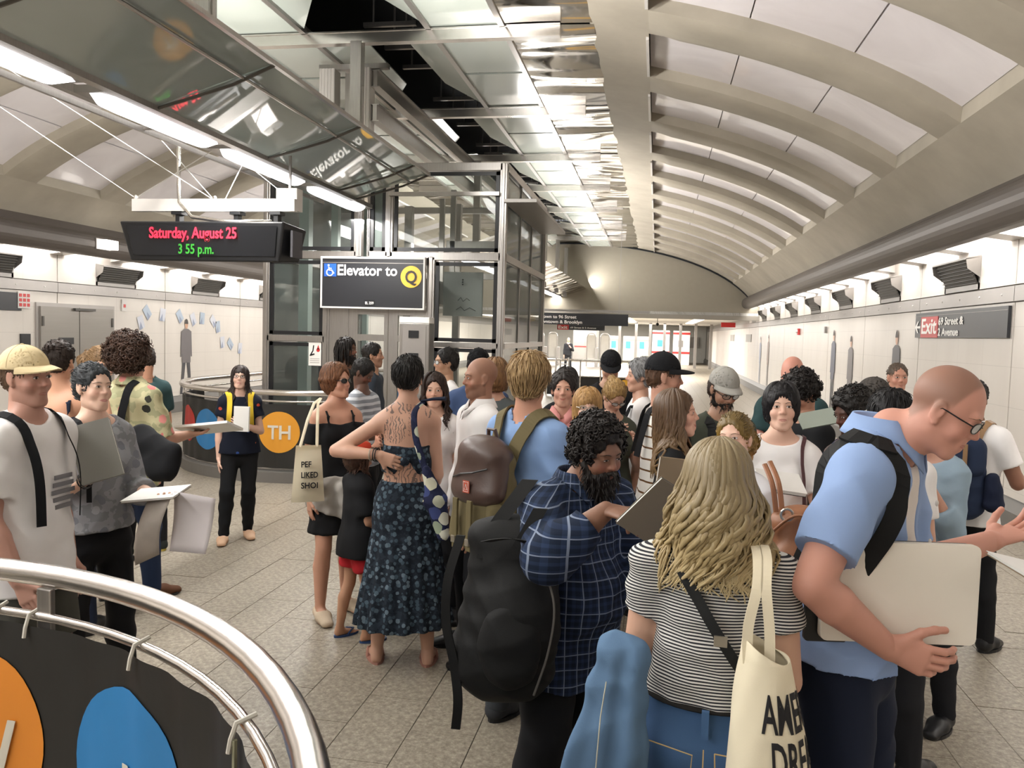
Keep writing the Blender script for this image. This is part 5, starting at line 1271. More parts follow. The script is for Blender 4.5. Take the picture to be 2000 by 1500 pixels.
def make_hair(c, kind='short', col='2a2019', col2=None, mat_=None, th=.012, hat=None, length=.25, n=None, width=1.0, tuft=.02, curl=.3, wave=.010, bang=0, back=True, part=0, seed=1, front=.074, low=-.06, vol=1.0, waves=3.0, taper=.7, tip=.5):
    u, s, HC, Rh, hf, res = c['u'], c['s'], c['HC'], c['Rh'], c['hf'], c['res']; m = mat_ or hair_mat(col, col2); r = np.random.RandomState(seed+int(abs(c['H'])*1000))
    def X(L): return xform(L, Rh, HC, s)
    t = th/1.0
    fr = front                      # hairline: where the scalp cover ends at the front
    base = [ell((0, -.016, .035), (.0755+t, .096+t, .090+t), k=.01)]
    if kind in ('long', 'bob', 'locks'): base += [ell((0, -.035, -.02), (.074+t, .075+t, .085), k=.03)]
    elif low < -.03: base += [ell((0, -.045, -.02), (.066+t*.6, .058+t*.6, .060), k=.02)]
    cut = [ell((0, .105, -.045+(0.02 if bang else 0)), (.064, .088 if bang else .098, .105-(.045 if bang else -.016)), k=.012, op=-1)]
    if kind in ('short', 'curly', 'bun', 'ponytail', 'dreads'): cut += [ell((q*.085, .015, -.045), (.03, .040, .048), k=.01, op=-1) for q in (1, -1)]
    P = X(base+cut)
    if kind == 'curly':
        P = X([ell((0, -.02, .045), (.0755+t, .096+t, .088+t), k=.03), ell((0, -.05, -.01), (.070+t, .055+t, .07+t*.3), k=.03)]+cut)
    if kind == 'bun': P += X([ell((0, -.115, .075), (.038*vol, .036*vol, .036*vol), k=.012)])
    if kind == 'ponytail':
        P += X([ell((0, -.112, .045), (.022, .026, .022), k=.01)]); b = hf(0, -.125, .04); P += [ecap(b, b+V3(0, -.03, -.05), (.026*vol, .024*vol), (.04*vol, .034*vol), k=.02), ecap(b+V3(0, -.03, -.05), b+V3(0, -.035, -length), (.040*vol, .034*vol), (.014, .012), k=.02)]
    if kind == 'bob':
        P += X([ecap((0, -.02, .02), (0, -.012, -.02-length*.5), (.0755+t, .088+t), (.085*vol+t*.5, .075+t*.5), k=.03, clip=[(V3(0, 0, -length), V3(0, 0, -1))]), ell((0, .09, -.05), (.055, .085, .095-(.035 if bang else 0)), k=.01, op=-1)])
        P += X([ell((0, .06, -.09), (.060, .09, .10), k=.01, op=-1)])
    clips = []
    hatz = None
    lo, hi = np.array([-.16-t, -.19-t*1.5, -.30-length*.4]), np.array([.16+t, .16, .17+t*1.5])
    if kind in ('ponytail',):
        lo = np.array([-.18, -.26, -.15-length]);
    V, Q = chunk(P, lo*s, hi*s, .0075*res if kind != 'curly' else .009*res, Rh, HC)
    if len(V):
        N = vnormals(V, Q); l = ((V-HC) @ Rh)/s
        if kind == 'curly':
            g = np.sin(95*l[:, 0]+2*np.sin(60*l[:, 2]))*np.sin(88*l[:, 1]+2*np.sin(70*l[:, 0]))*np.sin(92*l[:, 2]+1.5*np.sin(50*l[:, 1])); V = V+N*(.012*s*curl*3*g)[:, None]
        else:
            th_ = np.arctan2(l[:, 0], l[:, 1]+.02); g = np.sin(46*th_+6*l[:, 2]*10)+.6*np.sin(83*th_-30*l[:, 2]); V = V+N*(.0034*s*g)[:, None]
    ms = [(V, Q)]
    # tufts on short / curly hair
    if kind in ('short', 'curly', 'bun', 'ponytail', 'dreads') and len(V):
        if kind in ('bun', 'ponytail'): tuft = max(tuft, .032)
        nt = n or int((420 if kind in ('bun', 'ponytail') else 260)/res); l = ((V-HC) @ Rh)/s; ok = np.argwhere((l[:, 2] > -.09) & (N @ (Rh @ V3(0, 1, 0)) < .75) & ~((l[:, 1] > .055) & (l[:, 2] < .085)))[:, 0]
        if len(ok):
            i = r.choice(ok, nt); p0 = V[i]; nn = N[i]; ll = l[i]
            flow = np.stack([ll[:, 0]*6, -np.ones(nt)*.4+ll[:, 1]*2, -.6-np.abs(ll[:, 2])*2], 1) @ Rh.T if kind != 'curly' else r.normal(size=(nt, 3))
            if kind in ('bun', 'ponytail'): flow = (V3(0, -.13, .06)-ll) @ Rh.T
            if kind == 'dreads': flow = np.tile(V3(0, 0, -1), (nt, 1))+.15*r.normal(size=(nt, 3))
            flow -= nn*np.sum(flow*nn, 1)[:, None]; flow /= np.maximum(1e-6, np.linalg.norm(flow, axis=1))[:, None]; sd = np.cross(flow, nn)
            K = 7 if kind == 'curly' else 5; tt = np.linspace(0, 1, K); ln = tuft*s*(.7+.6*r.rand(nt)); ph = r.rand(nt)*6.28
            if kind == 'curly': path = p0[:, None]+nn[:, None]*(tt[None, :, None]*ln[:, None, None]*.8)+(sd[:, None]*np.cos(ph[:, None, None]+tt[None, :, None]*6)+flow[:, None]*np.sin(ph[:, None, None]+tt[None, :, None]*6))*(ln*.42)[:, None, None]; rad = np.outer(np.full(nt, .0062*s), 1-.5*tt)
            elif kind == 'dreads': path = p0[:, None]+nn[:, None]*(.006*s)+V3(0, 0, -1)[None, None]*(tt[None, :, None]*(length*s*(.5+.6*r.rand(nt)))[:, None, None])+nn[:, None]*(.012*s*np.sin(tt*3))[None, :, None]; rad = np.outer(np.full(nt, .0085*s), 1-.35*tt)
            else: path = p0[:, None]-nn[:, None]*.003*s+flow[:, None]*(tt[None, :, None]*ln[:, None, None])+nn[:, None]*(.006*s*np.sin(tt*PI))[None, :, None]; rad = np.outer(.0045*s*(.7+.6*r.rand(nt)), (1-.75*tt)*np.minimum(1, .4+3*tt))
            ms.append(tubes(path, rad, 5))
    if kind in ('long', 'locks', 'bob'):
        if kind == 'bob': length = max(.02, length-.02)
        # locks: start on the crown, run over the skull, then fall
        nl = n or int(150/res); K = 22; az = r.rand(nl)*2*PI; azf = az.copy()
        fa_ = .95 if not bang else .82   # half opening of the face window (radians about +y)
        az = fa_+(2*PI-2*fa_)*(az/(2*PI)); layer = r.rand(nl)
        R3 = np.array([.0755+t, .096+t, .090+t]); paths = []; rads = []
        for i in range(nl):
            dirx, diry = math.sin(az[i]), math.cos(az[i])
            tot = s*(.19+length*(.80+.3*r.rand())*(1-.18*abs(dirx)*0)); st = .08+.35*r.rand(); off = .92+.14*layer[i]*vol
            pts = []; ph = r.rand()*6.28; fw = waves*(.8+.4*r.rand()); wa = wave*(.6+.8*r.rand())
            px = None; total = 0
            arcL = 1.75; 
            for k in range(K):
                q = k/(K-1)*tot/s
                ang = st+q/.105; amax = 1.62+.12*r.rand()*0
                if ang < amax: P0 = V3(part+dirx*R3[0]*math.sin(ang)*off, -.016+diry*R3[1]*math.sin(ang)*off, .035+R3[2]*math.cos(ang)*off); drop = 0; hx = hf(*P0); last = (hx, q); wv = 0
                else:
                    dq = (q-(amax-st)*.105)*s; b0 = hf(part*0+dirx*R3[0]*off, -.016+diry*R3[1]*off, .030); out = nrm((Rh @ V3(dirx, diry, 0))*V3(1, 1, 0)); wv = min(1, dq/(.10*s))
                    spread_ = (width-1)*.06*math.sin(min(1, dq/(length*s+1e-6))*PI*.8)*s - (1-tip)*.035*s*max(0, dq/(length*s+1e-6)-.45)
                    if out[1] < -.2 and back: spread_ -= .02*min(1, dq/.12)*s
                    hx = b0+V3(0, 0, -dq)+out*spread_; sd = np.cross(out, V3(0, 0, 1)); A = fw*2*PI*dq/(.28*s)+ph
                    hx = hx+sd*wa*s*math.sin(A)*wv+out*wa*.7*s*math.cos(A*1.0+.5)*wv
                pts.append(hx)
            paths.append(pts); w = .0105*s*(.7+.7*r.rand())*(1+.0*layer[i]); tt = np.linspace(0, 1, K); rads.append(w*np.minimum(1, .35+4*tt)*(1-taper*tt**3)*np.where(tt > .93, .55, 1))
        P = np.array(paths); sh_ = P.shape; P = P.reshape(-1, 3); lowm = P[:, 2] < c['nb'][2]+.03*u
        bp = c['torso']+c['armp'](1)+c['armp'](-1)
        for _ in range(3):
            L_ = P[lowm]
            if not len(L_): break
            f0 = field(bp, L_); e = 1e-3; G = np.stack([field(bp, L_+e*np.eye(3)[i])-f0 for i in range(3)], 1)/e; G[:, 2] *= .25
            L_ = L_+np.clip(.020+.006*r.rand(len(L_))-f0, 0, .08)[:, None]*G/np.maximum(.3, np.linalg.norm(G, axis=1))[:, None]; P[lowm] = L_
        P = P.reshape(sh_); P[:, 1:-1] = (P[:, :-2]+2*P[:, 1:-1]+P[:, 2:])/4
        ms.append(tubes(P, np.array(rads), 6, flat=.55))
    if hat: # flatten whatever would poke through the hat
        V, Q = joinm(ms); l = ((V-HC) @ Rh)/s; zc = hat.get('z', .045); mk = l[:, 2] > zc
        E = l[mk]-V3(0, -.014, .035); k0 = np.linalg.norm(E/V3(.083, .103, .093), axis=1); f = np.where(k0 > 1, 1/k0, 1); l[mk] = V3(0, -.014, .035)+E*f[:, None]; V = (l*s) @ Rh.T+HC; ms = [(V, Q)]
    V, Q = joinm(ms); c['hair'] = link('hair', np_mesh('hair', V, Q), c['root'], m)
def make_hat(c, m, kind='cap', z=.045, turn=0, hair=None, brim=1.0, brimm=None, tall=0, tilt=8):
    s, HC, Rh, res = c['s'], c['HC'], c['Rh'], c['res']; Rc = Rh @ rotm(turn, tilt, 0)
    def X(L): return xform(L, Rc, HC, s)
    if kind == 'cap':
        P = X([ell((0, -.014, .040), (.088, .108, .098+tall), k=.01, clip=[(V3(0, 0, z-.012), V3(0, 0, -1))]), ell((0, -.014, .040), (.081, .101, .088), k=.004, op=-1)])
        V, Q = chunk(P, V3(-.1, -.13, z-.03)*s, V3(.1, .11, .16+tall)*s, .0055*res, Rc, HC); o = link('cap', np_mesh('cap', V, Q), c['root'], m)
        n = 16; V = []; M = MB()
        for layer in (0, -.0045):
            for j in range(6):
                for k in range(n+1):
                    a = math.radians(20+140*k/n); rr = j/5; x = .086*math.cos(a); y = -.014+.106*math.sin(a); L_ = .072*brim*math.sin((a-math.radians(20))/(math.radians(140))*PI)**.6
                    V.append(HC+Rc @ (V3(x*(1+.08*rr), y+L_*rr, z+.004-.012*rr*rr-.010*rr*abs(math.cos(a))*1.5+layer)*s))
        w = n+1; F = []
        for j in range(5):
            for k in range(n): F.append((j*w+k, j*w+k+1, (j+1)*w+k+1, (j+1)*w+k)); q = 6*w; F.append((q+j*w+k+1, q+j*w+k, q+(j+1)*w+k, q+(j+1)*w+k+1))
        M.add(V, F); M.build('brim', brimm or m, o, smooth=True)
        MB().ball(tuple(HC+Rc @ (V3(0, -.014, .139+tall)*s)), .008*s, 5, (1, 1, .5)).build('button', m, o)
        sm = MB()
        for a in (0, 60, 120): 
            sm.tube([HC+Rc @ (V3(.0885*math.cos(math.radians(a))*math.cos(b), -.014+.1085*math.sin(math.radians(a))*math.cos(b), .040+(.0985+tall)*math.sin(b))*s) for b in [math.radians(q) for q in range(4, 177, 12)]], .0011*s, 4)
        sm.build('seam', m, o)
    elif kind == 'brimhat':
        M = MB(); prof = [(.158, .028), (.150, .036), (.105, .046), (.094, .050), (.090, .085), (.078, .118), (.040, .132), (.001, .134)]; n = 36; V = []
        for r_, zz in prof:
            for k in range(n): a = 2*PI*k/n; V.append(HC+Rc @ (V3(r_*math.cos(a)*.95, -.012+r_*1.1*math.sin(a), zz+.012*math.cos(2*a)*(r_ > .14)*1.4)*s))
        F = [(j*n+k, j*n+(k+1) % n, (j+1)*n+(k+1) % n, (j+1)*n+k) for j in range(len(prof)-1) for k in range(n)]
        M.add(V, F); o = M.build('hat', m, c['root'], smooth=True); sd = o.modifiers.new('solid', 'SOLIDIFY'); sd.thickness = .003
        MB().tube([HC+Rc @ (V3(.0945*math.cos(2*PI*k/28)*.95, -.012+.0945*1.1*math.sin(2*PI*k/28), .060)*s) for k in range(28)], .008*s, 6, closed=True, flat=.5).build('hat_band', brimm or m, o)
    elif kind == 'bandana':
        pts = [HC+Rc @ (V3(.101*math.cos(a), -.016+.121*math.sin(a), .020+.012*math.sin(a))*s) for a in np.linspace(0, 2*PI, 33)[:-1]]
        MB().tube(pts, .021*s, 10, closed=True, flat=.25).build('headband', m, c['root'], smooth=True)
def make_beard(c, col='1c1512', a=0, ln=.03, th=.014, full=1.0, paint=False, n=None):
    s, HC, Rh, res = c['s'], c['HC'], c['Rh'], c['res']
    P = xform([ell((0, .040, -.085-ln*.3), (.050+th*.6, .046+th, .040+ln), k=.02), cap((-.066, .006, -.03), (-.050, .035, -.085), .012*full, .018*full, k=.02), cap((.066, .006, -.03), (.050, .035, -.085), .012*full, .018*full, k=.02),
               cap((-.026, .086, -.058), (0, .094, -.050), .0055*full, k=.01), cap((.026, .086, -.058), (0, .094, -.050), .0055*full, k=.01), ell((0, .100, -.0665), (.020, .016, .0075), k=.004, op=-1),
               ell((0, .06, -.012), (.054, .05, .036), k=.01, op=-1)], Rh, HC, s)
    V, Q = chunk(P, V3(-.1, -.03, -.15-ln*1.6)*s, V3(.1, .14, .01)*s, .006*res, Rh, HC)
    if not len(V): return
    N = vnormals(V, Q); l = ((V-HC) @ Rh)/s; V = V+N*(.003*s*np.sin(120*l[:, 0]+40*l[:, 2])*np.sin(110*l[:, 2]+30*l[:, 1]))[:, None]; r = np.random.RandomState(5); nt = n or int(160/res)
    i = r.choice(len(V), nt); K = 5; tt = np.linspace(0, 1, K); fl = Rh @ V3(0, .3, -1); nn = N[i]; path = V[i][:, None]+nn[:, None]*(.010*s*np.sin(tt*2))[None, :, None]+fl[None, None]*(tt*.022*s)[None, :, None]+.004*s*r.normal(size=(nt, 1, 3))*tt[None, :, None]
    V, Q = joinm([(V, Q), tubes(path, np.outer(np.full(nt, .0035*s), 1-.7*tt), 4)]); link('beard', np_mesh('beard', V, Q), c['root'], hair_mat(col))
def make_glasses(c, kind='clear', col=None):
    s, hf = c['s'], c['hf']; fm = col or M_glassframe; w = .0235; h = .017 if kind != 'sun' else .016; y = c['surf'](.031, .004)+.014; g = MB(); cx = .0325; o = empty('glasses') ; o.parent = c['root']
    for q in (1, -1):
        g.tube([hf(q*cx+w*math.cos(a)*(1+.05*math.sin(a)), y-.012*((abs(q*cx+w*math.cos(a))/.056)**2), .002+h*math.copysign(abs(math.sin(a))**.75, math.sin(a))) for a in np.linspace(0, 2*PI, 25)[:-1]], .0020*s if kind != 'sun' else .003*s, 6, closed=True)
        g.tube([hf(q*(cx+w), y-.012, .006), hf(q*.073, .055, .008), hf(q*.081, .0, .010), hf(q*.080, -.014, -.004)], .0022*s, 6)
    g.tube([hf(-.010, y-.001, .006), hf(0, y+.003, .008), hf(.010, y-.001, .006)], .0020*s, 6); g.build('frame', fm, o)
    for q in (1, -1):
        V = [hf(q*cx+w*.97*math.cos(a), y-.012*((abs(q*cx+w*math.cos(a))/.056)**2), .002+h*.97*math.copysign(abs(math.sin(a))**.75, math.sin(a))) for a in np.linspace(0, 2*PI, 25)[:-1]]
        MB().add(V, [tuple(range(24))]).build('lens', M_sung if kind == 'sun' else M_lensg, o)
def strap(c, pts, w, m, name='strap', t=.004, parent=None, push=.024):
    """flat band through body-local points"""
    if 'torso' in c:
        Q_ = np.array([list(p) for p in pts], float); bp = c['torso']+c['armp'](1)[:1]+c['armp'](-1)[:1]; e = 1e-3
        for _ in range(2):
            f0 = field(bp, Q_); G = np.stack([field(bp, Q_+e*np.eye(3)[i])-f0 for i in range(3)], 1)/e
            Q_ = Q_+np.clip(push-f0, 0, .15)[:, None]*G/np.maximum(.3, np.linalg.norm(G, axis=1))[:, None]
            Q_[1:-1] = (Q_[:-2]+2*Q_[1:-1]+Q_[2:])/4
        pts = Q_
    P = [Vector(p) for p in pts]; ctr = Vector(c['T'](0, 0, .72)) if 'T' in c else Vector((0, 0, 0)); V = []; F = []; n = len(P)
    for i, p in enumerate(P):
        tg = (P[min(n-1, i+1)]-P[max(0, i-1)]).normalized(); o = p-ctr; o = (o-tg*o.dot(tg)).normalized(); sd = tg.cross(o)
        V += [p-sd*w/2, p+sd*w/2, p+sd*w/2+o*t, p-sd*w/2+o*t]
    for i in range(n-1):
        for k in range(4): F.append((4*i+k, 4*i+(k+1) % 4, 4*i+4+(k+1) % 4, 4*i+4+k))
    F += [(3, 2, 1, 0), (4*n-4, 4*n-3, 4*n-2, 4*n-1)]
    return MB().add(V, F).build(name, m, parent or c['root'], smooth=False)
def smooth_pts(pts, k=7):
    P = [Vector(p) for p in pts]; out = []
    for i in range(len(P)-1):
        a, b, c_, d = P[max(0, i-1)], P[i], P[i+1], P[min(len(P)-1, i+2)]
        for j in range(k):
            t = j/k; out.append(.5*((2*b)+(-a+c_)*t+(2*a-5*b+4*c_-d)*t*t+(-a+3*b-3*c_+d)*t**3))
    return out+[P[-1]]
# ------------------------------------------------------------------ the crowd
def RZ(hc, a): return math.degrees(math.atan2(hc[0], -hc[1]))+a
def wpt(c, p):
    a = math.radians(c['rz']); p = np.asarray(p, float); R_ = np.array([[math.cos(a), -math.sin(a), 0], [math.sin(a), math.cos(a), 0], [0, 0, 1]])
    return np.array(c['root'].location)+R_ @ p
def lpt(c, P):
    a = math.radians(c['rz']); R_ = np.array([[math.cos(a), -math.sin(a), 0], [math.sin(a), math.cos(a), 0], [0, 0, 1]])
    return R_.T @ (np.asarray(P, float)-np.array(c['root'].location))
BLK = cloth('17181b'); BLK2 = cloth('1f2024'); WHT = cloth('eceaea'); NAVY = cloth('1b2336'); DENIM = cloth('2b3a58', weave=.3); TEAL = cloth('2c4446'); OLIVE = cloth('4b5046'); LBLUE = cloth('86a3cf'); PINK = cloth('dc9a96')
FADED = cloth('5f7c9c', weave=.35, var=.16); JEANS = cloth('47668f', weave=.35, var=.14); CREAM = cloth('e6dcc2', weave=.25); KHAKI = cloth('d3c19a'); GREYC = cloth('9c9a94'); GREYJ = cloth('a8a49e')
FLORAL = spots('bdb792', ['d98f88', '35342f', 'cf7a76', 'aeb08c', '3a3a33', 'cdc7a4'], 12, 'floral_shirt', .34, base2='a5a482')
GREYTOP = spots('8b8d92', ['7b7d84', '70727b', '96989c'], 16, 'grey_mottled_top', .34, base2='7a7c80')
DRESS = spots('1c222b', ['4a5a66', '3a4955', '5d6c78'], 34, 'dress_print', .42, base2='262e38')
NAVYPAT = spots('151a28', ['b2462f', '2f4a86', '1a2030', 'b6603c', '151a28', '151a28', '151a28'], 13, 'navy_patched_top', .2)
PLAID = plaid('1d2638', '8793a8', '2c3a56', .052, 'navy_plaid'); STRIPE = stripes('303137', 'd6d4d0', .0078, .5, 'fine_stripes', wob=.001); STRIPE2 = stripes('e9e6df', '6a4a2a', .062, .16, 'brown_stripes')
PATT = spots('232742', ['bfbda6', 'c9c8b8', '3a4470', '8f9a86', 'a9ab98'], 15, 'patterned_bag_cloth', .5, base2='1b1f36'); GREYPAT = stripes('8c9098', 'c9ccd2', .05, .45, 'grey_band_tee')
LEATH = mat('brown_leather', '8a5a3c', .42, var=.22, nscale=9, bump=.15, bscale=90); DLEATH = mat('dark_brown_leather', '4d3b35', .38, var=.12, bump=.1, bscale=120); OLIVEB = cloth('6d6347', key='olive_canvas', weave=.35); BPBLK = mat('black_nylon', '131415', .7, var=.1, bump=.12, bscale=300, spec=.3); NAVYBP = cloth('27324a', key='navy_canvas', weave=.3)
TAN = mat('tan_shoe_leather', 'c39f82', .6); BRASS = mat('buckle_metal', 'b9b4a8', .3, .9)
def P(label, hc, a, D, **k):
    k.setdefault('res', .85 if D < 3 else 1.0 if D < 4.6 else 1.3 if D < 6 else 1.75 if D < 10 else 2.6)
    k.setdefault('shoes', dict(m=M_black)); k.setdefault('bottom', dict(m=BLK2))
    return person(label, hc, RZ(hc, a), **k)
HOLD = dict(R=((.15, .25, -1), (-.35, .9, .12)), L=((-.15, .25, -1), (.35, .9, .12)))

def tattoos(V, C, c):
    pass
def bracelet(c, q, m, off=.012, r=.021, n=1):
    for k in range(n):
        w = c['wr'][q]-c['fd'][q]*(off+.012*k); ax = c['fd'][q]; e = nrm(np.cross(ax, V3(.3, .2, 1))); g = np.cross(ax, e); rr = r*c['u']/1.0
        MB().tube([w+e*rr*math.cos(t)+g*rr*math.sin(t) for t in np.linspace(0, 2*PI, 15)[:-1]], .0035, 5, closed=True).build('bracelet', m, c['root'])

# 1 man in beige cap
def ex_cap(c):
    T = c['T']; strap(c, smooth_pts([T(.062, .085, .60), T(.066, .082, .72), T(.060, .045, .80), T(.055, -.03, .83), T(.06, -.075, .76)]), .035, BLK, 'backpack_strap')
    strap(c, smooth_pts([T(-.062, .085, .60), T(-.066, .082, .72), T(-.060, .045, .80), T(-.055, -.03, .83), T(-.06, -.075, .76)]), .035, BLK, 'backpack_strap')
    g = MB(); 
    for k in range(5): g.box(tuple(T(-.02, .0, .70)+V3(0, c['u']*.076, -.03*k)), (.13-.015*abs(k-2), .004, .018))
    g.build('shirt_print', mat('print_grey_ink', '77767a', .8), c['root'])
P('man in beige baseball cap and white t-shirt standing at the left edge by the railing', (-2.49, 2.86, 1.62), 50, 3.2, build=1.1, skin='b98672', head=(-10, -3, 3), R=((.16, .0, -1), (-.05, .5, -.95)), L=((-.1, -.1, -1), (.0, .25, -1)),
  top=dict(m=WHT, t=.014, hem=.44, sleeve=.72, sflare=.02), bottom=dict(m=cloth('4a4a44'), kind='shorts', length=.9), hair=dict(kind='short', col='5b4636', th=.006, n=60), hat=dict(m=KHAKI, brim=1.05, turn=4, tilt=4), beard=dict(a=.18, col='6b5548', paint=True), extra=ex_cap)
# 2 girl in grey top
girl2 = P('young woman in mottled grey top with tied-back dark hair holding open sketchbook', (-2.59, 3.38, 1.54), 28, 3.75, sex='f', skin='d8ae94', head=(6, 2, -3), R=((.22, -.12, -1), (-.25, .8, .42)), L=((-.18, .25, -1), (.2, .9, .05)), hands=(dict(n=(-1, 0, .2), curl=.5), dict(n=(0, 0, 1), curl=.4)),
  top=dict(m=GREYTOP, t=.016, hem=.53, sleeve=1.35, neckr=.062, neckz=.852, sflare=.02, flare=.02), bottom=dict(m=BLK, t=.012), hair=dict(kind='bun', col='2c3034', th=.008, tuft=.03, vol=.8), lips=dict(col='b0646a'),
  extra=lambda c: (bracelet(c, 1, M_black, n=2), strap(c, smooth_pts([c['T'](.05, .07, .62), c['T'](.055, .074, .74), c['T'](.052, .03, .815), c['T'](.05, -.05, .80)]), .022, BLK, 'shoulder_strap')))
# 3 curly haired man
curly = P('man with big brown curly hair in floral shirt and jeans facing right', (-3.40, 4.80, 1.61), 132, 5.3, res=1.05, skin='c08e74', head=(-8, -4, 0), R=((.2, .22, -1), (-.1, 1, .02)), L=((-.12, .1, -1), (-.05, .6, -.9)), hands=(dict(n=(0, 0, 1), curl=.55), {}), legs=((.03, .03, 0), (-.03, -.05, 0)),
  top=dict(m=FLORAL, t=.02, hem=.45, sleeve=.95, sflare=.022, flare=.03, collar=True, amp=.007), bottom=dict(m=DENIM, t=.014), shoes=dict(m=cloth('6b4a38')), hair=dict(kind='curly', col='4a3428', col2='2c1f18', th=.052, curl=.4, n=620, tuft=.030))
def ex_curly(c):
    T = c['T']; strap(c, smooth_pts([T(.05, .09, .60), T(.058, .085, .72), T(.052, .04, .815), T(.045, -.04, .82), T(.04, -.085, .70), T(.05, -.075, .56)]), .05, BLK, 'backpack_strap')
ex_curly(curly)
# 4,5,6 behind the grey-top girl
P('woman with bare tanned shoulders in navy tank top behind the beige cap man', (-3.40, 4.15, 1.61), 150, 4.6, sex='f', skin='cf9470', R=((.3, .4, -.75), (-.3, .3, 1)), top=dict(m=NAVY, straps=dict(z=.75)), hair=dict(kind='bun', col='2c211b', th=.010, vol=.7), bottom=dict(m=NAVY), head=(0, -10, 0))
P('young woman in white t-shirt with light brown ponytail seen in profile on the left', (-4.02, 5.34, 1.55), 82, 5.8, sex='f', skin='dba98c', head=(0, -12, 0), top=dict(m=WHT), hair=dict(kind='ponytail', col='8f7252', th=.008, length=.2, vol=.9))
P('man in dark green t-shirt half hidden behind the curly haired man', (-3.98, 5.78, 1.55), -150, 6.3, skin='c9906f', head=(0, -25, 0), L=((-.25, .15, -1), (.6, .8, .1)), R=((.25, .15, -1), (-.6, .8, .1)), top=dict(m=TEAL, t=.016, sflare=.02), bottom=dict(m=BLK2), shoes=dict(m=cloth('2c2f2e'), sole=mat('yellow_lace', 'b8a24a', .7)), hair=dict(kind='short', col='2c211b'))
# 7 woman with glasses walking
def ex7(c):
    T = c['T']; Y = cloth('d8b838')
    for q in (1, -1): strap(c, smooth_pts([T(q*.062, .060, .66), T(q*.058, .078, .72), T(q*.055, .058, .79), T(q*.052, .0, .828), T(q*.05, -.055, .79)]), .048, Y, 'backpack_strap')
    b = MB(); V, Q = chunk([rbox(T(0, -.115, .69), (.085*c['u'], .05*c['u'], .13*c['u']), .03)], T(-.12, -.2, .5), T(.12, .0, .9), .015); link('backpack', np_mesh('backpack', V, Q), c['root'], Y)
    bracelet(c, -1, BRASS)
P('woman in glasses with long dark hair and yellow backpack straps walking on the left', (-3.51, 6.42, 1.40), 2, 6.9, sex='f', res=1.2, skin='dcae96', head=(-6, 9, -2), R=((.2, .0, -1), (.0, .08, -1)), L=((-.22, .05, -1), (.75, .75, .38)), hands=({}, dict(n=(.6, -.2, .3), curl=.8)), legs=((.035, .06, .01), (-.0, -.04, .02)),
  top=dict(m=NAVYPAT, t=.016, hem=.50, sleeve=.5, sflare=.02, flare=.02), bottom=dict(m=BLK, t=.010, taper=.004), shoes=dict(m=TAN, kind='slip'), hair=dict(kind='long', col='2e211d', col2='1a1210', th=.010, length=.27, wave=.014, n=150, bang=1), glasses={}, lips=dict(col='b86a68'), extra=ex7)
# 8 reader in black tank
P('man in black tank top reading behind the stairwell railing on the left', (-5.75, 12.5, 1.52), 8, 13.4, skin='b98468', head=(0, -34, 0), R=((.3, .15, -1), (-.8, .8, .2)), L=((-.3, .15, -1), (.8, .8, .2)), top=dict(m=BLK, straps=dict(z=.78, w=.018, x=.05)), hair=dict(kind='short', col='5a5552', th=.004), res=2.0)
# 9-11 by the elevator doors
P('man with long black dreadlocks and beard standing at the elevator doors', (-3.11, 7.85, 1.63), 62, 8.2, skin='70492f', top=dict(m=cloth('2e2c2a'), neckr=.06), hair=dict(kind='dreads', col='1b1614', th=.016, length=.17, n=230), beard=dict(ln=.03, th=.012), res=1.3)
P('short dark-haired man in slate blue t-shirt in profile by the elevator doors', (-2.65, 7.35, 1.60), 78, 7.6, skin='b3805f', top=dict(m=cloth('3a414c')), hair=dict(kind='short', col='1f1a17', th=.010), beard=dict(paint=True, a=.35, col='3b2c22'), res=1.4)
P('dark-skinned man in pale patterned t-shirt looking down beside the sunglasses woman', (-2.30, 6.15, 1.50), 62, 6.6, skin='573726', head=(0, -32, 0), **HOLD, top=dict(m=GREYPAT), hair=dict(kind='short', col='151210', th=.012, tuft=.012), res=1.4)
# 12 sunglasses woman
def ex12(c):
    T, u = c['T'], c['u']
    P_ = [ecap(T(0, -.0, .545), V3(0, -.01*u, .34*u), (.106*u, .086*u), (.128*u, .110*u), k=.03, folds=(11, .06, .3, .3), clip=[(V3(0, 0, .40*u), V3(.35, 0, -1)), (V3(0, 0, .57*u), V3(0, 0, 1))]), cap(T(.085, .05, .535), T(-.085, .06, .525), .022*u, k=.03), cap(T(.02, .10, .53), T(-.01, .12, .40), .020*u, .03*u, k=.02)]
    lo, hi = bounds(P_); V, Q = chunk(P_, lo, hi, .012); V = drape(V, Q, .006, 4); link('tied_jacket', np_mesh('tied_jacket', V, Q), c['root'], GREYJ)
P('smiling woman in black sunglasses and black tank top with grey jacket tied at waist', (-2.0, 4.88, 1.51), 24, 5.15, sex='f', res=1.0, skin='c48d70', head=(26, 4, 0), R=((.2, -.1, -1), (-.02, .12, -1)), L=((-.2, .3, -.9), (.2, 1, .5)), legs=((.02, .03, 0), (-.02, -.04, 0)),
  top=dict(m=BLK, straps=dict(z=.765, x=.052, w=.007), hem=.52), bottom=dict(m=BLK, kind='skirt', hemz=.335, hemr=.115, fa=.02), shoes=dict(m=mat('fluffy_beige', 'bfae98', .95, bump=.6, bscale=90), kind='slip'), hair=dict(kind='long', col='7b5236', col2='4c3020', th=.016, length=.03, wave=.02, n=150, width=1.3), glasses=dict(kind='sun'), smile=1, extra=ex12, iriscol='4a3020')
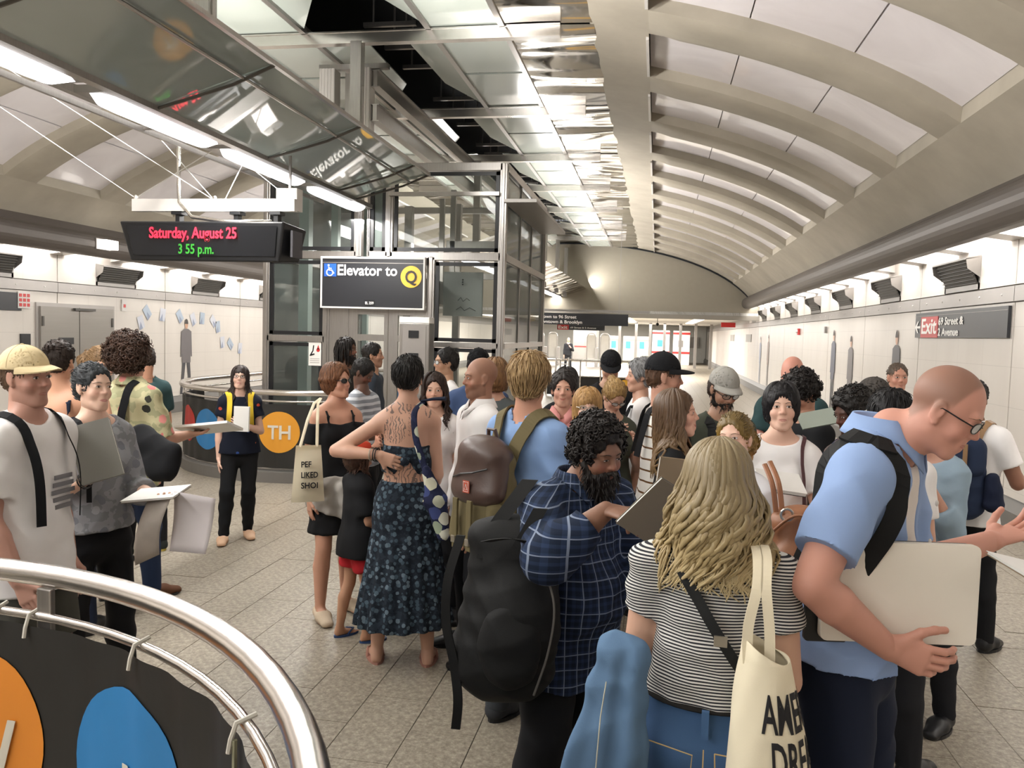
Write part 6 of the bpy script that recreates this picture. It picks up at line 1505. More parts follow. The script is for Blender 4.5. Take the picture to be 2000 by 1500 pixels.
# 13 child in red hat
P('child in wide red hat, black t-shirt and red shorts beside the tattooed woman', (-1.70, 4.50, 1.09), 115, 4.7, sex='f', build=1.0, hs=1.25, skin='b98663', head=(0, -14, 0), R=((.15, .05, -1), (-.2, .9, -.5)), L=((-.15, .1, -1), (.1, .5, -.8)), legs=((.02, .02, 0), (-.02, -.06, 0)), shoulders=.92,
  top=dict(m=BLK, hem=.44, flare=.03, t=.016, sleeve=.8, sflare=.02), bottom=dict(m=cloth('b3262e'), kind='shorts', length=.62, t=.014), shoes=dict(m=mat('blue_rubber', '2c4878', .5), kind='flip'), hair=dict(kind='long', col='4a3226', th=.008, length=.10, n=110, wave=.008), hat=dict(m=cloth('c8452f'), kind='brimhat', brimm=cloth('a83528')), cat='child')
# 14 tattooed woman
def tattoo_mat():
    t = NT('tattooed_skin'); a = t.node('ShaderNodeVertexColor'); a.layer_name = 'Col'; co = t.coord('Object'); x, y, z = t.xyz(co)
    def box(v, c, h): return t.math('LESS_THAN', t.math('ABSOLUTE', t.math('SUBTRACT', v, c)), h)
    def ellm(cx, cz, rx, rz): 
        q = t.math('ADD', t.math('POWER', t.math('ABSOLUTE', t.math('DIVIDE', t.math('SUBTRACT', x, cx), rx)), 2), t.math('POWER', t.math('ABSOLUTE', t.math('DIVIDE', t.math('SUBTRACT', z, cz), rz)), 2)); return t.math('LESS_THAN', q, 1)
    w = t.node('ShaderNodeTexWave'); t.l(co, w.inputs['Vector']); w.inputs['Scale'].default_value = 21; w.inputs['Distortion'].default_value = 9; w.inputs['Detail'].default_value = 2; w.inputs['Detail Scale'].default_value = 1.4
    tiger = t.math('MULTIPLY', t.math('LESS_THAN', w.outputs['Fac'], .26), ellm(-.065, 1.315, .062, .075))
    w2 = t.node('ShaderNodeTexWave'); t.l(co, w2.inputs['Vector']); w2.inputs['Scale'].default_value = 12; w2.inputs['Distortion'].default_value = 16; w2.inputs['Detail'].default_value = 3
    low = t.math('MULTIPLY', t.math('LESS_THAN', w2.outputs['Fac'], .20), ellm(.0, 1.07, .14, .075)); up = t.math('MULTIPLY', t.math('LESS_THAN', w2.outputs['Fac'], .24), ellm(-.055, 1.43, .075, .032)); sh = t.math('MULTIPLY', t.math('LESS_THAN', w2.outputs['Fac'], .3), ellm(.115, 1.42, .022, .04))
    gl = t.math('MULTIPLY', t.math('GREATER_THAN', t.noise(co, 170, 1), .53), t.math('MULTIPLY', t.math('MAXIMUM', box(x, .012, .007), box(x, .038, .007)), box(z, 1.37, .085)))
    gl = t.math('MULTIPLY', gl, t.math('LESS_THAN', t.math('FRACT', t.math('MULTIPLY', z, 46)), .72))
    al = t.math('MULTIPLY', t.math('MAXIMUM', t.math('MAXIMUM', tiger, low), t.math('MAXIMUM', t.math('MAXIMUM', up, sh), gl)), t.math('LESS_THAN', y, .06))
    t.l(t.mix(t.math('MULTIPLY', al, .72), a.outputs[0], (.045, .05, .06)), t.b.inputs['Base Color']); t.b.inputs['Roughness'].default_value = .5; t.b.inputs['Subsurface Weight'].default_value = .06; t.b.inputs['Subsurface Radius'].default_value = (.02, .008, .004); return t.m
def ex14(c):
    T, u = c['T'], c['u']
    def infl(pr, q): fn, e, r, k, op = pr; return ((lambda fn: lambda X: fn(X)-q)(fn), e, r+q, k, op)
    P_ = [infl(p, .009) for p in c['torso'][:3]+c['torso'][7:9]]
    P_.append(ecap(T(0, -.075, .655), T(0, -.070, .60), (.018*u, .05*u), (.062*u, .05*u), side=(1, 0, 0), k=.006, op=-1))
    lo, hi = bounds([p for p in P_ if p[4] > 0]); V, Q = chunk(P_, lo, hi, .009, clips=[(T(0, 0, .725), V3(0, -.1, 1)), (T(0, 0, .63), V3(0, 0, -1))]); V = drape(V, Q, .004, 2); 
    cut = ecap(T(0, -.075, .665), T(0, -.070, .59), (.010*u, .05*u), (.075*u, .05*u), k=.006)
    link('bandeau_top', np_mesh('bandeau_top', V, Q), c['root'], DRESS)
    MB().ball(tuple(T(-.006, -.071, .675)), .026, 8, (1, .5, 1)).build('knot', DRESS, c['root'], smooth=True)
    bracelet(c, -1, M_black, n=2); bracelet(c, -1, BRASS, off=.045)
P('woman with tattooed bare back in long dark patterned dress, hand on hip', (-1.32, 4.22, 1.59), 180, 4.35, sex='f', res=.85, skin='c9967a', head=(-14, 4, 0), L=((-.95, -.05, -.62), (.80, -.34, -.02)), R=((.12, .05, -1), (-.1, .8, -.5)), hands=(dict(n=(-1, 0, 0)), dict(d=(.8, -.15, -.35), n=(.2, 1, 0), curl=.6)), bodymat=tattoo_mat(), legs=((.03, -.01, 0), (-.035, .02, 0)),
  bottom=dict(m=DRESS, kind='skirt', waist=.605, hemz=.14, hemr=.168, folds=17, fa=.06, name='long_skirt', amp=.005), shoes=dict(m=mat('tan_flipflop', 'a5786a', .6), kind='flip'), hair=dict(kind='short', col='1a1716', th=.014, n=420, tuft=.04, low=-.02), extra=ex14)
# 15-19
P('young woman with long wavy dark hair and white top facing the camera', (-1.38, 4.98, 1.47), -4, 5.1, sex='f', res=1.1, skin='d3a489', R=((.15, .2, -1), (-.5, .5, .75)), top=dict(m=WHT), hair=dict(kind='long', col='35241d', col2='1d1411', th=.014, length=.25, wave=.018, n=150, part=.01, width=1.2), lips=dict(col='b0605c'))
P('bald smiling man with brown skin in white linen shirt facing left', (-.97, 4.45, 1.59), -72, 4.5, skin='a06f53', build=1.08, head=(0, -3, 0), R=((.1, .05, -1), (-.05, .3, -1)), top=dict(m=WHT, t=.02, sleeve=1.9, collar=True, neckr=.06), stubble=dict(col='5b4236', a=.25), beard=dict(paint=True, a=.3, col='3a2a22'), smile=1)
P('man with receding black hair and glasses in white t-shirt facing left behind', (-1.70, 6.45, 1.59), -68, 6.6, skin='b98b68', top=dict(m=WHT), hair=dict(kind='short', col='191514', th=.014, tuft=.03), glasses={}, res=1.5)
P('person in black cap and denim blue shirt seen from behind the bald man', (-1.24, 5.62, 1.61), 172, 5.7, skin='b98b68', top=dict(m=cloth('44577d'), sleeve=1.8, collar=True), hair=dict(kind='short', col='191514', th=.012), hat=dict(m=BLK, tilt=2), res=1.5)
P('person with light brown bob seen from behind next to the bald man', (-1.03, 5.19, 1.56), 165, 5.3, sex='f', skin='c9977b', top=dict(m=cloth('555b5c')), hair=dict(kind='bob', col='8d6b48', col2='5a4029', th=.016, length=.10), res=1.4)
# 20 blond man from behind
blond = P('blond man in light blue t-shirt seen from behind with brown backpack', (-.56, 3.62, 1.64), 136, 3.65, skin='c98d6e', build=1.08, head=(30, 2, 0), R=((.12, .1, -1), (-.1, .5, -.9)), L=((-.12, .15, -1), (.1, .9, -.4)), top=dict(m=LBLUE, t=.014, hem=.46, sleeve=.75, sflare=.018, amp=.006), bottom=dict(m=cloth('3b3f44')),
  hair=dict(kind='short', col='b0946a', col2='7c6140', th=.018, n=620, tuft=.055, low=-.06), shoes=dict(m=cloth('3a3c40')))
# 21-26
P('smiling short-haired woman in pink shirt with black strap across her chest', (-.56, 4.98, 1.51), 0, 4.95, sex='f', res=1.05, skin='d09a80', smile=1, top=dict(m=PINK, collar=True, t=.014, sleeve=.9, neckr=.06), hair=dict(kind='short', col='35302e', th=.016, tuft=.035, n=360), lips=dict(col='b06058'), extra=lambda c: strap(c, smooth_pts([c['T'](.06, -.03, .825), c['T'](.05, .045, .79), c['T'](.0, .078, .72), c['T'](-.07, .075, .62)]), .05, BLK, 'shoulder_strap'))
P('woman with blonde fringe and thin glasses half hidden behind the bearded man', (-.36, 4.42, 1.45), 4, 4.4, sex='f', res=1.0, skin='dcab92', head=(0, 3, 0), top=dict(m=spots('3f5aa0', ['e8e8f0', 'c9d0e6'], 20, 'blue_white_top', .3), neckr=.06, straps=dict(z=.77)), hair=dict(kind='bob', col='b08a58', col2='86643c', th=.014, length=.085, bang=1), glasses=dict(col=BRASS))
P('blonde woman with hair bun and glasses bowing her head over her hands', (-.26, 5.32, 1.455), 28, 5.2, sex='f', skin='c99a80', head=(0, -38, 0), neck=12, R=((.15, .3, -.9), (-.4, .45, .9)), L=((-.15, .3, -.9), (.4, .6, .7)), top=dict(m=OLIVE), hair=dict(kind='bun', col='a98a58', col2='7a5e3a', th=.010, vol=.9), glasses={}, face='down', res=1.1)
P('man in black cap and black t-shirt looking down in the middle of the crowd', (-.35, 6.41, 1.61), 4, 6.3, skin='b98a6c', head=(0, -36, 0), neck=10, top=dict(m=BLK, t=.014), hair=dict(kind='short', col='241c18', th=.006, n=60), hat=dict(m=BLK, z=.04), face='down', res=1.2)
P('grey-haired woman in white top seen in left profile behind the black caps', (-.10, 5.62, 1.58), -80, 5.5, sex='f', skin='c79478', top=dict(m=WHT), hair=dict(kind='short', col='8f8f90', col2='5c5c5e', th=.020, tuft=.045, n=340), res=1.2, extra=lambda c: strap(c, smooth_pts([c['T'](-.05, .075, .66), c['T'](-.05, .05, .79), c['T'](-.05, -.06, .79)]), .03, BLK, 'shoulder_strap'))
P('man in black cap and white shirt with brown stripes facing right', (.05, 4.60, 1.63), 98, 4.5, skin='c08a70', head=(-6, -6, 0), top=dict(m=STRIPE2, t=.014, sleeve=.75, sflare=.016), hair=dict(kind='short', col='5c4230', th=.006, n=90), hat=dict(m=BLK, brim=1.15, tall=.012, tilt=4), extra=lambda c: [strap(c, smooth_pts([c['T'](q*.06, .075, .60), c['T'](q*.062, .078, .72), c['T'](q*.055, .03, .815), c['T'](q*.05, -.05, .80), c['T'](q*.055, -.085, .68)]), .045, BLK, 'backpack_strap') for q in (1, -1)])
# 27 smiling profile woman
OMB = ombre_mat('5b4332', '8d7048', 'c2a468', .95, 1.55, 'ombre_brown_hair')
P('smiling woman in right profile with long ombre hair and black t-shirt', (.11, 3.88, 1.49), 84, 3.8, sex='f', res=.9, skin='d9a48c', head=(0, 4, 0), smile=1, R=((.12, .12, -1), (-.5, .8, -.1)), top=dict(m=BLK, sleeve=.45, t=.011, sflare=.01), hair=dict(kind='long', mat_=OMB, col='6a4e38', th=.014, length=.30, wave=.014, n=230, width=1.25), lips=dict(col='b8605a'))
# 28 bearded man in plaid
beardman = P('heavy bearded man with black curly hair in navy plaid shirt drawing', (-.18, 2.73, 1.455), 44, 2.6, build=1.27, skin='80573f', head=(-4, -15, 3), neck=34, lean=5, R=((.60, .85, -.42), (-.85, .40, .75)), L=((-.3, .3, -1), (.55, 1, .15)), hands=(dict(d=(-.15, 1, .0), n=(-.2, .1, -1), curl=.75, thumb=.6), dict(n=(0, 0, 1), curl=.5)),
  top=dict(m=PLAID, t=.020, hem=.41, sleeve=1.72, flare=.03, collar=True, neckr=.06, amp=.008, sflare=.01), bottom=dict(m=BLK, t=.02), hair=dict(kind='curly', col='211b19', col2='0f0c0b', th=.018, curl=.25, n=800, tuft=.020), beard=dict(ln=.055, th=.020, full=1.4, n=420), lips=dict(col='7c4a44'), face='down', shoulders=1.05)
# 29 blonde woman in stripes
OMB2 = ombre_mat('8c7c5e', 'c0aa7c', 'ecdcb2', 1.08, 1.55, 'long_blonde_hair')
def tattoo_arm(V, C, c):
    e = c['el'][-1]; m = (np.linalg.norm(V-(e+V3(0, 0, .03)), axis=1) < .055) & (V[:, 1] < e[1]-.005); g = np.sin(V[:, 0]*260+np.sin(V[:, 2]*150)*2)*np.sin(V[:, 2]*230) > .15; C[m & g] *= .45
def ex29(c):
    T, u = c['T'], c['u']; J = mat('jeans_stitch', 'b49a6a', .8); b = c['bottom']; Bf = c['B']
    MB().box(tuple(T(0, -.075*Bf, .568)), (.018, .012, .07)).build('belt_loop', JEANS, b); MB().box(tuple(T(0, -.094*Bf, .50)), (.003, .004, .12)).build('seam', J, b)
    for q in (1, -1):
        o = T(q*.048*Bf, -.0875*Bf, .485); V = [(-.062, .075), (.062, .062), (.056, -.03), (0, -.075), (-.056, -.03)]
        pts = [o+V3(x*q*-1 if 0 else x, -(.004+.30*0)+abs(x)*.0+(.02*((x*q)>.03)), z) for x, z in V]
        MB().tube(pts+[pts[0]], .0018, 5).build('pocket_seam', J, b)
    strap(c, smooth_pts([T(-.045, -.055, .80), T(.0, -.088, .735), T(.05, -.092, .665), T(.095, -.06, .60)]), .026, BPBLK, 'crossbody_strap', t=.005)
    MB().box(tuple(T(.018, -.097, .708)), (.032, .006, .026)).build('strap_buckle', BRASS, c['root'])
blonde = P('woman with long wavy blonde hair in grey striped t-shirt and jeans seen from behind', (.17, 2.14, 1.47), 178, 2.1, sex='f', build=1.17, res=.72, skin='d3a285', head=(0, -6, 0), R=((.13, .02, -1), (-.15, .9, .1)), L=((-.13, .02, -1), (.15, .9, .1)), skinpaint=tattoo_arm, shoulders=1.2,
  top=dict(m=STRIPE, t=.010, hem=.583, sleeve=.48, sflare=.012, flare=.006, amp=.0055, neckr=.06), bottom=dict(m=JEANS, t=.009, waist=.592, amp=.0025, belt=cloth('1c1a19', key='belt_black')), hair=dict(kind='long', mat_=OMB2, col='b39763', th=.018, length=.27, wave=.032, waves=1.7, n=520, width=1.7, vol=1.1, tip=.8), extra=ex29)
# 30 grey cap man
P('bearded man in grey cap and glasses with olive t-shirt looking down', (.38, 4.66, 1.57), 32, 4.5, skin='b08468', head=(0, -28, 0), neck=8, **HOLD, top=dict(m=OLIVE, t=.013), hair=dict(kind='long', col='3a2c24', th=.004, length=.02, n=60, wave=.004), hat=dict(m=GREYC, brim=.9, z=.04), glasses={}, beard=dict(ln=.012, th=.006), face='down', res=1.0, extra=lambda c: [strap(c, smooth_pts([c['T'](q*.062, .075, .62), c['T'](q*.066, .078, .72), c['T'](q*.058, .03, .81), c['T'](q*.05, -.06, .79)]), .05, BPBLK, 'backpack_strap') for q in (1, -1)])
# 31 ginger haired woman
P('woman with ginger-tipped tied hair peeking over the blonde head, white top', (.33, 3.42, 1.44), -18, 3.3, sex='f', res=.9, skin='dfb096', head=(0, 4, 6), top=dict(m=cloth('dfe0e6'), t=.011), hair=dict(kind='ponytail', mat_=ombre_mat('6e5a30', '97762c', 'bc7a34', 1.30, 1.56, 'ginger_hair'), col='6e5530', th=.010, length=.20, vol=1.5), iriscol='6b4a34')
# 32 woman with winged eyeliner
def ink_arms(V, C, c):
    for q in (1, -1):
        for ce, r in ((c['el'][q]*.45+c['sh'][q]*.55, .045), (c['el'][q]*.4+c['wr'][q]*.6, .075)):
            m = np.linalg.norm(V-ce, axis=1) < r; g = np.sin(V[:, 0]*190+2*np.sin(V[:, 2]*120))*np.sin(V[:, 2]*170+V[:, 1]*150) > .05; C[m & g] = C[m & g]*.42+.01
P('woman with black swept hair, winged eyeliner and white t-shirt, arms folded', (.60, 4.03, 1.53), 2, 3.85, sex='f', res=.82, build=1.05, skin='dcae94', head=(3, 3, 2), R=((.25, .25, -1), (-.95, .55, .12)), L=((-.25, .25, -1), (.95, .6, .05)), skinpaint=ink_arms, top=dict(m=WHT, t=.012, sleeve=.62, sflare=.014, neckr=.056, hem=.5), hair=dict(kind='bob', col='161418', th=.014, length=.075, vol=.85), lips=dict(col='a8645e', wing=True), brow='161010',
  extra=lambda c: (strap(c, smooth_pts([c['T'](-.078, .05, .57), c['T'](-.068, .075, .70), c['T'](-.058, .04, .80), c['T'](-.055, -.03, .82), c['T'](-.06, -.075, .70)]), .018, mat('maroon_strap', '4e2a30', .6), 'bag_strap'), [MB().tube([c['hf'](q*.078, .0, -.036), c['hf'](q*.08, .0, -.062)], .004, 6).build('earring', BRASS, c['root']) for q in (1, -1)]))
# 33-37
P('bald man with red beard in dark teal t-shirt looking down', (.94, 5.90, 1.62), -14, 5.6, skin='cf8a74', build=1.15, head=(0, -24, 0), neck=8, **HOLD, top=dict(m=TEAL, t=.016, sflare=.02), beard=dict(ln=.03, th=.012, col='8a4a30'), brow='8a5a40', res=1.1, face='down')
P('curly dark-haired young man in black bowing over a pad', (.86, 5.05, 1.54), -48, 4.8, skin='b98063', head=(0, -40, 0), neck=14, **HOLD, top=dict(m=BLK, t=.013), hair=dict(kind='curly', col='1d1817', th=.026, curl=.3, n=420, tuft=.020), res=1.05, face='down')
P('smiling dark-skinned woman with short curls in patterned sleeveless dress', (.97, 4.24, 1.50), -52, 4.0, sex='f', skin='4a2c20', head=(0, -18, 0), smile=1, top=dict(m=spots('2a2f48', ['8c6a4a', '3c2f5a', 'b0a08a', '7a3c3c'], 15, 'batik_dress', .34), straps=dict(z=.785, w=.014)), hair=dict(kind='curly', col='171210', th=.024, curl=.25, n=320, tuft=.014), res=1.0)
P('grinning man with short greying hair and white shirt by the mural figures', (1.90, 6.88, 1.58), 18, 6.4, skin='b37a5f', smile=1, top=dict(m=WHT, collar=True), hair=dict(kind='short', col='5a4c40', th=.005, tuft=.012), res=1.3)
P('black-haired person with white patterned headband seen from behind', (.99, 3.64, 1.54), 160, 3.4, sex='f', skin='c99478', top=dict(m=WHT), hair=dict(kind='short', col='18171a', th=.014, n=420, tuft=.05, low=-.05), hat=dict(m=spots('e6e1d2', ['4a4a44', 'c9c4b4'], 40, 'headband_print', .12), kind='bandana', z=9), res=1.0)
P('person in flat grey cap between the curly woman and the headband', (1.27, 5.12, 1.53), -110, 4.8, skin='9c6c50', top=dict(m=BLK2), hair=dict(kind='short', col='191514', th=.006), hat=dict(m=cloth('4a4643')), res=1.4)
# 38 big man in blue shirt
def ex38(c):
    T, u = c['T'], c['u']; s_ = c['top']
    strap(c, smooth_pts([T(.062, .02, .826), T(.074, -.045, .79), T(.082, -.05, .70), T(.070, -.075, .60), T(.06, -.08, .52)]), .05, BPBLK, 'backpack_strap', t=.006)
    strap(c, smooth_pts([T(.064, -.02, .826), T(.080, .046, .775), T(.092, .045, .72), T(.096, .02, .665)]), .05, BPBLK, 'backpack_strap', t=.006)
    for z in (.60, .655, .71, .765): MB().ball(tuple(T(.030, .0865, z)+V3(0, .004, 0)), .0085, 6, (1, .5, 1)).build('button', M_white, s_)
big = P('tall balding man in black glasses and open light blue shirt on the right', (.76, 2.30, 1.68), 80, 2.15, hs=.885, build=1.04, res=.72, skin='c98a74', head=(0, -30, 0), neck=58, lean=6, R=((.60, -.14, -.78), (-.52, .40, -.50)), L=((-.05, .15, -1), (-.70, .62, .28)), hands=(dict(d=(-.35, .9, -.25), n=(-1, -.2, .1), curl=.6), dict(n=(.3, 0, 1), curl=.5)), stubble=dict(col='6a5140', a=.72, front=.4),
  top=dict(m=cloth('e4ddd8', key='henley_white'), t=.012, hem=.545, sleeve=.3, neckr=.055, name='henley', amp=.006), bottom=dict(m=NAVY, t=.016, amp=.004), glasses={}, brow='8a6a50', face='down')
mk = dict(m=cloth('90a9d4', key='oxford_blue', weave=.2), t=.016, hem=.515, sleeve=.74, sflare=.016, collar=True, neckr=.055, open_=.006, amp=.006, flare=.045, name='overshirt'); make_top(big, **mk); ex38(big)
# 39, 40, 41, 44
navy = P('person in white t-shirt carrying a navy canvas backpack by the right wall', (1.91, 5.32, 1.53), 165, 4.9, skin='8c5c42', R=((.35, .15, -.9), (-.3, .7, .3)), top=dict(m=WHT, t=.014, sflare=.02), bottom=dict(m=BLK), hair=dict(kind='short', col='191514', th=.012), res=1.1)
P('person in pale denim shirt with hand to chin behind the tall man', (1.34, 4.22, 1.45), -28, 3.9, sex='f', skin='c08a70', L=((-.15, .3, -1), (.25, .55, 1)), R=((.2, .1, -1), (-.5, .7, .1)), top=dict(m=cloth('8fa4b4'), t=.018, sleeve=1.5, neckr=.065), hair=dict(kind='short', col='3a2c22', th=.014), res=1.0)
P('station worker in black standing far away in front of the fare gates', (-4.3, 40, 1.58), 0, 40, skin='b98468', L=((-.3, .2, -1), (.5, .7, .6)), top=dict(m=BLK, sleeve=1.9), bottom=dict(m=BLK), hair=dict(kind='short', col='8a7a6c', th=.004), res=3.0)
P('dark-haired person hidden behind the pink shirt woman', (-.62, 5.75, 1.50), 170, 5.7, sex='f', skin='b98468', top=dict(m=BLK), hair=dict(kind='bob', col='1b1715', th=.014, length=.1), res=1.6)
# ------------------------------------------------------------------ held things and bags
def axes(x, y): x = nrm(x); y = np.asarray(y, float); y = nrm(y-x*(x @ y)); return x, y, np.cross(x, y)
def slab(name, label, cat, c, x, y, w, h, t, cover, pages=None, spiral=None, rad=0, pm=None):
    """a book, pad or board: centre c, width along x, height along y"""
    x, y, n = axes(x, y); c = np.asarray(c, float); th = thing(name, label, cat, tuple(c))
    def bx(w, h, t0, t1, m, nm, r=0):
        if r:
            pts = []
            for sx, sy, a0 in ((1, 1, 0), (-1, 1, 90), (-1, -1, 180), (1, -1, 270)):
                for k in range(5):
                    a = math.radians(a0+90*k/4); pts.append((sx*(w/2-r)+r*math.cos(a), sy*(h/2-r)+r*math.sin(a)))
        else: pts = [(w/2, h/2), (-w/2, h/2), (-w/2, -h/2), (w/2, -h/2)]
        P0 = [x*a+y*b+n*t0 for a, b in pts]; N = len(P0)
        return MB().add(P0+[p+n*(t1-t0) for p in P0], [tuple(range(N-1, -1, -1)), tuple(range(N, 2*N))]+[(k, (k+1) % N, N+(k+1) % N, N+k) for k in range(N)]).build(nm, m, th, bevel=.0008)
    pm = pm or mat('paper_white', 'ecebe8', .7)
    if pages is None: bx(w, h, -t/2, t/2, cover, 'board', rad)
    else:
        bx(w, h, -t/2, -t/2+.002, cover, 'cover', rad); bx(w, h, t/2-.002, t/2, cover if pages == 'closed' else pm, 'cover' if pages == 'closed' else 'top_page', rad); bx(w*.97, h*.97, -t/2+.002, t/2-.002, pm, 'pages', rad)
    if spiral:
        m = MB(); k = 0
        for i in range(22):
            q = -h/2+h*(i+.5)/22; o = x*(spiral*w/2)+y*q
            m.tube([o+x*.005*math.cos(a)*spiral+n*(.006+t*.5)*math.sin(a) for a in np.linspace(0, 2*PI, 9)[:-1]], .0012, 4, closed=True)
        m.build('spiral', M_black, th)
    return th
def hand_w(c, q, f=.09): return wpt(c, c['wr'][q]+c['hand'][q][1][0]*f*c['u']*.6)
def sheet(name, label, P, m, cat='paper', sag=.02):
    """sheet through four world corners, gently curved"""
    P = [np.asarray(p, float) for p in P]; t = thing(name, label, cat, tuple(P[0])); V = []; N = 8; nn = nrm(np.cross(P[1]-P[0], P[3]-P[0]))
    for i in range(N+1):
        for j in range(N+1):
            a, b = i/N, j/N; p = (P[0]*(1-a)+P[1]*a)*(1-b)+(P[3]*(1-a)+P[2]*a)*b; V.append(p-P[0]+nn*sag*math.sin(PI*b)*(1+.4*math.sin(3*a)))
    o = MB().add(V, [(i*(N+1)+j, (i+1)*(N+1)+j, (i+1)*(N+1)+j+1, i*(N+1)+j+1) for i in range(N) for j in range(N)]).build('sheet', m, t, smooth=True)
    s = o.modifiers.new('solid', 'SOLIDIFY'); s.thickness = .0015; return t
def sdf_part(name, prims, m, t, T0, res=.009, amp=0, seed=1, clips=()):
    lo, hi = bounds([p for p in prims if p[4] > 0]); V, Q = chunk(prims, lo, hi, res, clips=clips)
    if amp: V = drape(V, Q, amp, seed)
    return link(name, np_mesh(name, V-T0, Q), t, m)
def props():
    PAPER = mat('paper_white', 'ecebe8', .7); GREYB = mat('grey_portfolio', '8d8c87', .7); KRAFT = mat('kraft_cover', '8b7a63', .8); TAUPE = mat('taupe_cover', '7f776b', .8)
    h = hand_w(curly, 1); slab('drawing_board', 'white drawing board held out flat by the curly haired man', 'board', h+V3(.07, .02, .035), (1, .1, .13), (.1, 1, -.30), .38, .26, .018, PAPER)
    g7 = [c for c in PEOPLE if 'yellow backpack' in c['label']][0]
    h = hand_w(g7, -1); slab('sketchbook', 'white sketchbook held upright by the woman in glasses', 'book', h+V3(.045, .0, .03), (1, .1, .0), (.15, .1, 1), .13, .21, .026, PAPER, pages='closed')
    h = hand_w(girl2, -1); slab('sketch_pad', 'open pad on the forearm of the young woman in grey top', 'pad', h+V3(-.03, .0, .018), (1, .15, .12), (-.1, 1, .1), .24, .20, .012, TAUPE, pages='open')
    a = h
    sheet('loose_page', 'large blank white page hanging down from the open pad', [h+V3(.07, -.02, .04), h+V3(.25, .02, .01), h+V3(.22, -.01, -.24), h+V3(.06, -.04, -.23)], mat('page_lilac', 'd9d2d4', .7))
    sheet('sketched_page', 'curled page with pencil sketches hanging under the open pad', [h+V3(.08, -.045, .035), h+V3(-.04, -.05, .0), h+V3(-.09, -.07, -.30), h+V3(.03, -.07, -.24)], mat('page_sketched', 'b9b0a8', .7, var=.2, nscale=14), sag=.04)
    h = hand_w(girl2, 1); slab('grey_portfolio', 'thick grey portfolio held against the grey-top woman, standing on end', 'book', h+V3(.01, -.05, .10), (.75, .45, .25), (-.38, .1, .92), .17, .26, .035, GREYB, pages='closed')
    h = hand_w(beardman, 1, .12); slab('spiral_sketchbook', 'taupe spiral sketchbook in the hands of the bearded man', 'book', h+V3(.065, -.02, .02), (.70, .45, -.50), (.50, -.25, .80), .17, .20, .012, TAUPE, pages='closed', spiral=1)
    slab('brown_sketchbook', 'brown sketchbook with white page edges held by the smiling profile woman', 'book', (.10, 3.50, 1.21), (.92, .25, -.10), (.20, .0, .98), .17, .25, .02, KRAFT, pages='closed')
    slab('black_notebook', 'black notebook with open pages held by the woman with folded arms', 'book', (.55, 3.63, 1.235), (.95, .2, -.12), (-.1, .9, .45), .20, .14, .02, M_black, pages='open')
    slab('small_pad', 'small grey pad held by the curly man in black', 'pad', (.88, 4.62, 1.43), (.95, .1, .22), (-.1, .75, .6), .20, .12, .008, mat('pad_green_grey', '6f7a70', .6), pages='open', pm=mat('pad_page_grey', '8c948a', .7))
    slab('white_drawing_board', 'large cream board with rounded corners under the arm of the tall man', 'board', (.645, 2.215, 1.205), (.985, .174, -.01), (-.12, .0, 1), .405, .262, .022, mat('cream_board', 'efe9dd', .55, var=.04), rad=.018)
    slab('black_portfolio', 'thin black portfolio pressed behind the cream board', 'board', (.62, 2.235, 1.197), (.985, .174, -.01), (-.12, .0, 1), .425, .272, .016, M_black, rad=.01)
    hb = hand_w(big, -1, .14); slab('eraser', 'small pale tin between the fingers of the tall man', 'tin', hb+V3(.02, .0, .035), (1, .2, .1), (0, 1, .2), .05, .03, .02, mat('tin_grey', 'a9aeb5', .35, .5))
    slab('open_pad', 'open pad cut by the right edge under the hand of the tall man', 'pad', (1.01, 2.2, 1.275), (.95, .25, -.22), (-.2, 1, .1), .26, .20, .01, KRAFT, pages='open')
    tk = [c for c in PEOPLE if 'black tank top reading' in c['label']][0]; h = hand_w(tk, 1); slab('open_book', 'small open booklet held by the reader behind the stairwell', 'book', h+V3(.05, -.03, .03), (1, .0, .1), (0, .6, .6), .18, .14, .015, KRAFT, pages='open')
    # tote of the blonde woman, cream with black letters
    t0 = V3(.285, 1.90, .62); t = thing('tote_bag', 'cream canvas tote with black letters AMER DREAM hanging behind the blonde woman', 'bag', tuple(t0))
    def sec(z):
        f = (1.15-z)/.5; a = .040+.075*min(1, max(0, f))**.6; b = .06+.06*min(1, max(0, f)); return a, b, .285+.035*f-.01, 1.93
    V = []; F = []; N = 48; K = 26
    for i in range(K+1):
        z = .62+.51*i/K
        for k in range(N):
            th_ = 2*PI*k/N; a, b, cx, cy = sec(z); w = 1+.02*math.sin(3*th_+z*17)+.012*math.sin(7*th_-z*31); zz = z+(.028*math.cos(th_) if i == K else 0)*-1
            V.append(V3(cx+a*w*math.cos(th_), cy+b*w*math.sin(th_), zz)-t0)
    for i in range(K):
        for k in range(N): F.append((i*N+k, i*N+(k+1) % N, (i+1)*N+(k+1) % N, (i+1)*N+k))
    F.append(tuple(range(N-1, -1, -1)))
    o = MB().add(V, F).build('canvas', CREAM, t, smooth=True); sd = o.modifiers.new('solid', 'SOLIDIFY'); sd.thickness = .002; sd.offset = -1
    def warp(z0, u0):
        def f(v):
            z = z0+v.y; a, b, cx, cy = sec(z); s_ = u0+v.x; th_ = -math.radians(112)+s_/.095
            w = 1+.02*math.sin(3*th_+z*17)+.012*math.sin(7*th_-z*31)+.022+(.006 if v.z > .0007 else 0); return Vector((cx+a*w*math.cos(th_)-t0[0], cy+b*w*math.sin(th_)-t0[1], z-t0[2]))
        return f
    INK = mat('black_ink', '1d1c1f', .8)
    for s_, z0, u0, wd in (('AMERI', .965, .012, .165), ('DREAM', .860, .036, .175)):
        me = text_mesh(s_, .128, wd); k = warp(z0, u0)
        for v in me.vertices: v.co.y *= .95; v.co = k(v.co)
        link('lettering', me, o, INK)
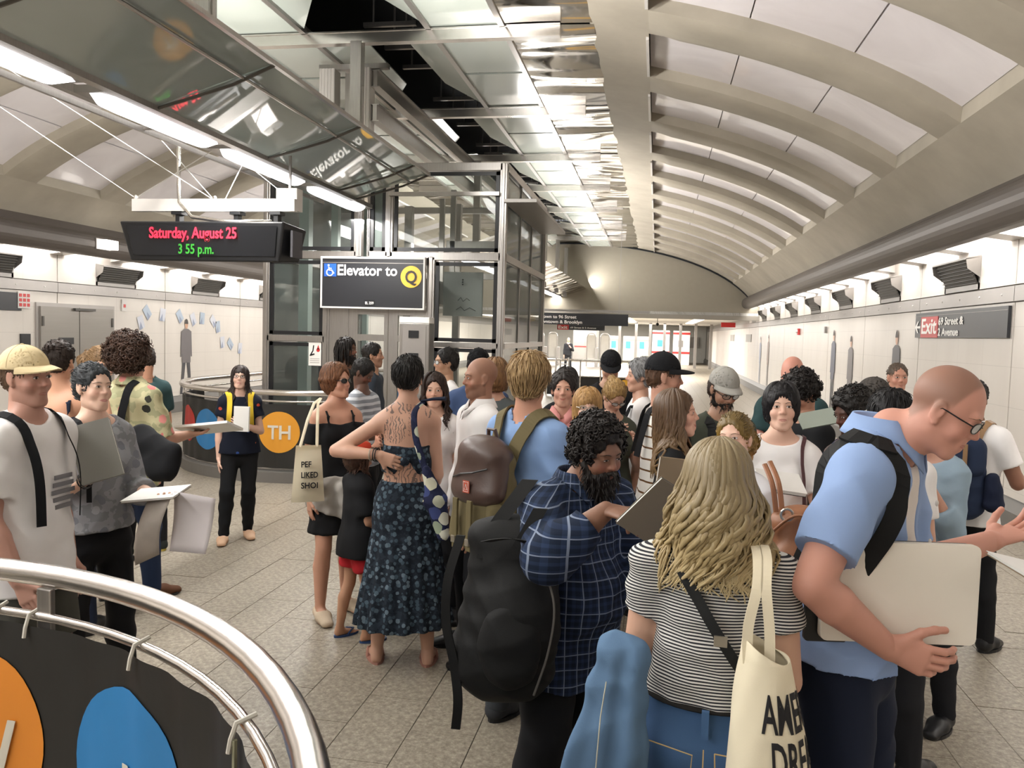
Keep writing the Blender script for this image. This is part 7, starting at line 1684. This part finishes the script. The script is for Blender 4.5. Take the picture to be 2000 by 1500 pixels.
    for q, (x0, x1) in enumerate(((-.028, -.02), (.020, .022))):
        a = smooth_pts([(.275+x0-.01, 1.90, 1.10), (.262+x0, 1.905, 1.18), (.262+x1*.5, 1.925, 1.27), (.268+x1*.5, 1.98, 1.325), (.27+x1*.5, 2.06, 1.34), (.275+x1*.5, 2.12, 1.31)])
        strap({'root': t}, [np.array(p)-t0+V3(0, 0, 0) for p in a], .024, CREAM, 'handle') if 0 else None
        b = MB(); V = []; n = len(a)
        for i, p in enumerate(a):
            p = np.array(p)-t0; V += [p+V3(-.012, 0, 0), p+V3(.012, 0, 0), p+V3(.012, .002, .002), p+V3(-.012, .002, .002)]
        F = [(4*i+k, 4*i+(k+1) % 4, 4*i+4+(k+1) % 4, 4*i+4+k) for i in range(n-1) for k in range(4)]
        b.add(V, F).build('handle', CREAM, t)
    # denim jacket over her left arm
    t0 = V3(-.06, 1.98, .5); t = thing('denim_jacket', 'faded blue denim jacket draped over the left arm of the blonde woman', 'jacket', tuple(t0))
    pr = [ecap(V3(-.08, 2.02, 1.03), V3(-.15, 1.99, .50), (.045, .045), (.105, .055), k=.03, folds=(5, .17, .9, .35)), ecap(V3(-.025, 2.00, 1.02), V3(-.04, 1.97, .52), (.035, .035), (.062, .05), k=.015, folds=(4, .2, 2.0, .3)), ecap(V3(-.08, 2.04, 1.07), V3(-.02, 2.02, 1.05), (.04, .03), (.04, .035), side=(0, 0, 1), k=.03)]
    o = sdf_part('denim', pr, FADED, t, t0, .007, .006, 3, clips=[(V3(0, 0, .5), V3(0, 0, -1))])
    ST = mat('pale_stitching', 'b9b7a6', .8); MB().tube([V3(-.09, 1.955, 1.00)-t0, V3(-.10, 1.935, .92)-t0, V3(-.105, 1.925, .82)-t0, V3(-.11, 1.920, .72)-t0], .0015, 4).build('seam', ST, o)
    # black backpack of the bearded man
    c = beardman; t0 = V3(-.47, 2.62, .62); t = thing('backpack', 'large slouching black backpack hanging low behind the bearded man', 'bag', tuple(t0))
    pr = [ecap(V3(-.43, 2.60, 1.14), V3(-.46, 2.58, .76), (.15, .10), (.175, .13), k=.05), ell(V3(-.40, 2.52, .92), (.13, .09, .17), k=.05), ell(V3(-.52, 2.60, .78), (.11, .11, .13), k=.04), ell(V3(-.46, 2.60, 1.18), (.13, .08, .06), k=.05)]
    o = sdf_part('pack_body', pr, BPBLK, t, t0, .010, .005, 5)
    sdf_part('front_pocket', [ell(V3(-.42, 2.455, .86), (.105, .045, .14), k=.03)], BPBLK, o, t0, .009, .006, 2)
    MB().tube([np.array(p)-t0 for p in smooth_pts([(-.33, 2.47, 1.14), (-.28, 2.43, 1.02), (-.29, 2.41, .88), (-.33, 2.40, .74)])], .004, 5).build('zip', M_louv, o)
    for pts, w in (([(-.40, 2.66, 1.36), (-.44, 2.60, 1.30), (-.49, 2.55, 1.22), (-.52, 2.52, 1.12)], .055), ([(-.34, 2.50, 1.30), (-.38, 2.48, 1.22), (-.42, 2.47, 1.14)], .045), ([(-.61, 2.56, 1.18), (-.64, 2.52, 1.04), (-.64, 2.51, .90), (-.61, 2.50, .78), (-.59, 2.49, .66), (-.595, 2.49, .56)], .03), ([(-.30, 2.45, 1.17), (-.4, 2.41, 1.22), (-.5, 2.43, 1.20)], .03)):
        P_ = [np.array(p)-t0 for p in smooth_pts(pts)]; b = MB(); V = []
        for p in P_: V += [p+V3(-w/2, -.004, 0), p+V3(w/2, -.004, 0), p+V3(w/2, .004, 0), p+V3(-w/2, .004, 0)]
        n = len(P_); b.add(V, [(4*i+k, 4*i+(k+1) % 4, 4*i+4+(k+1) % 4, 4*i+4+k) for i in range(n-1) for k in range(4)]+[(3, 2, 1, 0), (4*n-4, 4*n-3, 4*n-2, 4*n-1)]).build('strap', BPBLK, t)
    # olive and brown leather backpack, on the blond man's back
    c = blond; T, u = c['T'], c['u']; B0 = T(-.02, -.122, .655); W0 = wpt(c, B0-V3(0, 0, .28)); t = thing('backpack', 'olive canvas backpack with dark brown leather flap on the blond man', 'bag', tuple(W0), math.radians(c['rz'])); t0 = B0-V3(0, 0, .28)
    pr = [ecap(B0+V3(0, 0, .15), B0+V3(0, 0, -.19), (.150, .085), (.170, .105), k=.04), ell(B0+V3(0, -.07, -.12), (.12, .05, .12), k=.03)]
    o = sdf_part('pack_body', pr, OLIVEB, t, t0, .008, .005, 2)
    sdf_part('flap', [ecap(B0+V3(0, -.010, .15), B0+V3(0, -.055, .01), (.150, .092), (.160, .078), k=.03), ell(B0+V3(0, -.03, .17), (.12, .08, .07), k=.04)], DLEATH, o, t0, .008, .003, 4, clips=[(B0+V3(0, 0, -.02), V3(0, .5, -1)), (B0+V3(0, .05, 0), V3(0, 1, 0))])
    for x in (-.105, .105): sdf_part('side_pocket', [ecap(B0+V3(x, -.05, -.06), B0+V3(x, -.06, -.20), (.045, .045), (.05, .05), k=.02)], OLIVEB, o, t0, .009, .003, 1)
    for x in (-.045, .045):
        MB().box(tuple(B0-t0+V3(x, -.142, -.13)), (.03, .012, .22)).build('webbing', OLIVEB, o, bevel=.003); MB().box(tuple(B0-t0+V3(x, -.152, -.20)), (.026, .008, .03)).build('buckle', BRASS, o, bevel=.002)
    MB().tube([B0-t0+V3(-.10, -.112, .06), B0-t0+V3(-.03, -.131, .085), B0-t0+V3(.05, -.132, .10), B0-t0+V3(.11, -.106, .12)], .004, 5).build('zip', M_black, o)
    L_ = B0-t0+V3(.015, -.137, .035); p = MB().box(tuple(L_), (.040, .004, .052)).build('logo_patch', mat('patch_red', 'b5523c', .7), o); MB().tube([L_+V3(-.015, -.003, -.02), L_+V3(.015, -.003, -.02), L_+V3(.015, -.003, .021), L_+V3(-.015, -.003, .021)], .0014, 4, closed=True).tube([L_+V3(-.009, -.003, -.012), L_+V3(0, -.003, .012), L_+V3(.009, -.003, -.012)], .0018, 4, closed=True).build('logo_lines', M_letter, p)
    for q in (1, -1):
        for pts in (smooth_pts([T(q*.03, -.09, .735), T(q*.038, -.078, .775), T(q*.05, -.052, .815), T(q*.058, .0, .832), T(q*.064, .060, .79), T(q*.074, .080, .70), T(q*.078, .05, .60)]),):
            s = strap(c, [np.array(p)-0 for p in pts], .062, OLIVEB, 'shoulder_strap', t=.008)
    MB().tube([B0-t0+V3(-.03, .03, .22), B0-t0+V3(-.02, .02, .27), B0-t0+V3(.02, .02, .27), B0-t0+V3(.03, .03, .22)], .009, 6).build('grab_handle', DLEATH, t)
    # navy backpack
    c = navy; T = c['T']; B0 = T(0, -.125, .66); t0 = B0-V3(0, 0, .28); t = thing('backpack', 'navy canvas backpack with tan leather straps by the right wall', 'bag', tuple(wpt(c, t0)), math.radians(c['rz']))
    o = sdf_part('pack_body', [ecap(B0+V3(0, 0, .15), B0+V3(0, 0, -.17), (.14, .08), (.15, .10), k=.04)], NAVYBP, t, t0, .012, .006, 3); TL = mat('tan_strap_leather', '8a6a48', .5)
    sdf_part('flap', [ecap(B0+V3(0, -.01, .17), B0+V3(0, -.03, .06), (.145, .088), (.148, .085), k=.03)], NAVYBP, o, t0, .012, .004, 1, clips=[(B0+V3(0, 0, .02), V3(0, .3, -1))])
    for x in (-.06, .06): MB().box(tuple(B0-t0+V3(x, -.118, .02)), (.024, .012, .36)).build('leather_strap', TL, o, bevel=.003); MB().box(tuple(B0-t0+V3(x, -.127, -.03)), (.03, .006, .035)).build('buckle', BRASS, o)
    MB().disc(tuple(B0-t0+V3(0, -.128, .10)), .03, n=16).build('leather_patch', TL, o)
    for q in (1, -1): strap(c, smooth_pts([T(q*.035, -.08, .77), T(q*.054, .0, .832), T(q*.07, .075, .72)]), .04, TL, 'shoulder_strap')
    sdf_part('side_pouch', [ecap(B0+V3(.18, 0, .0), B0+V3(.19, 0, -.14), (.04, .05), (.06, .06), k=.02)], cloth('1a2136'), t, t0, .012, .004, 7)
    # brown leather rucksack of the ginger haired woman
    t0 = V3(.56, 3.18, .84); t = thing('backpack', 'worn brown leather rucksack behind the ginger haired woman', 'bag', tuple(t0))
    o = sdf_part('pack_body', [ecap(V3(.55, 3.18, 1.16), V3(.58, 3.17, .96), (.11, .07), (.145, .09), k=.05), ell(V3(.54, 3.11, 1.00), (.10, .04, .09), k=.03)], LEATH, t, t0, .009, .006, 3)
    MB().tube([np.array(p)-t0 for p in smooth_pts([(.45, 3.12, 1.13), (.54, 3.08, 1.21), (.66, 3.10, 1.12), (.70, 3.12, .98)])], .014, 8, flat=.4).build('flap_edge', LEATH, o, smooth=True)
    for pts in ([(.47, 3.16, 1.20), (.455, 3.18, 1.30), (.43, 3.24, 1.37)], [(.49, 3.14, 1.20), (.475, 3.17, 1.31), (.45, 3.25, 1.38)]): MB().tube([np.array(p)-t0 for p in smooth_pts(pts)], .010, 6, flat=.35).build('strap', LEATH, t)
    MB().tube([V3(.50+.022*math.cos(a), 3.10, 1.205+.022*math.sin(a))-t0 for a in np.linspace(0, 2*PI, 13)[:-1]], .005, 6, closed=True).build('ring', BRASS, t)
    # patterned hobo bag of the tattooed woman
    t0 = V3(-1.05, 3.99, .74); t = thing('hobo_bag', 'navy and white patterned cloth bag hanging from the tattooed woman', 'bag', tuple(t0))
    sdf_part('bag_body', [ecap(V3(-1.145, 4.00, 1.14), V3(-1.09, 3.99, .98), (.022, .02), (.058, .035), k=.03), ecap(V3(-1.09, 3.99, .98), V3(-1.04, 3.98, .80), (.060, .038), (.036, .03), k=.03)], PATT, t, t0, .008, .004, 2)
    P_ = smooth_pts([(-1.21, 4.14, 1.47), (-1.235, 4.07, 1.42), (-1.215, 4.03, 1.30), (-1.17, 4.01, 1.18), (-1.145, 4.0, 1.12)]); MB().tube([np.array(p)-t0 for p in P_], .019, 8, flat=.35).build('strap', PATT, t)
    MB().tube([V3(-1.22, 4.13, 1.475)-t0, V3(-1.15, 4.12, 1.49)-t0, V3(-1.08, 4.12, 1.495)-t0], [.008, .014, .018], 7, flat=.6).build('strap_knot', NAVY, t)
    # cream tote of the sunglasses woman
    t0 = V3(-2.07, 4.62, .78); t = thing('tote_bag', 'small cream tote with black print on the arm of the sunglasses woman', 'bag', tuple(t0)); X = nrm((.86, .5, 0))
    V = []; N = 12
    for sgn in (-1, 1):
        for i in range(N+1):
            for j in range(N+1):
                a, b = i/N-.5, j/N; p = X*a*(.20-.05*b)+V3(0, 0, b*.35)+V3(.5, -.86, 0)*sgn*.028*math.cos(a*PI)*math.sin(PI*min(1, b+.1))*.9; V.append(p)
    q = (N+1)**2; F = [(s_*q+i*(N+1)+j, s_*q+(i+1)*(N+1)+j, s_*q+(i+1)*(N+1)+j+1, s_*q+i*(N+1)+j+1) for s_ in (0, 1) for i in range(N) for j in range(N)]
    o = MB().add(V, F).build('canvas', CREAM, t, smooth=True)
    for sgn in (-1, 1): MB().tube([X*(.05*sgn)+V3(0, 0, .34), X*.03*sgn+V3(.01, .03, .50), X*.012*sgn+V3(.01, .08, .60), V3(.02, .13, .63)], .010, 6, flat=.3).build('handle', CREAM, t)
    for s_, z in (('PEF', .22), ('LIKED', .155), ('SHOI', .09)):
        me = text_mesh(s_, .05, .10 if len(s_) > 3 else .06)
        for v in me.vertices: p = X*(v.co.x-.045)+V3(0, 0, z+v.co.y)+V3(.5, -.86, 0)*(.032+v.co.z); v.co = p
        link('lettering', me, o, mat('black_ink', '1d1c1f', .8))
    # black sling bag of the curly man and black messenger bag by the tall man
    t0 = V3(-2.98, 4.42, .92); t = thing('sling_bag', 'black cloth sling bag hanging at the hip of the curly haired man', 'bag', tuple(t0))
    sdf_part('bag_body', [ecap(V3(-3.10, 4.45, 1.14), V3(-2.86, 4.40, 1.03), (.10, .07), (.11, .06), side=(0, 0, 1), k=.04), ell(V3(-2.92, 4.40, .98), (.12, .06, .09), k=.04)], BLK, t, t0, .010, .008, 5)
    t0 = V3(.66, 2.75, .62); t = thing('messenger_bag', 'black messenger bag low between the blonde woman and the tall man', 'bag', tuple(t0))
    sdf_part('bag_body', [rbox(V3(.66, 2.75, .86), (.15, .06, .16), .05, k=.01), ell(V3(.66, 2.70, .82), (.12, .05, .11), k=.03)], BPBLK, t, t0, .012, .008, 3)
    MB().tube([V3(.56, 2.75, 1.0)-t0, V3(.60, 2.72, 1.25)-t0, V3(.66, 2.62, 1.42)-t0], .014, 6, flat=.3).build('strap', BPBLK, t)
props()
